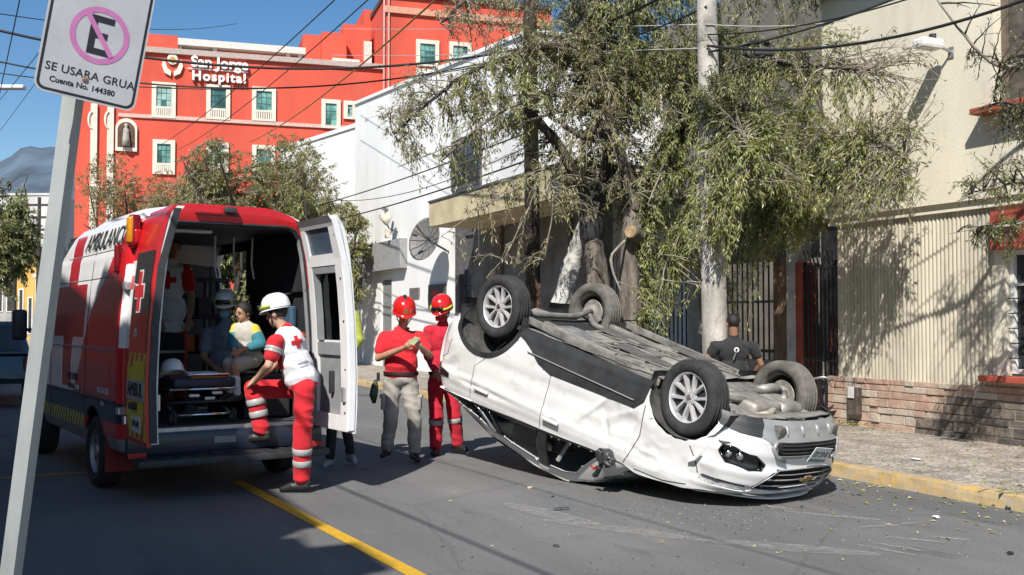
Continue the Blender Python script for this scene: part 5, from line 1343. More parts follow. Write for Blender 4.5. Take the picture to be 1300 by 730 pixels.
MB().bevbox((-1.22, 3.75, 1.56), (.16, .10, .36), .04).build('wing_mirror', M_APL, amb, smooth=True)
MB().tube([(-.95, 3.8, 1.5), (-1.2, 3.76, 1.5)], .02, 6).build('mirror_arm', M_APL, amb)
# wheels
def amb_wheel(x, y):
    w_ = empty('wheel'); w_.parent = amb; s_ = 1 if x > 0 else -1
    w_.matrix_local = Matrix.Translation((x, y, .345)) @ Matrix.Rotation(R(90 * s_), 4, 'Y')
    hw_ = .11; prof = [(.215, -hw_ * .8), (.24, -hw_), (.29, -hw_ * 1.05), (.33, -hw_ * .85), (.345, -hw_ * .6), (.335, -.02), (.335, .02), (.345, hw_ * .6), (.33, hw_ * .85), (.29, hw_ * 1.05), (.24, hw_), (.215, hw_ * .8)]
    MB().lathe(prof, 48).build('tyre', M_TYRE, w_, smooth=True, angle=50)
    MB().lathe([(.218, -.09), (.20, -.05), (.20, .05), (.215, .09), (.205, .095), (.19, .06), (.14, .05), (.10, .065), (.06, .07), (.05, .09), (0, .09)], 40).build('rim', mat('steel_wheel', (.35, .35, .36), .45, .5, var=.1), w_, smooth=True, angle=40)
    for k in range(6): MB().tube([(.165 * math.cos(k * math.pi / 3), .165 * math.sin(k * math.pi / 3), .054), (.165 * math.cos(k * math.pi / 3), .165 * math.sin(k * math.pi / 3), .06)], .026, 10).build('rim_slot', M_APL, w_)
for x in (-.88, .88):
    for y in (.95, 4.0): amb_wheel(x, y)
MB().tube([(-.8, .95, .345), (.8, .95, .345)], .05, 8).build('rear_axle', M_APL, amb)
MB().bb((-.80, .1, .44), (.80, 4.8, .50)).build('chassis', M_APL, amb)
mf = MB()
mf.bb((-.985, .48, .20), (-.70, .50, .62)); mf.build('mud_flap', mat('flap_red', (.22, .01, .012), .6, var=.1), amb)
# ---- inside
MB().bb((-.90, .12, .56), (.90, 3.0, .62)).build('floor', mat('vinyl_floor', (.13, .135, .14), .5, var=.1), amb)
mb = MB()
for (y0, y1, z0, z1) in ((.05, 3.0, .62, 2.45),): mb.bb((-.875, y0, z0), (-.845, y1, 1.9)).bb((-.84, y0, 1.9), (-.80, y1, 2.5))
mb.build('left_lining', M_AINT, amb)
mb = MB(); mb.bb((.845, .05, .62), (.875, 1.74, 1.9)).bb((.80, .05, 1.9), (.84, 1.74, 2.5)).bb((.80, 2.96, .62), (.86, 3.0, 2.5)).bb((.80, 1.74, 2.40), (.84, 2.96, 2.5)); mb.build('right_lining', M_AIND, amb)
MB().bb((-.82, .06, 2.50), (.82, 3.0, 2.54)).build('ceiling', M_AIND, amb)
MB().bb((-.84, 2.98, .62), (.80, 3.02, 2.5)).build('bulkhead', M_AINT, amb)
MB().bevbox((-.25, .55, 2.485), (.5, .14, .03), .01).build('ceiling_lamp', M_AW, amb)
cab = MB().bevbox((-.62, 2.0, 1.95), (.40, 1.7, .75), .02).build('wall_cabinet', M_AIND, amb)
for k in range(3): MB().bevbox((-.412, 1.35 + k * .55, 1.95), (.012, .50, .66), .01).build('cabinet_door', M_AINT, cab)
MB().bevbox((-.10, 2.75, 1.6), (.70, .4, .95), .02).build('equipment_locker', M_AINT, amb)
MB().bevbox((-.10, 2.54, 2.09), (.72, .03, .03), .006).build('locker_rail', M_AW, amb)
rk = empty('equipment_rack'); rk.parent = amb
for x in (.28, .52, .78): MB().tube([(x, 2.3, .62), (x, 2.3, 2.1)], .025, 6).build('rack_post', M_APL, rk)
for z in (1.25, 1.65, 2.08): MB().tube([(.26, 2.3, z), (.80, 2.3, z)], .025, 6).build('rack_bar', M_APL, rk)
bn_ = empty('bench_seat'); bn_.parent = amb
MB().bevbox((.52, .95, 1.02), (.5, 1.1, .10), .03).build('cushion', M_AIND, bn_, smooth=True)
MB().bevbox((.56, .95, .80), (.48, 1.05, .34), .02).build('bench_box', M_AIND, bn_)
MB().bevbox((.80, .55, 1.45), (.08, .42, .62), .03).build('back_pad', mat('pad_blue', (.03, .07, .12), .7, var=.1), bn_, smooth=True)
MB().bevbox((-.58, 1.9, .95), (.42, 1.3, .62), .02).build('low_cabinet', M_AIND, amb)
r6 = random.Random(3)
KIT = [mat('kit_orange', (.55, .16, .03), .7), mat('kit_red', (.4, .02, .02), .7), mat('kit_white', (.55, .55, .55), .6), mat('kit_blue', (.04, .10, .22), .7), M_APL, M_AGR]
for k in range(6): MB().bevbox((.30 + (k % 3) * .19, 2.3, 1.25 + .10 + (k // 3) * .42), (.15, .18, .18 + .05 * r6.random()), .015).build('supply_box', KIT[k % 6], rk)
for k in range(7): MB().bevbox((-.60 + r6.uniform(-.1, .1), 1.35 + k * .19, 1.26 + .07), (.16, .12, .12 + .06 * r6.random()), .012).build('supply_box', KIT[(k * 2 + 1) % 6], amb)
MB().tube([(.84, .5, 1.9), (.78, .5, 1.88), (.78, .9, 1.88), (.84, .9, 1.9)], .014, 6).build('grab_rail', M_ASIL, amb)
for k in range(3): MB().tube([(.2 + .2 * k, 1.0, 2.49), (.2 + .2 * k, 1.02, 2.2), (.22 + .2 * k, 1.0, 2.05)], .012, 5).build('hanging_line', KIT[2], amb)
# panel gaps, filler flap and rub rail on the near side
for y in (1.32, 3.05): MB().tube([(-side_x(y, z) - .0005, y, z) for z in [.56 + .09 * k for k in range(22)]], .005, 5).build('panel_gap', M_APL, SIDEL)
MB().bevbox((-side_x(.42, 1.1) - .002, .42, 1.12), (.008, .20, .20), .004).build('filler_flap', M_AR, SIDEL)
MB().tube([(-side_x(.1 + .16 * k, .87) - .004, .1 + .16 * k, .87) for k in range(28)], .014, 6).build('rub_rail', M_APL, SIDEL)
# ---- rear doors, hinged at the corners and swung open
def rear_door(side, swing):
    """door local: u from hinge to free edge, t outward normal (exterior), z up; sheared with the body's lean"""
    Wd = .82; z0, z1 = .56, 2.585
    root = empty('rear_door'); root.parent = amb
    root['label'] = 'open rear door seen from outside with striped lower half' if side < 0 else 'open rear door seen from inside with its window'
    dirv = Vector((-side * -1 * 0, 0, 0))
    # closed: u runs towards the centre line; swung by angle about z away from the van
    a = R(swing)
    ux = -side * math.cos(a); uy = -math.sin(a)
    nx_, ny_ = (-uy, ux) if False else (side * -uy * -1, 0)
    U_ = Vector((ux, uy, 0)); N_ = Vector((side * math.sin(a), -math.cos(a), 0))          # exterior normal
    def P(u, t, z): h = Vector((side * (hw(z) - .07), -.03, z)); return h + U_ * u + N_ * t
    def slabp(name, u0, u1, z0_, z1_, t0, t1, m_, par=root, n=6, chamf=0):
        mb = MB(); vs = []
        for k in range(n + 1):
            z = z0_ + (z1_ - z0_) * k / n
            c0 = chamf if k in (0, n) else 0
            vs += [tuple(P(u0 + c0, t0, z)), tuple(P(u1 - c0, t0, z)), tuple(P(u1 - c0, t1, z)), tuple(P(u0 + c0, t1, z))]
        fs = [(0, 1, 2, 3), tuple(n * 4 + i for i in (3, 2, 1, 0))]
        for k in range(n):
            for i in range(4): fs.append((k * 4 + i, (k + 1) * 4 + i, (k + 1) * 4 + (i + 1) % 4, k * 4 + (i + 1) % 4))
        mb.add(vs, fs); o = mb.build(name, m_, par)
        bm = bmesh.new(); bm.from_mesh(o.data); bmesh.ops.recalc_face_normals(bm, faces=bm.faces); bm.to_mesh(o.data); bm.free(); return o
    ext = M_AR if side < 0 else M_AW
    wz0, wz1 = 1.42, 2.12
    # outer skin in pieces round the window
    slabp('skin_lower', 0, Wd, z0, wz0, -.012, .022, ext); slabp('skin_upper', 0, Wd, wz1, z1, -.012, .022, ext)
    slabp('skin_hinge_side', 0, .12, wz0, wz1, -.012, .022, ext, n=4); slabp('skin_free_side', Wd - .12, Wd, wz0, wz1, -.012, .022, ext, n=4)
    slabp('window_pane', .12, Wd - .12, wz0, wz1, -.004, .008, M_GLOSSB if side < 0 else M_CGLASS, n=4)
    # inner frame: raised edges with recessed fields
    tI = -.075
    fr = slabp('inner_frame', 0, Wd, z0 + .02, z0 + .16, tI, -.013, M_AW, n=2)
    slabp('frame_rail', 0, Wd, z1 - .10, z1 - .01, tI, -.013, M_AW, n=2); slabp('frame_rail', .10, Wd - .10, 2.13, 2.24, tI, -.013, M_AW, n=2); slabp('frame_rail', .10, Wd - .10, 1.28, 1.40, tI + .01, -.013, M_AGR if side > 0 else M_AW, n=2)
    slabp('frame_stile', 0, .10, z0 + .16, z1 - .10, tI, -.013, M_AW); slabp('frame_stile', Wd - .15, Wd, z0 + .16, z1 - .10, tI, -.013, M_AW)
    slabp('upper_panel', .10, Wd - .15, 2.245, z1 - .105, -.055, -.014, mat('panel_blue_grey', (.07, .10, .14), .35, var=.1, scale=3), n=2)
    slabp('lower_panel', .10, Wd - .15, z0 + .165, 1.275, -.04, -.014, M_AGR, n=3)
    slabp('window_reveal', .12, .16, wz0, wz1, -.07, -.013, M_AGR, n=3); slabp('window_reveal', .16, Wd - .16, wz1 - .06, wz1, -.07, -.013, M_AGR, n=2)
    for z in (.75, 1.15, 1.6, 2.0, 2.4): 
        q = P(Wd - .05, tI - .001, z); MB().sphere(q, .012, 8, 6).build('rubber_stop', M_APL, root)
    MB().bevbox(P(.42, -.06, 1.02), (.05, .05, .22), .015, R(swing)).build('inner_handle', M_APL, root)
    MB().bevbox(P(Wd - .06, -.08, .92), (.05, .06, .14), .01).build('lock_plate', M_ASIL, root)
    slabp('edge_seal', Wd, Wd + .012, z0 + .03, z1 - .03, -.06, -.0, M_AW if side > 0 else M_APL, n=4)
    for z in (.80, 1.92):
        MB().bevbox(P(-.02, .03, z), (.10, .10, .07), .015, R(swing)).build('hinge', M_ASIL, root)
    if side < 0:
        slabp('white_panel', .01, .17, 1.36, 2.14, .0225, .026, M_AW, n=2)
        fk = slabp('window_frame', .17, Wd - .04, 1.34, 2.20, .0225, .03, M_GLOSSB, n=3)
        def plate(u, z, w_, h_, m_, par, t=.031): return slabp('cross_bar', u - w_ / 2, u + w_ / 2, z - h_ / 2, z + h_ / 2, t, t + .003, m_, par, n=1)
        for (u, z, w_, h_) in ((.42, 1.86, .10, .34), (.42, 1.86, .30, .10)): plate(u, z, w_ + .03, h_ + .03, M_AW, fk, .031 if w_ < .2 else .0312)
        for (u, z, w_, h_) in ((.42, 1.86, .10, .34), (.42, 1.86, .30, .10)): plate(u, z, w_, h_, M_AR, fk, .0355 if w_ < .2 else .0357)
        def txt(t_, size, u, z, m_, tt=.036): lettering(t_, size, basis(U_, (side * (hw(z + .1) - hw(z)) / .1, 0, 1), U_.cross(Vector((0, 0, 1))), P(u, tt, z)), m_, root)
        txt('ES', .10, .42, 1.50, M_AW)
        # lower half: slanted red and yellow stripes
        ch = slabp('stripe_panel', .14, Wd - .03, .60, 1.33, .0225, .026, M_AYE, n=4)
        for k in range(-3, 6):
            u0 = .10 + k * .17; mb = MB(); vs = []
            pts = []
            for (du, z) in ((0, .605), (.085, .605), (.085 + .36, 1.325), (.36, 1.325)): pts.append((u0 + du, z))
            # clip to the panel in u
            def clip(poly, lim, sgn):
                out = []
                for (p, q) in zip(poly, poly[1:] + poly[:1]):
                    ip, iq = sgn * (p[0] - lim) >= 0, sgn * (q[0] - lim) >= 0
                    if ip: out.append(p)
                    if ip != iq: t = (lim - p[0]) / (q[0] - p[0]); out.append((lim, p[1] + (q[1] - p[1]) * t))
                return out
            pts = clip(clip(pts, .145, 1), Wd - .035, -1) if pts else []
            if len(pts) > 2:
                mb.add([tuple(P(u, .029, z)) for u, z in pts], [tuple(range(len(pts)))]); mb.build('stripe', M_AR, ch)
        slabp('name_plate', .16, Wd - .04, .93, 1.10, .0295, .034, mat('plate_grey', (.42, .42, .42), .5, var=.08), n=1); txt('AMBUL', .17, .485, 1.015, M_INK, .037)
        slabp('number_plate', .36, .66, .66, .80, .0295, .036, M_AW, n=1); txt('UM-142', .08, .51, .73, M_INK, .038)
        MB().bevbox(P(.45, .04, .88), (.16, .05, .06), .015, R(swing)).build('handle', M_APL, root)
    return root
rear_door(-1, 92); rear_door(1, 89)

# ================================================================== PEOPLE
def skin(name, c): 
    m = mat(name, c, 0.55, var=0.07, scale=14, spec=0.35); b = m.node_tree.nodes['Principled BSDF']
    b.inputs['Subsurface Weight'].default_value = 0.12; b.inputs['Subsurface Scale'].default_value = 0.01; return m
M_SK = skin('skin_tan', (0.42, 0.235, 0.15)); M_SKL = skin('skin_light', (0.52, 0.32, 0.22)); M_SKB = skin('skin_brown', (0.34, 0.175, 0.11))
def cloth(name, c, var=.10): return MATS[name] if c is None else mat(name, c, 0.88, var=var, scale=7, bump=.07, bscale=220, sheen=.1)
C_RED = cloth('cloth_red', (0.56, 0.012, 0.022)); C_CRIM = cloth('cloth_crimson', (0.50, 0.010, 0.030)); C_GREY = cloth('cloth_stone_grey', (0.33, 0.305, 0.27), .12); C_BLK = cloth('cloth_black', (0.022, 0.022, 0.025), .2); C_WHT = cloth('cloth_white', (0.72, 0.72, 0.74), .05)
C_LIME = cloth('cloth_lime', (0.36, 0.42, 0.06)); C_TEAL = cloth('cloth_teal', (0.03, 0.17, 0.22)); C_YEL = cloth('cloth_yellow', (0.62, 0.46, 0.06)); C_NAVY = cloth('cloth_navy', (0.03, 0.045, 0.09)); C_SHBLUE = cloth('cloth_blue_shaded', (0.20, 0.22, 0.27))  # seated medic's blue shirt darkened in colour for the shaded cabin
M_REFL = mat('reflective_tape', (0.36, 0.37, 0.365), 0.4, var=0.05, scale=10)
M_BOOT = mat('boot_black', (0.018, 0.017, 0.017), 0.5, var=0.2, scale=10); M_SHOEG = mat('shoe_grey', (0.33, 0.33, 0.34), 0.7, var=0.15, scale=12); M_SOLE = mat('shoe_sole', (0.12, 0.12, 0.12), 0.8)
M_HAIR = mat('hair_black', (0.014, 0.011, 0.010), 0.55, var=0.35, scale=40, bump=.4, bscale=160)
M_EYE = mat('eye_dark', (0.015, 0.01, 0.008), 0.2); M_LIP = mat('lip', (0.28, 0.10, 0.08), 0.5)
M_HRD = mat('helmet_red', (0.60, 0.014, 0.012), 0.22, var=.05, scale=5, coat=.6); M_HWH = mat('helmet_white', (0.74, 0.75, 0.74), 0.25, var=.05, scale=5, coat=.5); M_HGR = mat('helmet_lime', (0.42, 0.55, 0.07), 0.3, var=.1)
M_MASK = mat('mask_blue', (0.22, 0.45, 0.55), 0.8, var=.05)
def cap(bmv, a, b, ra, rb, n=12):
    """closed tapered capsule"""
    a, b = Vector(a), Vector(b); d = b - a
    if d.length < 1e-6: d = Vector((0, 0, 1e-4)); b = a + d
    q = d.to_track_quat('Z', 'Y').to_matrix(); L_ = d.length; prof = []
    for k in range(5): t = math.pi / 2 * k / 4; prof.append((ra * math.sin(t), -ra * math.cos(t)))
    for k in range(5): t = math.pi / 2 * k / 4; prof.append((rb * math.cos(t), L_ + rb * math.sin(t)))
    M_ = Matrix.Translation(a) @ q.to_4x4()
    vs = [tuple(M_ @ Vector((0, 0, prof[0][1])))]; fs = []
    for r_, h in prof[1:-1]:
        for k in range(n): t = 2 * math.pi * k / n; vs.append(tuple(M_ @ Vector((r_ * math.cos(t), r_ * math.sin(t), h))))
    vs.append(tuple(M_ @ Vector((0, 0, prof[-1][1])))); m_ = len(prof) - 2; e = len(vs) - 1
    for k in range(n): fs.append((0, 1 + (k + 1) % n, 1 + k))
    for i in range(m_ - 1):
        for k in range(n): a_ = 1 + i * n + k; b_ = 1 + i * n + (k + 1) % n; fs.append((a_, b_, b_ + n, a_ + n))
    for k in range(n): fs.append((e, e - n + k, e - n + (k + 1) % n))
    bmv.add(vs, fs)
def blob(name, caps, ells, m_, parent, voxel=.009, smooth=4, fold=0.0, fsc=9.0, cut=None):
    mb = MB()
    for c in caps: cap(mb, *c)
    for (c, r_, rot) in ells:
        M_ = Matrix.Translation(c) @ (rot.to_4x4() if rot is not None else Matrix.Identity(4)); mb.sphere((0, 0, 0), r_, 16, 12, 0, M_)
    o = mb.build(name, m_, parent, smooth=True)
    rm = o.modifiers.new('r', 'REMESH'); rm.mode = 'VOXEL'; rm.voxel_size = voxel; rm.use_smooth_shade = True
    sm = o.modifiers.new('s', 'SMOOTH'); sm.factor = .5; sm.iterations = smooth
    bake(o); me = o.data
    if fold:
        n = len(me.vertices); co = np.empty(n * 3); no = np.empty(n * 3); me.vertices.foreach_get('co', co); me.vertices.foreach_get('normal', no); co = co.reshape(-1, 3); no = no.reshape(-1, 3)
        h = np.array([(1 - abs(mnoise.noise((x * fsc * .55 + z * fsc * .55, y * fsc * .6 - z * 2.0, z * fsc * 1.15))) * 2.6) * .9 + mnoise.noise((x * fsc * 1.2 - z * 4, y * fsc * 1.2, z * fsc * 2.0)) * .28 for x, y, z in co])
        co += no * (h * fold * 1.2)[:, None]; me.vertices.foreach_set('co', co.ravel()); me.update()
    if cut:
        bm = bmesh.new(); bm.from_mesh(me)
        for (p, nrm) in cut: bmesh.ops.bisect_plane(bm, geom=bm.verts[:] + bm.edges[:] + bm.faces[:], plane_co=p, plane_no=nrm, clear_outer=True)
        bm.to_mesh(me); bm.free()
    me.polygons.foreach_set('use_smooth', [True] * len(me.polygons))
    return o
def V(*a): return Vector(a)
def hand(caps, wr, d, pn, curl=.5, side=1, s=1.0):
    """fingers run along d, palm faces pn; side +1/-1 puts the thumb"""
    d = Vector(d).normalized(); pn = (Vector(pn) - d * d.dot(Vector(pn))).normalized(); w = d.cross(pn) * side
    k = wr + d * .045 * s
    caps.append((wr, k, .026 * s, .030 * s))
    for i, L_ in enumerate((.068, .078, .072, .056)):
        off = w * ((1.5 - i) * .0185 * s); b = wr + d * .085 * s + off; caps.append((k + off * .8, b, .014 * s, .0105 * s))
        c1 = curl * (.8 + .12 * i); d1 = (d * math.cos(c1) + pn * math.sin(c1)); m1 = b + d1 * L_ * .5 * s; d2 = (d * math.cos(c1 * 1.9) + pn * math.sin(c1 * 1.9)); caps.append((b, m1, .0102 * s, .0092 * s)); caps.append((m1, m1 + d2 * L_ * .45 * s, .0092 * s, .0078 * s))
    t0 = wr + d * .028 * s + w * .024 * s; t1 = t0 + (d * .6 + w * .75 + pn * .35).normalized() * .040 * s; caps.append((t0, t1, .0145 * s, .0115 * s)); caps.append((t1, t1 + (d * .85 + w * .15 + pn * .45).normalized() * .032 * s, .0112 * s, .009 * s))
def person(label, group, root, J, face, skinm, spec):
    """J: joints in world space. spec: sizes and outfit."""
    root = Vector(root); t_ = empty('person', Matrix.Translation(root), label, 'person', group)
    j = {k: Vector(v) - root for k, v in J.items()}
    s = spec.get('s', 1.0); fat = spec.get('fat', 1.0)
    F = Vector(face).normalized(); upv = spec.get('hup', Vector((0, 0, 1))); Xh = upv.cross(F) * -1; Xh = F.cross(upv).normalized(); Uh = Xh.cross(F).normalized()
    rotH = Matrix((Xh, F, Uh)).transposed()              # head axes: x right, y face, z up
    hc = j['head']; H = lambda x, y, z: hc + rotH @ (Vector((x, y, z)) * s)
    tw = (j['shL'] - j['shR']).normalized(); tu = (j['neck'] - j['pelvis']).normalized(); tf = tu.cross(tw) * -1; tf = tw.cross(tu).normalized()
    rotT = Matrix((tw, tf, tu)).transposed()
    hw_ = (j['hipL'] - j['hipR']); 
    # ---- body
    caps = [(j['neck'] - tu * .03, hc - Uh * .05 * s, .056 * s, .052 * s)]
    ells = [(H(0, -.005, .022), (.076 * s, .094 * s, .098 * s), rotH), (H(0, .022, -.045), (.058 * s, .066 * s, .068 * s), rotH), (H(0, .048, -.085), (.032 * s, .034 * s, .028 * s), rotH),
            (H(0, .099, -.022), (.013 * s, .020 * s, .017 * s), rotH), (H(.078, -.01, -.01), (.012 * s, .022 * s, .032 * s), rotH), (H(-.078, -.01, -.01), (.012 * s, .022 * s, .032 * s), rotH), (H(0, .080, -.058), (.022 * s, .010 * s, .012 * s), rotH), (H(0, .082, .022), (.05 * s, .012 * s, .010 * s), rotH)]
    caps.append((H(0, .088, .018), H(0, .102, -.014), .009 * s, .012 * s))
    ch = j['neck'] * .72 + j['pelvis'] * .28; be = j['neck'] * .35 + j['pelvis'] * .65
    ells += [(ch + tf * .01, (.165 * s * fat, .108 * s * fat, .17 * s), rotT), (be + tf * .015 * fat, (.150 * s * fat, .105 * s * fat ** 1.4, .17 * s), rotT), (j['pelvis'], (.140 * s * fat, .098 * s * fat, .10 * s), rotT)]
    caps += [(j['shL'], j['shR'], .062 * s, .062 * s)]
    for S_ in 'LR':
        sh, el, wr = j['sh' + S_], j['el' + S_], j['wr' + S_]
        m_ = el.lerp(wr, .35)
        caps += [(sh, sh.lerp(el, .4), .055 * s, .050 * s), (sh.lerp(el, .4), el, .050 * s, .039 * s), (el, m_, .039 * s, .041 * s), (m_, wr, .041 * s, .026 * s)]
        hd = j.get('hand' + S_); dd = (hd - wr) if hd is not None else (wr - el)
        hand(caps, wr, dd, spec.get('palm' + S_, tf * -.2 + (j['pelvis'] - wr)), spec.get('curl' + S_, .45), 1 if S_ == 'L' else -1, s)
        hp_, kn, an, to = j['hip' + S_], j['kn' + S_], j['an' + S_], j['toe' + S_]
        caf = kn.lerp(an, .3) - (to - an).normalized() * .012
        caps += [(hp_, hp_.lerp(kn, .4), .078 * s * fat, .074 * s * fat ** .5), (hp_.lerp(kn, .4), kn, .074 * s * fat ** .5, .055 * s), (kn, caf, .055 * s, .054 * s), (caf, an, .054 * s, .036 * s), (an + V(0, 0, -.03 * s), to, .036 * s, .026 * s), (an, an + V(0, 0, -.045 * s) - (to - an).normalized() * .03, .034 * s, .03 * s)]
    body = blob('body', caps, ells, skinm, t_, .0085, 3)
    # face details
    if spec.get('eyes', True):
        for x in (-.030, .030):
            MB().sphere((0, 0, 0), (.0125 * s, .007 * s, .0065 * s), 10, 6, 0, Matrix.Translation(H(x, .086, .004)) @ rotH.to_4x4()).build('eye', M_EYE, t_, smooth=True)
            MB().tube([H(x - .017, .090, .022), H(x, .094, .027), H(x + .017, .089, .023)], .0035 * s, 5).build('eyebrow', M_HAIR, t_)
        MB().tube([H(-.02, .087, -.056), H(0, .0925, -.055), H(.02, .087, -.056)], .004 * s, 5).build('mouth', M_LIP, t_)
    # ---- clothes
    fo = spec.get('fold', .006)
    if 'shirt' in spec:
        m_, sl, hem = spec['shirt'], spec.get('sleeve', .55), spec.get('hem', 0.0)
        caps = [(j['shL'], j['shR'], .076 * s, .076 * s), (j['neck'] - tu * .035, j['neck'] + tu * .012, .072 * s, .066 * s)]
        pe = j['pelvis'] - tu * hem
        e2 = [(ch + tf * .01, (.182 * s * fat, .126 * s * fat, .185 * s), rotT), (be + tf * .018 * fat, (.172 * s * fat, .126 * s * fat ** 1.4, .18 * s), rotT), (pe + tu * .03, (.172 * s * fat, .128 * s * fat, .11 * s), rotT)]
        for S_ in 'LR':
            sh, el, wr = j['sh' + S_], j['el' + S_], j['wr' + S_]
            if sl <= 1: e = sh.lerp(el, sl); caps.append((sh, e, .074 * s, .066 * s))
            else: caps += [(sh, el, .073 * s, .058 * s), (el, el.lerp(wr, sl - 1), .058 * s, .046 * s)]
        so = blob('shirt', caps, e2, m_, t_, .010, 4, fo, 8, spec.get('shirt_cut'))
        if spec.get('sleeve_bands'):
            for S_ in 'LR':
                sh, el = j['sh' + S_], j['el' + S_]
                for q in (.30, .42): MB().lathe([(.078 * s, -.012), (.080 * s, 0), (.078 * s, .012)], 24, Matrix.Translation(sh.lerp(el, q)) @ (el - sh).to_track_quat('Z', 'Y').to_matrix().to_4x4()).build('reflective_band', M_REFL, so, smooth=True)
    if 'trousers' in spec:
        m_, tl = spec['trousers'], spec.get('leg', .97)
        caps = []; e2 = [(j['pelvis'] + tu * .01, (.170 * s * fat, .124 * s * fat, .115 * s), rotT)]
        for S_ in 'LR':
            hp_, kn, an = j['hip' + S_], j['kn' + S_], j['an' + S_]; w_ = spec.get('legw', 1.0)
            caps += [(hp_ - tf * .005, kn, .094 * s * fat, .071 * s * w_)]
            if tl > .5: caps += [(kn, kn.lerp(an, (tl - .5) * 2), .073 * s * w_, .062 * s * w_)]
            else: caps[-1] = (hp_, hp_.lerp(kn, tl * 2), .098 * s * fat, .088 * s)
        tr = blob('trousers' if tl > .5 else 'shorts', caps, e2, m_, t_, .010, 4, fo * 1.15, 7)
        for q in spec.get('leg_bands', ()):
            for S_ in 'LR':
                kn, an = j['kn' + S_], j['an' + S_]; BR_ = (.073 - (.011) * q / .94) * s * spec.get('legw', 1.0) * 1.075 + .004; MB().lathe([(BR_ * .97, -.03), (BR_, -.028), (BR_, .028), (BR_ * .97, .03)], 28, Matrix.Translation(kn.lerp(an, q)) @ (an - kn).to_track_quat('Z', 'Y').to_matrix().to_4x4()).build('reflective_band', M_REFL, tr, smooth=True)
    if 'shoes' in spec:
        for S_ in 'LR':
            an, to = j['an' + S_], j['toe' + S_]; fwd = (to - an); fwd.z *= .3; fwd.normalize(); heel = an + V(0, 0, -.055 * s) - fwd * .045 * s; 
            sh_ = blob('shoe', [(heel, an.lerp(to, .6) + V(0, 0, -.012 * s), .044 * s, .040 * s), (an.lerp(to, .5) + V(0, 0, -.01 * s), to + fwd * .015, .042 * s, .034 * s), (an + V(0, 0, -.02), heel + V(0, 0, .03), .046 * s, .044 * s)], [], spec['shoes'], t_, .008, 3)
            zs_ = min(heel.z - .044 * s, to.z - .034 * s)
    if 'belt' in spec:
        c = j['pelvis'] + tu * .075; mb = MB(); rr_ = [(.176 * s * fat, .132 * s * fat)]
        vs = []; 
        for k in range(28):
            a = 2 * math.pi * k / 28
            for h in (-.018, .018): vs.append(tuple(c + tw * .178 * s * fat * math.cos(a) + tf * (.134 * s * fat ** 1.2 * math.sin(a) + .01) + tu * h))
        mb.add(vs, [(2 * k, 2 * ((k + 1) % 28), 2 * ((k + 1) % 28) + 1, 2 * k + 1) for k in range(28)]); mb.build('belt', M_BOOT, t_, smooth=True)
    # ---- head wear
    hh = spec.get('helmet')
    if hh:
        m1, m2 = hh; Mh = Matrix.Translation(H(0, -.008, .058)) @ rotH.to_4x4() @ Matrix.Scale(s * spec.get('hs', 1.08), 4)
        prof = [(.0, .128), (.05, .121), (.085, .098), (.105, .062), (.112, .02), (.113, -.012)]
        mb = MB().lathe(prof, 36, Mh @ Matrix.Diagonal((.97, 1.16, 1, 1)))
        he = mb.build('helmet', m1, t_, smooth=True)
        MB().lathe([(.110, -.010), (.117, -.018), (.1235, -.022), (.122, -.027), (.110, -.022)], 36, Mh @ Matrix.Translation((0, .012, 0)) @ Matrix.Diagonal((.93, 1.16, 1, 1))).build('helmet_brim', m1, he, smooth=True)
        MB().add([tuple(Mh @ Vector((.108 * math.sin(a) * q, .128 * math.cos(a) * (1 + .32 * (q2) * max(0, math.cos(a)) ** 2), -.016 - .014 * q2))) for a in [R(-62 + 124 * k / 12) for k in range(13)] for q, q2 in ((1, 0), (1.02, 1))], [(2 * k, 2 * k + 1, 2 * k + 3, 2 * k + 2) for k in range(12)]).build('visor', m1, he, smooth=True)
        if spec.get('crest'): MB().tube([Mh @ Vector((0, y, .128 - 7.0 * y * y + .004)) for y in (-.10, -.06, 0, .06, .10)], [.008, .018, .02, .018, .008], 8).build('helmet_crest', m2, he, smooth=True)
        if spec.get('goggles', True):
            MB().tube([Mh @ Vector((.116 * math.cos(a), .137 * math.sin(a), .012)) for a in [math.pi * k / 14 for k in range(15)]], .0135, 8).build('goggle_band', m2, he, smooth=True)
            MB().bevbox((0, 0, 0), (.15 * s, .04 * s, .052 * s), .018 * s, Mh.to_3x3().normalized().to_4x4()).build('goggles', M_GLOSSB, he, smooth=True, M=Matrix.Translation(Mh @ Vector((0, .132, .026))))
        MB().tube([H(.088, -.01, .03), H(.078, .025, -.05), H(.03, .05, -.118), H(0, .055, -.122), H(-.03, .05, -.118), H(-.078, .025, -.05), H(-.088, -.01, .03)], .0065 * s, 6).build('chin_strap', M_BOOT, he, smooth=True)
    if spec.get('hair', True):
        hl = spec.get('hairlow', 0); HS_ = spec.get('hair_s', 1.0)
        mb = MB().sphere((0, 0, 0), (.086 * s * HS_, .103 * s * HS_, .104 * s * HS_), 20, 14, 0, Matrix.Translation(H(0, -.012, .030)) @ rotH.to_4x4())
        for i, v in enumerate(mb.v): q = Vector(v); mb.v[i] = tuple(q + (q - hc).normalized() * .008 * mnoise.noise(q * 45))
        hr = mb.build('hair', M_HAIR, t_, smooth=True)
        bm = bmesh.new(); bm.from_mesh(hr.data)
        bmesh.ops.bisect_plane(bm, geom=bm.verts[:] + bm.edges[:] + bm.faces[:], plane_co=H(0, .05, .035), plane_no=rotH @ Vector((0, .86, -.5)), clear_outer=True)
        bmesh.ops.bisect_plane(bm, geom=bm.verts[:] + bm.edges[:] + bm.faces[:], plane_co=H(0, -.05, -.045 - hl), plane_no=rotH @ Vector((0, .25, -.97)), clear_outer=True)
        bm.to_mesh(hr.data); bm.free()
    return t_, j, H, (tw, tf, tu), rotH
def stand(px, pyfoot):
    return gnd(px, pyfoot)
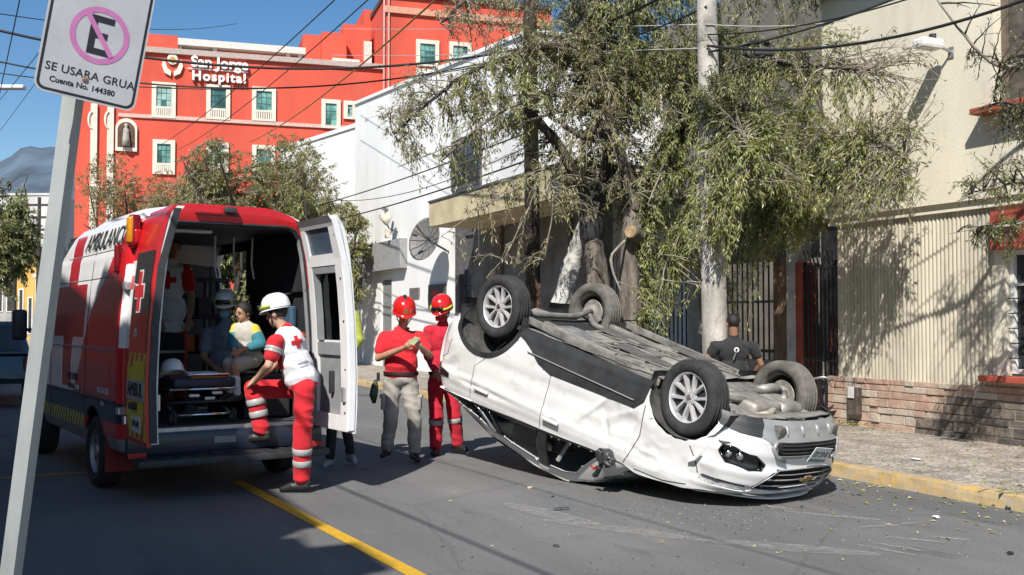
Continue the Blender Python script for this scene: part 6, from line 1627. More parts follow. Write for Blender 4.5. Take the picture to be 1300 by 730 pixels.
# --- man in red polo and grey trousers looking at his phone
d = 11.7
J = dict(head=at(513, 399, d - .05), neck=at(510, 420, d), shL=at(533, 429, d), shR=at(488, 428, d), elL=at(546, 452, d - .06), wrL=at(535, 441, d - .36), handL=at(529, 434, d - .42), elR=at(480, 455, d - .08), wrR=at(514, 441, d - .36), handR=at(522, 434, d - .42),
         pelvis=at(509, 482, d), hipL=at(519, 486, d), hipR=at(498, 486, d), knL=at(526, 531, d - .06), anL=at(526, 574, d + .04), toeL=at(530, 583, d - .12), knR=at(496, 531, d - .05), anR=at(491, 569, d + .06), toeR=at(486, 578, d - .1))
t_, j, H, ax, rotH = person('man in red helmet, red polo and grey trousers looking down at a phone', None, gnd(508, 585), J, (.20, -.90, -.36), M_SK,
    dict(fat=1.13, shirt=C_RED, sleeve=.62, trousers=C_GREY, shoes=M_BOOT, belt=1, helmet=(M_HRD, M_BOOT), crest=1, hs=1.2, goggles=False, legw=1.12, hem=-.035, palmL=(-.6, -.1, .4), palmR=(.6, -.1, .4), curlL=.7, curlR=.5, fold=.007))
tw, tf, tu = ax
MB().tube([j['neck'] + tu * (.028 - .035 * max(0, math.sin(a))) + tw * .074 * math.cos(a) + tf * (.070 * math.sin(a)) for a in [2 * math.pi * k / 20 for k in range(21)]], .016, 7).build('collar', C_RED, t_, smooth=True)
for S_, o_ in (('L', 1), ('R', -1)):
    hp_, kn = j['hip' + S_], j['kn' + S_]; q = hp_.lerp(kn, .55) + tw * .088 * o_ + tf * .02
    MB().bevbox((0, 0, 0), (.05, .13, .17), .018).build('cargo_pocket', C_GREY, t_, smooth=True, M=basis(tw, tf, tu, q))
    MB().bevbox((.012 * o_, 0, .07), (.052, .136, .05), .014).build('pocket_flap', C_GREY, t_, smooth=True, M=basis(tw, tf, tu, q))
ph = MB().bevbox((0, 0, 0), (.075, .012, .15), .006, Matrix.Rotation(R(-55), 4, 'X') @ Matrix.Rotation(R(25), 4, 'Y')).build('phone', mat('phone_case', (.30, .32, .18), .35), M=Matrix.Translation(at(526, 433, d - .46)))
tag(ph, 'small phone in pale case held by the man in red polo', 'phone')
gv = MB().tube([at(477, 482, d), at(476, 490, d - .01), at(474, 502, d), at(475, 512, d)], [.015, .042, .048, .02], 10).build('hanging_glove', mat('glove_olive', (.06, .075, .04), .8, var=.3), smooth=True)
tag(gv, 'dark green work glove clipped to the belt of the man in grey trousers', 'glove')
MB().bevbox((.02, 0, 0), (.035, .035, .10), .01).build('belt_radio', M_BOOT, t_, M=Matrix.Translation(at(478, 478, d - .03) - Vector(t_.location)))
MB().bevbox((0, 0, 0), (.05, .006, .05), .002).build('helmet_shield', mat('badge_gold', None), t_, M=Matrix.Translation(H(0, .145, .085)) @ rotH.to_4x4())
# --- second rescuer in red suit behind the wreck's tail
d = 12.35
J = dict(head=at(562, 395, d - .03), neck=at(562, 413, d), shL=at(581, 422, d + .08), shR=at(545, 421, d - .06), elL=at(588, 450, d + .05), wrL=at(580, 474, d - .05), elR=at(543, 450, d - .08), wrR=at(553, 470, d - .25),
         pelvis=at(562, 482, d), hipL=at(572, 486, d + .03), hipR=at(553, 486, d - .03), knL=at(577, 528, d - .03), anL=at(581, 564, d + .05), toeL=at(590, 570, d - .06), knR=at(554, 530, d - .06), anR=at(553, 568, d + .02), toeR=at(550, 575, d - .16))
t_, j, H, ax, rotH = person('rescuer in red overalls and red and lime helmet behind the overturned car', None, gnd(566, 578), J, (-.30, -.85, -.40), M_SKB,
    dict(fat=1.0, shirt=C_CRIM, sleeve=1.9, trousers=C_CRIM, shoes=M_BOOT, belt=1, helmet=(M_HRD, M_HGR), hs=1.16, leg_bands=(.12,), legw=1.15, hem=.02))
MB().sphere((0, 0, 0), (.05, .07, .05), 12, 8, 0, Matrix.Translation(H(.02, .03, .145)) @ rotH.to_4x4()).build('helmet_patch', M_HGR, t_, smooth=True)
MB().bevbox((0, 0, 0), (.14, .03, .06), .015).build('face_mask', cloth('cloth_scarf_red', (.5, .03, .04)), t_, M=Matrix.Translation(H(0, .085, -.06)) @ rotH.to_4x4())
# --- paramedic with one foot on the ambulance step
d = 9.66
J = dict(head=at(351, 398, d - .02), neck=at(363, 419, d), shL=at(350, 434, d - .19), shR=at(378, 430, d + .20), elL=at(341, 464, d - .26), wrL=at(324, 484, d - .06), handL=at(316, 488, d + .03), elR=at(350, 462, d + .26), wrR=at(330, 478, d + .20), handR=at(322, 482, d + .18),
         pelvis=at(385, 487, d), hipL=at(386, 493, d - .10), hipR=at(380, 493, d + .10), knR=at(322, 494, d + .10), anR=at(333, 548, d + .10), toeR=at(312, 559, d + .12), knL=at(384, 556, d - .10), anL=at(383, 610, d - .04), toeL=at(361, 621, d - .02))
root = gnd(378, 624)
t_, j, H, ax, rotH = person('paramedic in red trousers and white vest with a foot up on the ambulance step', None, root, J, (-.92, .22, -.22), M_SKL,
    dict(fat=1.02, shirt=C_RED, sleeve=.60, trousers=C_RED, shoes=M_BOOT, helmet=(M_HWH, M_HGR), legw=1.18, sleeve_bands=1, leg_bands=(.30, .58), palmL=(.1, .3, -.9), palmR=(.1, -.2, -.9), curlL=.5, hem=-.02, hair=True, fold=.008))
tw, tf, tu = ax
# white vest over the torso, open at the sides, with a red cross panel
pel = j['pelvis']; nk = j['neck']; ch = nk * .72 + pel * .28; be = nk * .35 + pel * .65; rotT = Matrix((tw, tf, tu)).transposed()
vest = blob('vest', [(j['shL'].lerp(j['shR'], .17), j['shL'].lerp(j['shR'], .83), .088, .088)], [(ch + tf * .008, (.190, .140, .192), rotT), (be + tf * .012, (.190, .148, .20), rotT), (pel + tu * .06, (.186, .146, .16), rotT)], C_WHT, t_, .010, 4, .006, 8, [(pel - tu * .045, -tu)])
# cross on the back and lettering block, laid just proud of the vest
kd = KDTree(len(vest.data.vertices))
for v in vest.data.vertices: kd.insert(v.co, v.index)
kd.balance()
def patch_on(cu, cv, w_, h_, m_, name, center, nrm, par, push=.004, n=8):
    """cloth patch that follows the surface: centre, axes tw-ish and tu"""
    nrm = Vector(nrm).normalized(); vx = tu.cross(nrm).normalized(); vy = nrm.cross(vx); mb = MB(); vs = []
    for a in range(n + 1):
        for b in range(n + 1):
            q = center + vx * (cu + w_ * (a / n - .5)) + vy * (cv + h_ * (b / n - .5)) + nrm * .4
            hit = vest.ray_cast(q, -nrm)
            p = hit[1] if hit[0] else q - nrm * .4 + nrm * .14
            vs.append(tuple(p + nrm * push))
    fs = [(a * (n + 1) + b, (a + 1) * (n + 1) + b, (a + 1) * (n + 1) + b + 1, a * (n + 1) + b + 1) for a in range(n) for b in range(n)]
    mb.add(vs, fs); return mb.build(name, m_, par, smooth=True)
bpy.context.view_layer.update()
back_n = (-tf * .55 + tw * .65).normalized()
patch_on(.04, .0, .12, .040, C_RED, 'red_cross', ch, back_n * 1, vest); patch_on(.04, .0, .040, .12, C_RED, 'red_cross', ch, back_n, vest, .005)
patch_on(.03, -.20, .11, .018, mat('ink_faded', (.42, .40, .45), .8), 'printed_line', ch, back_n, vest); patch_on(.03, -.235, .09, .014, mat('ink_faded', None), 'printed_line', ch, back_n, vest)
side_n = (tw * .9 + tf * .45).normalized()
patch_on(.0, -.05, .11, .30, C_RED, 'side_panel', ch, side_n, vest, .004)
# --- boy on the bench
d = 10.22
J = dict(head=at(309, 397, d - .03), neck=at(312, 413, d), shL=at(322, 419, d - .02), shR=at(301, 418, d + .04), elL=at(331, 437, d - .08), wrL=at(307, 444, d - .20), elR=at(296, 436, d - .02), wrR=at(297, 446, d - .16),
         pelvis=at(318, 456, d + .02), hipL=at(323, 457, d), hipR=at(312, 457, d + .06), knL=at(297, 465, d - .28), anL=at(301, 500, d - .26), toeL=at(291, 508, d - .34), knR=at(288, 463, d - .14), anR=at(291, 497, d - .12), toeR=at(281, 505, d - .18))
t_, j, H, ax, rotH = person('dark haired boy in white, yellow and teal football kit sitting inside the ambulance', None, J['pelvis'] - Vector((0, 0, .12)), J, (-.62, -.74, -.12), M_SK,
    dict(s=.78, hair_s=1.09, shirt=cloth('cloth_cream', (.46, .44, .38)), sleeve=1.55, trousers=cloth('cloth_cream', None), leg=.42, shoes=M_BOOT, hairlow=.01, fold=.005))
for S_, m1 in (('L', C_TEAL), ('R', C_TEAL)):
    sh, el, wr = j['sh' + S_], j['el' + S_], j['wr' + S_]
    blob('sleeve', [(sh.lerp(el, .45), el, .066, .058), (el, el.lerp(wr, .5), .058, .048)], [], m1, t_, .009, 3, .004)
    blob('shoulder_panel', [(sh, sh.lerp(el, .4), .066, .064)], [], C_YEL, t_, .009, 3, .003)
for S_ in 'LR': blob('sock', [(j['kn' + S_].lerp(j['an' + S_], .45), j['an' + S_], .048, .038)], [], C_WHT, t_, .008, 3)
# --- masked medic seated inside
d = 10.95
J = dict(head=at(286, 390, d), neck=at(287, 412, d), shL=at(309, 424, d), shR=at(264, 424, d), elL=at(316, 455, d - .1), wrL=at(300, 465, d - .25), elR=at(258, 455, d - .1), wrR=at(272, 466, d - .25), pelvis=at(287, 480, d + .05), hipL=at(297, 482, d), hipR=at(276, 482, d), knL=at(303, 484, d - .40), anL=at(303, 518, d - .36), toeL=at(303, 522, d - .5), knR=at(270, 484, d - .40), anR=at(270, 518, d - .36), toeR=at(270, 522, d - .5))
t_, j, H, ax, rotH = person('medic in white helmet, goggles and blue face mask seated inside the ambulance', None, J['pelvis'] - Vector((0, 0, .2)), J, (.10, -.95, -.25), M_SK,
    dict(shirt=C_SHBLUE, sleeve=.6, trousers=C_NAVY, shoes=M_BOOT, helmet=(M_HWH, M_HGR), fold=.006))
MB().sphere((0, 0, 0), (.062, .045, .055), 14, 10, 0, Matrix.Translation(H(0, .068, -.055)) @ rotH.to_4x4()).build('face_mask', M_MASK, t_, smooth=True)
# --- medic standing at the back of the cabin
d = 11.5
J = dict(head=at(220, 315, d), neck=at(218, 334, d + .02), shL=at(236, 345, d), shR=at(200, 345, d), elL=at(243, 378, d - .05), wrL=at(240, 405, d - .15), elR=at(196, 378, d), wrR=at(203, 406, d - .1), pelvis=at(218, 425, d), hipL=at(227, 430, d), hipR=at(208, 430, d), knL=at(228, 473, d - .05), anL=at(228, 508, d), toeL=at(226, 516, d - .15), knR=at(208, 473, d - .03), anR=at(208, 508, d), toeR=at(205, 516, d - .14))
t_, j, H, ax, rotH = person('medic in white vest with red cross standing deep inside the ambulance', None, at(218, 518, d), J, (.5, -.8, -.3), M_SK, dict(shirt=C_WHT, sleeve=.25, trousers=C_RED, shoes=M_BOOT, fold=.006, hem=-.03))
tw, tf, tu = ax
for S_ in 'LR': blob('sleeve', [(j['sh' + S_], j['sh' + S_].lerp(j['el' + S_], .6), .079, .07)], [], C_RED, t_, .01, 3, .004)
for w_, h_, k in ((.20, .06, 0), (.06, .20, .002)): MB().box((0, 0, 0), (w_, .012, h_)).build('red_cross', C_RED, t_, M=basis(tw, tf, tu, j['neck'] - tu * .2 + tf * (.150 + k)))
# --- person hidden by the open right door
d = 11.45
J = dict(head=at(428, 372, d), neck=at(430, 394, d), shL=at(410, 404, d + .05), shR=at(449, 402, d), elL=at(402, 436, d), wrL=at(408, 460, d - .1), elR=at(456, 430, d - .02), wrR=at(446, 446, d - .14), pelvis=at(430, 478, d), hipL=at(421, 482, d), hipR=at(439, 482, d), knL=at(422, 532, d - .04), anL=at(419, 582, d + .03), toeL=at(413, 591, d - .1), knR=at(438, 530, d - .02), anR=at(445, 576, d + .06), toeR=at(450, 586, d - .06))
t_, j, H, ax, rotH = person('person in lime sleeves and black leggings mostly hidden behind the open ambulance door', None, gnd(432, 592), J, (-.3, .9, -.2), M_SK, dict(s=.96, shirt=C_LIME, sleeve=1.85, trousers=C_BLK, shoes=M_SHOEG, legw=.85, fold=.005))
# --- man in black T-shirt behind the car
d = 13.1
J = dict(head=at(931, 411, d - .02), neck=at(932, 428, d), shL=at(908, 440, d), shR=at(956, 441, d), elL=at(897, 457, d + .02), wrL=at(908, 473, d + .22), elR=at(966, 462, d + .02), wrR=at(956, 478, d + .22), pelvis=at(932, 491, d - .05), hipL=at(923, 495, d), hipR=at(941, 495, d), knL=at(921, 540, d + .05), anL=at(920, 560, d), toeL=at(917, 568, d + .15), knR=at(943, 540, d + .05), anR=at(944, 560, d), toeR=at(947, 568, d + .15))
t_, j, H, ax, rotH = person('man in black T-shirt with back turned, standing behind the upturned wheels', None, gnd(932, 568), J, (.10, .9, -.42), M_SKB, dict(s=1.0, fat=1.06, shirt=C_BLK, sleeve=.42, trousers=C_NAVY, shoes=M_BOOT, hairlow=.015, fold=.007))
tw, tf, tu = ax
lc = j['neck'] - tu * .17 - tf * .145
MB().lathe([(.016, 0), (.033, 0), (.033, .004), (.016, .004)], 20, basis(tw, tu, tw.cross(tu), lc)).build('shirt_logo', mat('logo_pale', (.62, .62, .60), .8), t_)
MB().prism([(-.01, -.01), (.01, -.012), (-.035, -.13), (-.05, -.12)], 0, .004, basis(-tw, tu, -tf, lc)).build('shirt_print', mat('logo_grey', (.12, .12, .12), .8), t_)
# ---- stretcher with straps, and things on it
strM = AMB_M @ Matrix.Translation((-.17, 1.0, .62))
stc = empty('stretcher', strM, 'folded ambulance stretcher with an orange strap at the open doors', 'stretcher')
MB().bevbox((0, 0, .40), (.60, 1.75, .09), .03).build('mattress', mat('mattress_navy', (.03, .035, .06), .6, var=.1), stc, smooth=True)
MB().bevbox((0, -.45, .45), (.56, .5, .03), .012).build('blanket', cloth('cloth_maroon', (.16, .02, .03)), stc, smooth=True)
MB().bevbox((.05, -.78, .425), (.34, .14, .06), .015).build('orange_strap', mat('strap_orange', (.62, .16, .02), .7, var=.1), stc)
MB().bevbox((.02, -.60, .475), (.30, .30, .03), .01).build('white_pad', C_WHT, stc)
MB().tube([(.22, -.86, .40), (.22, -.88, .48), (-.12, -.88, .48), (-.12, -.86, .40)], .010, 7).build('end_handle', M_CHROME, stc, smooth=True)
for z, w_ in ((.34, .31), (.22, .30), (.10, .26)):
    MB().tube([(-w_, -.86, z), (w_, -.86, z), (w_ + .02, -.80, z), (w_ + .02, .8, z), (w_, .86, z), (-w_, .86, z), (-w_ - .02, .8, z), (-w_ - .02, -.8, z), (-w_, -.86, z)], .013, 7).build('frame_tube', M_CHROME if z != .22 else M_APL, stc, smooth=True)
for x in (-.26, .26):
    for y0, y1 in ((-.80, .2), (.2, -.80)): MB().tube([(x, y0, .10), (x, y1, .34)], .014, 7).build('cross_leg', M_CHROME, stc, smooth=True)
    for y in (-.82, .78):
        MB().lathe([(.02, -.02), (.065, -.02), (.075, -.01), (.075, .01), (.065, .02), (.02, .02)], 24, Matrix.Translation((x * 1.1, y, .076)) @ Matrix.Rotation(R(90), 4, 'Y')).build('wheel', M_TYRE, stc, smooth=True, angle=40)
        MB().lathe([(0, -.024), (.045, -.024), (.045, .024), (0, .024)], 18, Matrix.Translation((x * 1.1, y, .076)) @ Matrix.Rotation(R(90), 4, 'Y')).build('wheel_hub', M_ASIL, stc)
for x, z in ((-.1, .28), (.05, .25), (.12, .3), (-.02, .16)): MB().bevbox((x, -.84, z), (.10, .05, .03), .008).build('latch', M_ASIL if z > .2 else M_APL, stc)
sp = MB(); 
hm = empty('spare_helmet', AMB_M @ Matrix.Translation((-.40, .42, 1.115)) @ Matrix.Rotation(R(-20), 4, 'X'), 'white rescue helmet lying on the stretcher', 'helmet')
MB().lathe([(.0, .128), (.05, .121), (.085, .098), (.105, .062), (.112, .02), (.113, -.012)], 32, Matrix.Diagonal((1.0, 1.16, 1, 1))).build('shell', M_HWH, hm, smooth=True)
MB().lathe([(.110, -.010), (.132, -.022), (.130, -.028), (.11, -.02)], 32, Matrix.Diagonal((1.0, 1.16, 1, 1))).build('brim', M_HWH, hm, smooth=True)
bag = empty('kit_bag', AMB_M @ Matrix.Translation((-.12, 2.05, 1.27)), 'black kit bag with pale bands hung inside the ambulance', 'bag')
MB().bevbox((0, 0, 0), (.62, .25, .42), .06).build('bag_body', C_BLK, bag, smooth=True)
MB().bb((-.3, -.132, -.02), (.3, -.127, .01)).build('band', M_REFL, bag)

# ================================================================== TREES
def leafmat(name, col, tr=.35):
    m = bpy.data.materials.new(name); m.use_nodes = True; nt = m.node_tree; nt.nodes.remove(nt.nodes['Principled BSDF']); out = nt.nodes['Material Output']; L = nt.links.new
    tc = nt.nodes.new('ShaderNodeTexCoord'); n = nt.nodes.new('ShaderNodeTexNoise'); n.inputs['Scale'].default_value = 2.5; n.inputs['Detail'].default_value = 6; L(tc.outputs['Object'], n.inputs['Vector'])
    r = nt.nodes.new('ShaderNodeValToRGB'); r.color_ramp.elements[0].position = .32; r.color_ramp.elements[1].position = .68
    r.color_ramp.elements[0].color = (*[c * .62 for c in col], 1); r.color_ramp.elements[1].color = (*[c * 1.25 for c in col], 1); L(n.outputs[0], r.inputs[0])
    d = nt.nodes.new('ShaderNodeBsdfDiffuse'); t = nt.nodes.new('ShaderNodeBsdfTranslucent'); g = nt.nodes.new('ShaderNodeBsdfGlossy'); g.inputs['Roughness'].default_value = .42
    L(r.outputs[0], d.inputs[0]); L(r.outputs[0], t.inputs[0]); m1 = nt.nodes.new('ShaderNodeMixShader'); m1.inputs[0].default_value = tr; L(d.outputs[0], m1.inputs[1]); L(t.outputs[0], m1.inputs[2])
    m2 = nt.nodes.new('ShaderNodeMixShader'); m2.inputs[0].default_value = .05; L(m1.outputs[0], m2.inputs[1]); L(g.outputs[0], m2.inputs[2]); L(m2.outputs[0], out.inputs[0]); return m
LF_G = leafmat('leaf_green', (0.235, 0.265, 0.09)); LF_O = leafmat('leaf_olive', (0.35, 0.335, 0.14)); LF_D = leafmat('leaf_dark', (0.14, 0.17, 0.07)); LF_Y = leafmat('leaf_dry', (0.32, 0.24, 0.12)); LF_L = leafmat('leaf_bright', (0.36, 0.40, 0.105))
M_BARK = mat('bark_grey', (0.17, 0.145, 0.12), .95, var=.32, scale=7, bump=.9, bscale=28, stretch=(1, 1, .3)); M_BARKD = mat('bark_dark', (0.06, 0.05, 0.043), .95, var=.3, scale=8, bump=.7, bscale=30, stretch=(1, 1, .3)); M_TWIG = mat('twig', (0.30, 0.265, 0.22), .9, var=.25, scale=5)
M_LIME = mat('bark_whitewashed', (0.50, 0.49, 0.46), .95, var=.22, scale=9, bump=.6, bscale=26); M_CUT = mat('cut_wood', (0.33, 0.23, 0.13), .9, var=.2, scale=14)
class Foliage:
    """leaf blades and twigs gathered as numpy-sized lists"""
    def __init__(s, seed): s.r = random.Random(seed); s.lv = []; s.lf = []; s.lm = []; s.tw = MB()
    def leaf(s, p, d, up, L_, w_, mi):
        n = d.cross(up); 
        if n.length < 1e-5: n = d.orthogonal()
        n.normalize(); k = len(s.lv); m = p + d * L_ * .5 + up * L_ * .05
        s.lv += [p[:], (m + n * w_ * .5)[:], (p + d * L_ - up * L_ * .08)[:], (m - n * w_ * .5)[:]]; s.lf.append((k, k + 1, k + 2, k + 3)); s.lm.append(mi)
    def twig(s, a, b, droop, nl, L_, w_, mis, r0=.010, lead=.35, spread=.12, side=2):
        r = s.r; n = 7; mid = a.lerp(b, .5) + Vector((r.uniform(-.2, .2), r.uniform(-.2, .2), r.uniform(0, .25))) * (b - a).length * .45
        P = []
        for i in range(n + 1):
            t = i / n; p = a * (1 - t) ** 2 + mid * 2 * t * (1 - t) + b * t * t; p = p - Vector((0, 0, droop * t ** 2.2)); p += Vector((r.gauss(0, 1), r.gauss(0, 1), r.gauss(0, 1))) * .02 * (b - a).length * min(1, 3 * t) * .5; P.append(p)
        s.tw.tube(P, [r0 * (1 - .8 * i / n) for i in range(n + 1)], 4, cap=False)
        def put(P, nl, lead):
            for q in range(nl):
                t = lead + (1 - lead) * r.random(); i = min(int(t * (len(P) - 1)), len(P) - 2); p = P[i].lerp(P[i + 1], t * (len(P) - 1) - i); ax = (P[i + 1] - P[i]).normalized()
                rd = Vector((r.gauss(0, 1), r.gauss(0, 1), r.gauss(0, 1))).normalized(); d = (ax * .75 + rd * .8 + Vector((0, 0, -.35))).normalized(); up = Vector((r.gauss(0, .5), r.gauss(0, .5), 1)).normalized()
                s.leaf(p + rd * spread * r.random() * .25, d, up, L_ * r.uniform(.6, 1.2), w_ * r.uniform(.7, 1.2), r.choice(mis))
        put(P, nl, lead)
        for q in range(side):
            i = r.randint(2, n - 1); e = P[i] + ((P[i] - P[i - 1]).normalized() * .7 + Vector((r.gauss(0, 1), r.gauss(0, 1), r.gauss(0, .8) - .3)).normalized() * .8) * (b - a).length * r.uniform(.2, .42)
            Q = [P[i].lerp(e, k / 3) - Vector((0, 0, droop * .4 * (k / 3) ** 2)) for k in range(4)]; s.tw.tube(Q, [r0 * .5, r0 * .4, r0 * .3, r0 * .15], 3, cap=False); put(Q, nl // 2, .1)
        return P
    def finish(s, tree, mats, twm):
        if s.lf:
            me = bpy.data.meshes.new('foliage'); me.from_pydata(s.lv, [], s.lf)
            for m in mats: me.materials.append(m)
            me.polygons.foreach_set('material_index', s.lm); me.update(); o = link('foliage', me, tree); stuff(o)
        stuff(s.tw.build('twigs', twm, tree, smooth=True))
def limb(tree, pts, radii, m_, name='branch', n=9, wob=.02, end=None):
    P = [Vector(p) for p in pts]; out = []; rr_ = []
    for i in range(len(P) - 1):
        K = 5
        for k in range(K):
            t = k / K; p0, p1, p2, p3 = P[max(i - 1, 0)], P[i], P[i + 1], P[min(i + 2, len(P) - 1)]
            out.append(.5 * ((2 * p1) + (p2 - p0) * t + (2 * p0 - 5 * p1 + 4 * p2 - p3) * t * t + (3 * p1 - p0 - 3 * p2 + p3) * t ** 3)); rr_.append((radii[i] * (1 - t) + radii[i + 1] * t) * (1 + .14 * mnoise.noise(out[-1] * 3.1)))
    out.append(P[-1]); rr_.append(radii[-1])
    mb = MB().tube(out, rr_, n)
    for i, v in enumerate(mb.v): q = Vector(v); mb.v[i] = tuple(q + Vector((mnoise.noise(q * 9), mnoise.noise(q * 9 + V(5, 0, 0)), 0)) * wob)
    o = mb.build(name, m_, tree, smooth=True)
    if end is not None:
        d = (out[-1] - out[-2]).normalized(); MB().lathe([(0, .004), (rr_[-1] * .85, .004), (rr_[-1] * .97, -.01)], 14, Matrix.Translation(out[-1]) @ d.to_track_quat('Z', 'Y').to_matrix().to_4x4()).build('cut_end', end, o)
    return out
def rand_in(r, c, rad):
    while True:
        p = Vector((r.uniform(-1, 1), r.uniform(-1, 1), r.uniform(-1, 1)))
        if p.length < 1: return Vector((c[0] + p.x * rad[0], c[1] + p.y * rad[1], c[2] + p.z * rad[2]))
def blobpx(px, py, d, rx, ry, rd): c = at(px, py, d); return (c, (rx / FPX * d, rd, ry / FPX * d))
def crown(F, skel, blobs, L_, w_, jump=1.4):
    """twigs reach from the nearest skeleton points into each clump"""
    kd = KDTree(len(skel))
    for i, p in enumerate(skel): kd.insert(p, i)
    kd.balance()
    for (c, rad), n, nl, mis, droop in blobs:
        for k in range(int(n * 1.12)):
            b = rand_in(F.r, c, rad); near = kd.find_n(b, 6); a, _, dist = F.r.choice(near)
            a = Vector(a)
            if dist > jump: a = b + (a - b).normalized() * F.r.uniform(.5, 1) * jump + Vector((F.r.gauss(0, .15), F.r.gauss(0, .15), F.r.gauss(0, .15)))
            F.twig(a, b, droop * F.r.uniform(.3, 1.2), int(nl * F.r.uniform(.7, 1.5)), L_, w_, mis, r0=F.r.uniform(.006, .013))
# ---- the big tree behind the wreck
D = 16.0
tree = empty('street_tree', None, 'big tangled street tree with two grey trunks, pruned limbs and drooping leaves', 'tree')
sk = []
t1 = limb(tree, [at(764, 545, D), at(764, 440, D), at(760, 370, D), at(754, 310, D), at(748, 275, D)], [.27, .22, .185, .165, .16], M_BARK, 'trunk', 14, .03)
t2 = limb(tree, [at(806, 545, D - .3), at(806, 440, D - .3), at(800, 360, D - .3), at(803, 300, D - .3), at(810, 265, D - .2)], [.24, .20, .17, .17, .14], M_BARK, 'trunk', 14, .03)
t3 = limb(tree, [at(690, 545, D + .4), at(703, 430, D + .4), at(716, 375, D + .4), at(730, 325, D + .3), at(742, 290, D + .1), at(754, 262, D + .05)], [.22, .19, .16, .14, .12, .10], M_LIME, 'trunk', 12, .03)
limb(tree, [at(811, 300, D - .42), at(804, 296, D - .6), at(800, 294, D - .7)], [.12, .11, .105], M_BARK, 'pruned_stub', 12, .01, M_CUT)
MB().lathe([(.175, -.16), (.19, -.1), (.19, .1), (.172, .16)], 20, Matrix.Translation(at(751, 292, D))).build('black_wrap', mat('tar_wrap', (.02, .02, .022), .8, var=.3), tree, smooth=True)
sk += t1 + t2
def L_(pts, radii, m_=M_BARK, **k):
    o = limb(tree, pts, radii, m_, **k); sk.extend(o); return o
L_([at(750, 280, D), at(738, 238, D), at(715, 195, D - .3), at(697, 170, D - .5), at(668, 137, D - .7)], [0.117, 0.101, 0.090, 0.078, 0.066], M_BARKD, end=M_CUT)
L_([at(752, 282, D), at(762, 240, D + .2), at(772, 195, D + .2), at(764, 140, D), at(770, 70, D), at(762, -20, D + .2), at(780, -90, D)], [0.117, 0.101, 0.094, 0.086, 0.070, 0.055, 0.031], M_BARKD)
L_([at(811, 268, D - .3), at(797, 225, D - .3), at(785, 192, D - .3), at(768, 178, D - .4), at(778, 140, D), at(800, 60, D), at(815, -60, D)], [0.109, 0.098, 0.086, 0.078, 0.066, 0.055, 0.031], M_BARK)
L_([at(783, 190, D - .35), at(765, 172, D - .6), at(742, 174, D - .75), at(713, 158, D - .9)], [0.058, 0.053, 0.048, 0.043], M_BARK, end=M_CUT)
L_([at(745, 174, D - .75), at(757, 160, D - .85), at(765, 141, D - .9)], [0.047, 0.041, 0.036], M_BARK, end=M_CUT)
L_([at(811, 268, D - .2), at(835, 215, D - .4), at(868, 160, D - .6), at(905, 110, D - .9), at(960, 80, D - 1.6), at(1030, 85, D - 2.4), at(1110, 90, D - 3.1)], [0.086, 0.074, 0.062, 0.047, 0.035, 0.023, 0.009], M_BARKD)
L_([at(845, 200, D - .4), at(880, 215, D - .9), at(935, 225, D - 1.4), at(990, 240, D - 1.7), at(1040, 262, D - 1.9)], [0.055, 0.043, 0.035, 0.027, 0.016], M_BARK)
L_([at(905, 110, D - .9), at(965, 150, D - 1.4), at(1040, 175, D - 2.5), at(1110, 180, D - 3.1), at(1165, 215, D - 3.4)], [0.043, 0.035, 0.027, 0.020, 0.009], M_BARK)
L_([at(868, 160, D - .6), at(900, 150, D - 1.8), at(935, 165, D - 2.9), at(960, 200, D - 3.1), at(930, 245, D - 3.1)], [0.039, 0.031, 0.023, 0.016, 0.008], M_BARK)
L_([at(770, 90, D), at(720, 60, D - .3), at(660, 70, D - .5), at(600, 90, D - .7), at(545, 130, D - .8), at(500, 170, D - .8)], [0.066, 0.055, 0.043, 0.031, 0.022, 0.011], M_BARKD)
L_([at(765, 130, D), at(710, 120, D - .6), at(650, 135, D - 1), at(610, 160, D - 1.1), at(560, 205, D - 1.1)], [0.055, 0.043, 0.031, 0.022, 0.011], M_BARK)
L_([at(766, 20, D), at(830, -30, D - .5), at(900, -50, D - .8), at(990, -40, D - 1), at(1080, 0, D - 1.4)], [0.055, 0.043, 0.035, 0.027, 0.016], M_BARKD)
L_([at(764, 0, D), at(700, -30, D - .3), at(620, -20, D - .3), at(560, 30, D - .5)], [0.047, 0.035, 0.027, 0.016], M_BARKD)
L_([at(800, 300, D - .4), at(775, 330, D - .9), at(790, 372, D - 1.0)], [.03, .02, .01], M_TWIG)
for (a, b, r_) in (((560, 145), (700, 118), .02), ((505, 212), (720, 140), .016), ((560, 300), (665, 235), .012), ((860, 95), (935, 60), .016), ((735, 130), (800, 95), .014), ((690, 215), (640, 330), .014), ((822, 260), (850, 180), .02), ((890, 240), (846, 330), .012), ((870, 60), (890, 210), .014), ((700, 232), (690, 330), .014)):
    L_([at(*b, D - .7), at((a[0] + b[0]) / 2 + 6, (a[1] + b[1]) / 2 - 8, D - .85), at(*a, D - 1)], [r_, r_ * .8, r_ * .4], M_TWIG, n=6, wob=.012)
F = Foliage(3); G_, O_, D_, Y_, B_ = 0, 1, 2, 3, 4
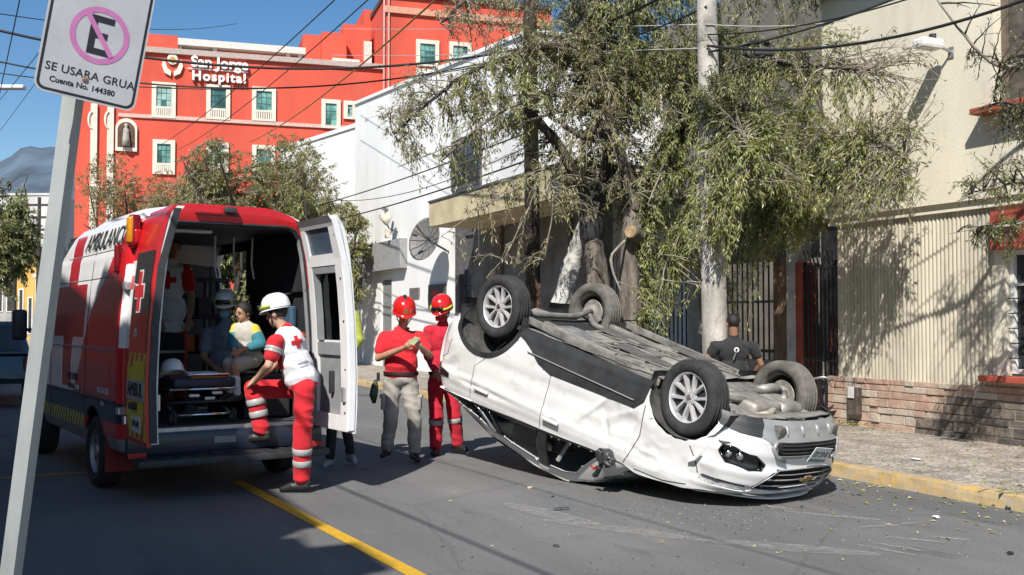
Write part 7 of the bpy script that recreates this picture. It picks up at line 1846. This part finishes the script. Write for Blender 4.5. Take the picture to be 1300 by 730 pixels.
crown(F, sk, [
    (blobpx(545, 120, D - .7, 80, 55, .8), 60, 13, (O_, O_, G_, Y_), .2), (blobpx(570, 175, D - .9, 75, 55, .8), 60, 13, (O_, G_, O_), .25), (blobpx(640, 110, D - .6, 70, 60, .9), 110, 18, (O_, G_, O_, B_), .25), (blobpx(620, 20, D - .3, 80, 45, 1), 60, 11, (O_, Y_, Y_), .2),
    (blobpx(700, 50, D - .3, 75, 60, 1.2), 130, 18, (O_, Y_, G_, O_), .25), (blobpx(690, 165, D + .3, 65, 60, .9), 60, 15, (D_, G_, O_), .2), (blobpx(660, 235, D - .6, 75, 45, .6), 36, 9, (O_, G_), .3), (blobpx(640, 300, D - .8, 55, 50, .5), 20, 7, (O_, Y_), .4),
    (blobpx(775, 80, D + .6, 90, 90, 1.0), 260, 28, (G_, O_, G_, D_), .25), (blobpx(780, 110, D - .9, 100, 80, .5), 130, 12, (O_, O_, Y_, G_), .3), (blobpx(730, 215, D - .9, 70, 55, .4), 50, 8, (O_, O_, G_), .3), (blobpx(830, 40, D - .4, 100, 70, 1.3), 180, 24, (G_, D_, O_, B_), .35), (blobpx(760, -30, D, 160, 60, 1.5), 140, 22, (D_, G_, O_), .3), (blobpx(775, 220, D + 1.1, 80, 70, .6), 130, 22, (D_, D_, G_), .3),
    (blobpx(845, 130, D - .5, 60, 70, .9), 130, 24, (G_, B_, O_), .35), (blobpx(850, 230, D - .4, 45, 80, .8), 130, 26, (G_, G_, B_, D_), .4), (blobpx(850, 320, D - .3, 42, 50, .6), 64, 24, (G_, B_, G_), .4), (blobpx(830, 378, D - .6, 36, 26, .4), 24, 18, (G_, B_), .3),
    (blobpx(925, 60, D - 1.0, 90, 75, 1.1), 130, 22, (G_, D_, O_), .35), (blobpx(940, 175, D - 3.05, 70, 55, .35), 80, 24, (G_, G_, B_, O_), .35), (blobpx(900, 95, D - 2.95, 45, 40, .3), 40, 22, (G_, O_, D_), .3), (blobpx(905, 255, D - 3.1, 45, 40, .3), 60, 24, (G_, B_, O_), .35), (blobpx(960, 140, D - 1.3, 90, 75, 1.0), 140, 24, (G_, G_, B_, O_), .4),
    (blobpx(955, 230, D - 1.5, 85, 55, .9), 170, 26, (G_, G_, B_), .35), (blobpx(940, 290, D - 1.6, 75, 36, .6), 90, 24, (G_, B_, G_), .3), (blobpx(940, 372, D - 1.9, 16, 34, .2), 14, 18, (B_, G_), .2), (blobpx(1000, 265, D - 1.8, 60, 38, .6), 90, 24, (G_, G_, B_), .3),
    (blobpx(1040, 60, D - 2.4, 75, 70, .7), 60, 14, (G_, O_, O_), .25), (blobpx(1045, 150, D - 2.8, 75, 55, .6), 95, 17, (G_, O_, O_, B_), .25), (blobpx(1050, 220, D - 3.0, 65, 45, .5), 100, 18, (G_, O_, B_), .25), (blobpx(1125, 170, D - 3.3, 55, 60, .4), 60, 8, (O_, O_, G_, B_), .15),
    (blobpx(1145, 90, D - 3.2, 55, 60, .4), 44, 5, (O_, O_, Y_), .1), (blobpx(1125, 245, D - 3.4, 55, 24, .3), 44, 9, (O_, B_, G_), .15), (blobpx(960, -40, D - .9, 150, 50, 1.2), 110, 20, (D_, G_), .3)], .082, .021)
F.finish(tree, [LF_G, LF_O, LF_D, LF_Y, LF_L], M_TWIG)
# ---- tree just outside the right edge: bare thin branches with small leaves in front of the beige wall
tr2 = empty('street_tree', None, 'thin branched tree at the right edge with sparse small leaves before the beige wall', 'tree')
D = 10.6; sk = []; tree = tr2
L_([at(1480, 640, D), at(1470, 420, D), at(1455, 200, D), at(1445, 60, D)], [.14, .12, .10, .08], M_BARK, name='trunk')
L_([at(1455, 200, D), at(1390, 120, D), at(1330, 70, D), at(1270, 85, D), at(1215, 35, D), at(1185, -10, D)], [.05, .04, .03, .02, .013, .006], M_TWIG)
L_([at(1462, 300, D), at(1400, 240, D), at(1340, 225, D), at(1275, 235, D), at(1215, 255, D)], [.05, .035, .025, .016, .006], M_TWIG)
L_([at(1465, 340, D), at(1410, 290, D), at(1350, 270, D), at(1290, 285, D), at(1240, 290, D), at(1205, 297, D)], [.04, .03, .022, .015, .009, .004], M_TWIG)
L_([at(1450, 140, D), at(1400, 60, D), at(1340, -20, D), at(1260, -60, D)], [.05, .04, .03, .01], M_TWIG)
L_([at(1460, 240, D), at(1380, 190, D), at(1320, 150, D), at(1262, 128, D)], [.04, .03, .02, .007], M_TWIG)
F = Foliage(5)
crown(F, sk, [(blobpx(1270, 60, D, 65, 70, .5), 34, 5, (D_, O_), .05), (blobpx(1275, 130, D, 50, 35, .4), 30, 9, (D_, G_), .1), (blobpx(1270, 225, D, 65, 30, .4), 44, 12, (D_, G_, O_), .1), (blobpx(1275, 290, D, 45, 26, .4), 34, 11, (D_, G_), .1), (blobpx(1290, 190, D, 30, 30, .3), 18, 10, (D_, O_), .1), (blobpx(1380, 120, D, 80, 120, .8), 110, 16, (D_, G_), .1)], .052, .014, .8)
F.finish(tr2, [LF_G, LF_O, LF_D, LF_Y, LF_L], M_BARKD)
# ---- trees down the street
def far_tree(px, pybase, d, top, halfw, mats_, label, n, nl, L2, dense=1.0, trunk=.16, low=.35, seed=1, twm=M_TWIG, cl=9):
    global tree, sk
    t_ = empty('street_tree', None, label, 'tree', 'street trees farther down the road'); tree = t_; sk = []
    base = gnd(px, pybase) if d is None else Vector(((px - 650) / FPX * d, d, 0)); H_ = CAMZ + (HOR - top) / FPX * base.y; W_ = halfw / FPX * base.y; r = random.Random(seed)
    L_([base, base + V(.1, 0, H_ * .22), base + V(-.05, .1, H_ * .42), base + V(.05, 0, H_ * .62)], [trunk * 1.3, trunk, trunk * .8, trunk * .5], M_BARKD, name='trunk')
    for k in range(8):
        a = k * 2.4 + r.random(); q = r.uniform(.5, .9)
        L_([base + V(0, 0, H_ * r.uniform(.25, .45)), base + V(W_ * .45 * math.cos(a), W_ * .45 * math.sin(a), H_ * (.45 + .2 * r.random())), base + V(W_ * q * math.cos(a), W_ * q * math.sin(a), H_ * r.uniform(.55, .9))], [trunk * .5, trunk * .3, trunk * .1], M_BARKD, n=6)
    F = Foliage(seed); bl = []
    for k in range(cl):
        a = r.uniform(0, 6.3); q = r.uniform(.2, .75); z = r.uniform(low, .86); c = base + V(W_ * q * math.cos(a), W_ * q * math.sin(a) * .7, H_ * z)
        s_ = r.uniform(.28, .45); bl.append(((c, (W_ * s_, W_ * s_, H_ * s_ * .45)), int(n / cl), nl, mats_, .25))
    crown(F, sk, bl, L2, L2 * .3, 1.3); F.finish(t_, [LF_G, LF_O, LF_D, LF_Y, LF_L], twm); return t_
far_tree(322, 0, 35.5, 160, 122, (O_, O_, Y_, O_, G_), 'round olive green street tree behind the ambulance roof', 1300, 30, .13, seed=4, low=.40, cl=15)
far_tree(415, 0, 33.5, 215, 62, (O_, G_, O_), 'darker street tree in front of the white building by the ambulance door', 420, 30, .16, seed=8, low=.30)
far_tree(240, 0, 38, 185, 80, (O_, O_, Y_), 'smaller green street tree left of the olive one', 520, 24, .14, seed=9, low=.4)
far_tree(168, 0, 45, 172, 90, (Y_, O_, Y_), 'thin nearly bare tree with yellowish twigs before the hospital corner', 520, 9, .17, seed=6, low=.35, twm=mat('twig_yellow', (0.30, 0.22, 0.10), .9, var=.2))
far_tree(-25, 0, 40, 186, 75, (G_, D_, O_), 'dense green tree at the far left edge under the hills', 700, 30, .19, seed=12, low=.42)
far_tree(300, 0, 20.5, 255, 60, (G_, O_, D_), 'low leafy tree on the pavement glimpsed through the ambulance cabin', 420, 28, .13, seed=15, low=.25)

# ================================================================== POLES AND WIRES
pole = empty('utility_pole', None, 'tall tapered grey concrete utility pole behind the car bonnet', 'pole')
pb, pt_ = at(911, 548, 13.35), at(893, -160, 13.35); pb.z = .1
MB().tube([pb.lerp(pt_, k / 16) for k in range(17)], [.18 - .065 * k / 16 for k in range(17)], 20).build('shaft', mat('pole_concrete', (.44, .41, .37), .92, var=.26, scale=3.5, bump=.5, bscale=40, stretch=(1, 1, .5)), pole, smooth=True)
for q in (.52, .545, .70, .82): p = pb.lerp(pt_, q); MB().lathe([(.172 - .065 * q, -.03), (.186 - .065 * q, -.025), (.186 - .065 * q, .025), (.172 - .065 * q, .03)], 20, Matrix.Translation(p)).build('steel_band', M_STEEL, pole)
cb = MB(); r3 = random.Random(5); c0 = at(962, 62, 13.1)
for k in range(5): cb.tube([c0 + V(.16 * math.cos(a) + r3.uniform(-.03, .03), r3.uniform(-.05, .05), .10 * math.sin(a) + r3.uniform(-.03, .03)) for a in [k + .5 * q for q in range(14)]], .016, 5)
stuff(cb.build('cable_coil', M_APL, pole))
MB().bevbox(at(970, 66, 13.1), (.26, .12, .10), .02).build('splice_box', M_APL, pole)
wpole = empty('wooden_pole', None, 'dark brown wooden pole between the shop and the big tree', 'pole')
wb, wt = at(678, 520, 18.0), at(671, -150, 18.0); wb.z = .1
MB().tube([wb.lerp(wt, k / 12) for k in range(13)], [.145 - .035 * k / 12 for k in range(13)], 14).build('shaft', mat('pole_tarred', (.055, .038, .03), .9, var=.35, scale=5, bump=.5, bscale=26, stretch=(1, 1, .15)), wpole, smooth=True)
MB().box(at(678, 392, 18.0) , (.235, .235, .9)).build('bare_wood', mat('pole_bare', (.17, .10, .065), .9, var=.2, scale=6, stretch=(1, 1, .2)), wpole)
M_WIRE = mat('wire_black', (.015, .015, .016), .6, var=.2); M_WIREW = mat('wire_grey', (.42, .42, .40), .6, var=.1); M_WIREO = mat('wire_orange', (.45, .17, .04), .7, var=.2)
def wire(label, a, b, sag, r_, m_=M_WIRE, n=28, twist=0, group=None):
    P = catenary(at(*a), at(*b), sag, n); mb = MB()
    if twist:
        for k in range(twist): mb.tube([p + V(.02 * math.sin(i * .9 + k * 2.1), 0, .02 * math.cos(i * .9 + k * 2.1)) for i, p in enumerate(P)], r_, 5)
        o = mb.build('overhead_cable', m_, smooth=True); stuff(o) if False else None
    else: o = mb.tube(P, r_, 5).build('overhead_cable', m_, smooth=True)
    tag(o, label, 'cable', 'overhead cables'); return o
wire('thick black cable from the wooden pole sagging across the hospital front', (672, 60, 18.0), (-260, -40, 15), .85, .022)
wire('second black cable just under the thick one across the hospital front', (672, 66, 18.0), (-260, 5, 15.6), .95, .014)
wire('lower thin black cable crossing above the street trees', (673, 72, 18.0), (-260, 40, 16.5), .75, .010)
wire('thick black cable from the concrete pole to the wooden pole', (896, -34, 13.2), (672, 60, 17.9), .12, .022)
wire('second black cable beside it between the two poles', (897, 8, 13.2), (672, 66, 17.9), .18, .012)
wire('black cable slanting down the street left of the hospital name', (480, -52, 15), (200, 186, 46), .25, .012)
wire('black cable slanting down the street right of the hospital name', (530, -58, 15), (226, 190, 46), .3, .012)
wire('orange cable slanting down over the hospital wall', (612, -55, 17), (318, 180, 46), .35, .022, M_WIREO)
wire('pale grey wire running level across the tree top to the concrete pole', (420, 36, 34), (897, 31, 13.2), .05, .008, M_WIREW)
wire('second pale wire level with the lamp head, reaching the concrete pole', (420, 70, 34), (898, 61, 13.2), .05, .008, M_WIREW)
wire('pale wire from the concrete pole toward the beige wall', (898, 31, 13.2), (1075, 26, 13.6), .05, .008, M_WIREW)
wire('black cable rising right from the concrete pole past the eave', (899, 66, 13.2), (1190, -25, 11.5), .10, .014)
wire('thick black cable rising right over the beige upper wall', (898, 58, 13.2), (1390, -35, 9.5), .30, .018)
wire('thin black wire rising right close above the thick one', (898, 44, 13.2), (1260, -40, 10.5), .16, .010)
wire('black wire from the tree down the white wall', (690, 160, 18.2), (376, 268, 37), .12, .016)
wire('lower black wire on the white wall above the dish', (690, 196, 18.2), (386, 287, 37), .14, .018)
wire('thin looped wire over the white wall', (690, 176, 18.2), (400, 250, 36), .5, .010)
wire('thin wire at the upper left sky running behind the sign', (-60, 8, 16), (300, 30, 40), .3, .010)
wire('steep thin wire at the far left sky', (110, -10, 14), (-40, 170, 40), .1, .008)
wire('second steep thin wire at the far left sky', (125, -10, 14), (-20, 190, 40), .1, .007)
P_ = catenary((-16, 27.6, 6.2), (5, -10.9, 6.2), .25, 40); o = MB().tube(P_, .016, 6).build('overhead_cable', M_WIRE, smooth=True); tag(o, 'cable along the near side of the street, shading a line on the road', 'cable', 'overhead cables')
P_ = catenary((-14.6, 28.3, 6.3), (6.4, -10.2, 6.3), .3, 40); o = MB().tube(P_, .009, 6).build('overhead_cable', M_WIRE, smooth=True); tag(o, 'thinner cable beside it along the near side of the street', 'cable', 'overhead cables')
for k, (px, d, top) in enumerate(((18, 62, 258), (48, 66, 250))):
    t_ = empty('far_pole', Matrix.Translation(((px - 650) / FPX * d, d, 0)), ('thin far utility pole with one crossarm by the grey building', 'thin far utility pole with three crossarms beside the ochre house')[k], 'pole', 'far utility poles')
    h = CAMZ + (HOR - top) / FPX * d; MB().tube([(0, 0, 0), (0, 0, h)], [.16, .11], 8).build('shaft', M_BARKD, t_)
    for j in range(1 + 2 * k): MB().box((0, 0, h - .5 - .8 * j), (2.0, .12, .14)).build('crossarm', M_BARKD, t_)
# far street lamp reaching in at the left edge
sl = empty('street_lamp', Matrix.Translation(((-70 - 650) / FPX * 24, 24, 0)), 'white street lamp head on a long arm at the left edge of the sky', 'lamp')
zl_ = CAMZ + (HOR - 109) / FPX * 24
MB().tube([(0, 0, 0), (0, 0, zl_ + .1)], [.1, .07], 10).build('column', M_STEEL, sl); MB().tube([(0, 0, zl_), (.6, 0, zl_ + .05), (1.25, 0, zl_)], .03, 8).build('arm', M_STEEL, sl); MB().bevbox((1.5, 0, zl_), (.6, .2, .10), .03).build('lamp_head', M_LAMPW, sl, smooth=True)

# ================================================================== NO-PARKING SIGN CLOSE TO THE CAMERA
sgn = empty('parking_sign', None, 'leaning no-parking sign with a mauve crossed circle on a square grey post', 'sign')
pA, pB = at(-27, 1040, 3.35), at(121, -90, 3.30); pA.z = 0
ax_ = (pB - pA).normalized(); fx = V(.99, -.13, 0); fx = (fx - ax_ * fx.dot(ax_)).normalized(); fy = ax_.cross(fx)
M_GALV = mat('galvanised_post', (.36, .385, .39), .5, .3, var=.10, scale=7, bump=.05, stretch=(1, 1, .25))
MB().box((0, 0, (pB - pA).length / 2), (.048, .048, (pB - pA).length)).build('post', M_GALV, sgn, M=basis(fx, fy, ax_, pA))
cBL, cBR = at(41, 112, 3.13), at(170, 143, 3.30); cTL = at(62, -62, 3.10)
sx = (cBR - cBL); sw = sx.length; sx.normalize(); sy = (cTL - cBL); sy = (sy - sx * sy.dot(sx)); sh_ = sy.length; sy.normalize(); sz = sx.cross(sy)
SM = basis(sx, sy, sz, cBL + sx * sw / 2 + sy * sh_ / 2)
def rrect(w_, h_, r_, n=6):
    P = []
    for cx, cy, a0 in ((w_ / 2 - r_, h_ / 2 - r_, 0), (-w_ / 2 + r_, h_ / 2 - r_, 90), (-w_ / 2 + r_, -h_ / 2 + r_, 180), (w_ / 2 - r_, -h_ / 2 + r_, 270)):
        P += [(cx + r_ * math.cos(R(a0 + 90 * k / n)), cy + r_ * math.sin(R(a0 + 90 * k / n))) for k in range(n + 1)]
    return P
def ring2(P, Q, z, m_, name, par):
    mb = MB(); n = len(P); mb.add([(a, b, z) for a, b in P] + [(a, b, z) for a, b in Q], [(i, (i + 1) % n, n + (i + 1) % n, n + i) for i in range(n)]); return mb.build(name, m_, par)
M_SGN = mat('sign_white', (.47, .47, .49), .45, var=.05, scale=6, bump=.04); M_MAUVE = mat('sign_mauve', (.52, .18, .40), .5, var=.06, scale=12); M_SBLK = mat('sign_black', (.018, .018, .022), .5, var=.1)
pn = MB().prism(rrect(sw, sh_, .030), -.002, .002).build('panel', M_SGN, sgn, M=SM)
ring2(rrect(sw - .012, sh_ - .012, .026), rrect(sw - .028, sh_ - .028, .020), .0026, M_SBLK, 'border', pn)
k_ = sw / 133.0                                                        # metres per photo pixel on the panel
cx, cy = k_ * 4, -sh_ / 2 + k_ * 92
NC = 48; ro, ri = 39 * k_, 31.5 * k_
ring2([(cx + ro * math.cos(2 * math.pi * i / NC), cy + ro * math.sin(2 * math.pi * i / NC)) for i in range(NC)], [(cx + ri * math.cos(2 * math.pi * i / NC), cy + ri * math.sin(2 * math.pi * i / NC)) for i in range(NC)], .0030, M_MAUVE, 'prohibition_ring', pn)
# heavy letter E in block shape
ew, eh, st = 30 * k_, 53 * k_, 8.5 * k_
E_ = [(-ew / 2, -eh / 2), (ew / 2, -eh / 2), (ew / 2, -eh / 2 + st), (-ew / 2 + st, -eh / 2 + st), (-ew / 2 + st, -st / 2), (ew * .3, -st / 2), (ew * .3, st / 2), (-ew / 2 + st, st / 2), (-ew / 2 + st, eh / 2 - st), (ew / 2, eh / 2 - st), (ew / 2, eh / 2), (-ew / 2, eh / 2)]
MB().prism([(cx + a + 1 * k_, cy + b) for a, b in E_], .0022, .0032).build('letter', M_SBLK, pn)
MB().box((cx, cy, .0040), (6.8 * k_, 2 * ri + k_, .0006), R(37)).build('slash', M_MAUVE, pn)
lettering('SE USARA GRUA', 15.5 * k_, Matrix.Translation((k_ * 2, -sh_ / 2 + 35.0 * k_, .0022)), M_SBLK, pn, .0006, bold=.0004, spacing=1.04)
lettering('Cuenta No. 144380', 10.6 * k_, Matrix.Translation((-k_ * 6, -sh_ / 2 + 18.5 * k_, .0022)), M_SBLK, pn, .0006, bold=.0006, spacing=1.0)
MB().lathe([(0, .004), (.008, .003), (.010, 0)], 12, Matrix.Translation((k_ * -4, -sh_ / 2 + 28 * k_, .002))).build('rust_spot', mat('rust_spot', (.25, .15, .11), .9, var=.3, scale=60), pn)
MB().lathe([(0, .007), (.007, .006), (.008, 0)], 10, Matrix.Translation((-.004, sh_ / 2 - .05, .002))).build('bolt', M_STEEL, pn)

# ================================================================== PARKED CAR FAR LEFT
pc_ = empty('parked_car', Matrix.Translation((-10.55, 20.5, 0)) @ Matrix.Rotation(R(25), 4, 'Z'), 'dark teal estate car standing at the left edge behind the ambulance', 'car')
M_TEAL = mat('car_paint_teal', (.05, .085, .095), .3, var=.06, scale=2, coat=.5)
secs = [(-2.1, .55, .78, .60), (-2.0, .45, .86, .95), (-1.5, .42, .89, 1.02), (1.2, .42, .89, 1.0), (2.0, .45, .86, .92), (2.15, .6, .78, .8)]
mb = MB(); vs = []
for y, z0, w_, z1 in secs: vs += [(-w_, y, z0), (-w_ * 1.01, y, (z0 + z1) / 2), (-w_ * .93, y, z1), (w_ * .93, y, z1), (w_ * 1.01, y, (z0 + z1) / 2), (w_, y, z0)]
fs = [tuple(range(6)), tuple(reversed(range(30, 36)))] + [(k * 6 + (i + 1) % 6, k * 6 + i, k * 6 + 6 + i, k * 6 + 6 + (i + 1) % 6) for k in range(5) for i in range(6)]
mb.add(vs, fs); mb.build('body', M_TEAL, pc_, smooth=True, angle=35)
mb = MB(); vs = [(-.84, -1.95, 1.0), (.84, -1.95, 1.0), (.84, 1.1, .99), (-.84, 1.1, .99), (-.66, -1.6, 1.60), (.66, -1.6, 1.60), (.66, .2, 1.60), (-.66, .2, 1.60)]
mb.add(vs, [(3, 2, 1, 0), (4, 5, 6, 7), (0, 1, 5, 4), (1, 2, 6, 5), (2, 3, 7, 6), (3, 0, 4, 7)]); mb.build('cabin', M_TEAL, pc_)
MB().add([(-.70, -1.93, 1.06), (.70, -1.93, 1.06), (.58, -1.66, 1.53), (-.58, -1.66, 1.53)], [(0, 1, 2, 3)]).build('rear_window', M_DARKGL, pc_)
for s_ in (-1, 1):
    for (y0, y1, y2, y3) in ((-1.75, -.65, -.65, -1.5), (-.55, .75, .15, -.55)):
        MB().add([(s_ * .845, y0, 1.05), (s_ * .845, y1, 1.05), (s_ * .69, y2, 1.54), (s_ * .69, y3, 1.54)], [(0, 1, 2, 3)]).build('side_window', M_DARKGL, pc_)
    MB().bevbox((s_ * .80, -2.06, .82), (.14, .06, .26), .02).build('tail_lamp', mat('lamp_dark_red', None), pc_)
    for y in (-1.35, 1.35):
        w_ = empty('wheel'); w_.parent = pc_; w_.matrix_local = Matrix.Translation((s_ * .80, y, .32)) @ Matrix.Rotation(R(90), 4, 'Y')
        MB().lathe([(.2, -.1), (.3, -.1), (.32, -.06), (.32, .06), (.3, .1), (.2, .1)], 28).build('tyre', M_TYRE, w_, smooth=True); MB().lathe([(0, -.085), (.2, -.08), (.2, .08), (0, .085)], 24).build('rim', M_STEEL, w_)
MB().bb((-.55, -2.125, .62), (-.05, -2.10, .74)).build('number_plate', M_WHITEF, pc_)

# ================================================================== SMALL THINGS ON THE GROUND
r4 = random.Random(21)
lit = MB()
def litter_leaf(p, s_):
    a = r4.uniform(0, 6.28); d = V(math.cos(a), math.sin(a), 0); n = V(-d.y, d.x, 0); h = V(0, 0, r4.uniform(.004, .02))
    lit.add([p - d * s_, p + n * s_ * .35 + h, p + d * s_, p - n * s_ * .3 + h * .4], [(0, 1, 2, 3)], r4.choice((0, 0, 1, 2)))
for k in range(330):
    s_ = r4.uniform(3.6, 9.6); n_ = KERB - abs(r4.gauss(0, .55)) - .03; litter_leaf(SW(n_, s_, .006), r4.uniform(.015, .04))
for k in range(260): litter_leaf(SW(r4.uniform(KERB + .2, NW - .1), r4.uniform(4, 12), .145), r4.uniform(.015, .04))
for k in range(240): litter_leaf(SW(KERB + .12 + r4.gauss(0, .14), 5.55 + r4.gauss(0, .35), .15 + abs(r4.gauss(0, .03))), r4.uniform(.02, .05))
for k in range(220): litter_leaf(SW(NW - .12 - abs(r4.gauss(0, .12)), 11.5 + r4.gauss(0, .6), .15 + abs(r4.gauss(0, .02))), r4.uniform(.02, .05))
for k in range(120): litter_leaf(gnd(r4.uniform(560, 1250), r4.uniform(610, 728), .005), r4.uniform(.008, .022))
stuff(lit.build('leaf_litter', [LF_L, LF_Y, mat('leaf_pale', (.4, .36, .22), .9, var=.2)]))
gb = MB()
for k in range(420):
    c = gnd(min(1290, max(560, r4.gauss(930, 150))), min(726, max(600, r4.gauss(648, 22))), .004); s_ = r4.uniform(.002, .0055); gb.box(c + V(0, 0, s_ * .4), (s_ * 2, s_ * 1.4, s_), r4.uniform(0, 3), r4.choice((0, 0, 1, 2)))
stuff(gb.build('broken_glass', [mat('crumb_pale', (.42, .42, .40), .3, var=.1), mat('crumb_dark', (.03, .03, .03), .6), mat('crumb_grey', (.25, .24, .22), .7)]))
def shard(name, px, py, size, m_, label, cat, z=.0, flat=.4, seed=0):
    r = random.Random(seed); mb = MB().sphere((0, 0, 0), (size, size * .6, size * flat), 9, 6)
    for i, v in enumerate(mb.v): q = Vector(v); mb.v[i] = tuple(q * (1 + .4 * mnoise.noise(q / size * 1.3 + V(seed, 0, 0))))
    o = mb.build(name, m_, M=Matrix.Translation(gnd(px, py, z) + V(0, 0, size * flat * .7)) @ Matrix.Rotation(r.uniform(0, 6), 4, 'Z')); tag(o, label, cat, 'debris scattered on the road'); return o
shard('stone_chip', 673, 620, .035, mat('chip_cream', (.62, .5, .36), .8, var=.2), 'cream stone chip on the road below the broken mirror', 'debris', seed=1)
shard('plastic_shard', 706, 694, .025, M_CLAD, 'small black plastic shard on the open road nearest the camera', 'debris', seed=2)
shard('plastic_shard', 702, 631, .020, M_CLAD, 'tiny black plastic shard just past the cream stone chip', 'debris', seed=3)
shard('plastic_shard', 1018, 644, .022, M_CLAD, 'black plastic shard on the road under the wreck nose', 'debris', seed=4)
shard('plastic_shard', 1283, 704, .035, M_CLAD, 'black plastic shard at the right edge of the road', 'debris', seed=5)
shard('torn_paper', 1130, 617, .075, C_WHT, 'crumpled white paper in the gutter beside the yellow kerb', 'litter', flat=.2, seed=6)
shard('torn_paper', 1163, 583, .07, C_WHT, 'flat white paper scrap lying on the pavement', 'litter', z=.13, flat=.12, seed=7)
shard('torn_paper', 1188, 657, .055, C_WHT, 'white paper scrap on the road among fallen leaves', 'litter', flat=.15, seed=8)
clip = MB().tube([(-.07, -.02, .012), (.0, .0, .02), (.06, .015, .012), (.03, .05, .045)], .010, 6); tag(clip.build('trim_clip', M_CHROME, M=Matrix.Translation(gnd(713, 648))), 'bent bright trim clip on the road in front of the car door', 'debris')
# meter box and pipe rail by the stone plinth
mtr = empty('meter_box', STREET @ Matrix.Translation((NW - .06, *wallpt(1088, 505, NW - .06))), 'small dark meter box with pale plate against the pink stone plinth', 'meter box')
MB().bevbox((-.05, 0, -.05), (.10, .20, .40), .02).build('box', mat('meter_brown', (.09, .07, .06), .7, var=.3), mtr); MB().bevbox((-.115, 0, .08), (.01, .12, .16), .004).build('plate', mat('sign_pale', None), mtr)
rail = empty('pipe_rail', STREET @ Matrix.Translation((NW - .5, 11.25, .12)), 'short bent pipe rail on the pavement before the stone plinth', 'rail')
MB().tube([(0, .22, 0), (0, .22, .58), (0, .17, .66), (.04, .02, .69), (.2, -.02, .66)], .018, 8).build('pipe', mat('galvanised', None), rail, smooth=True)
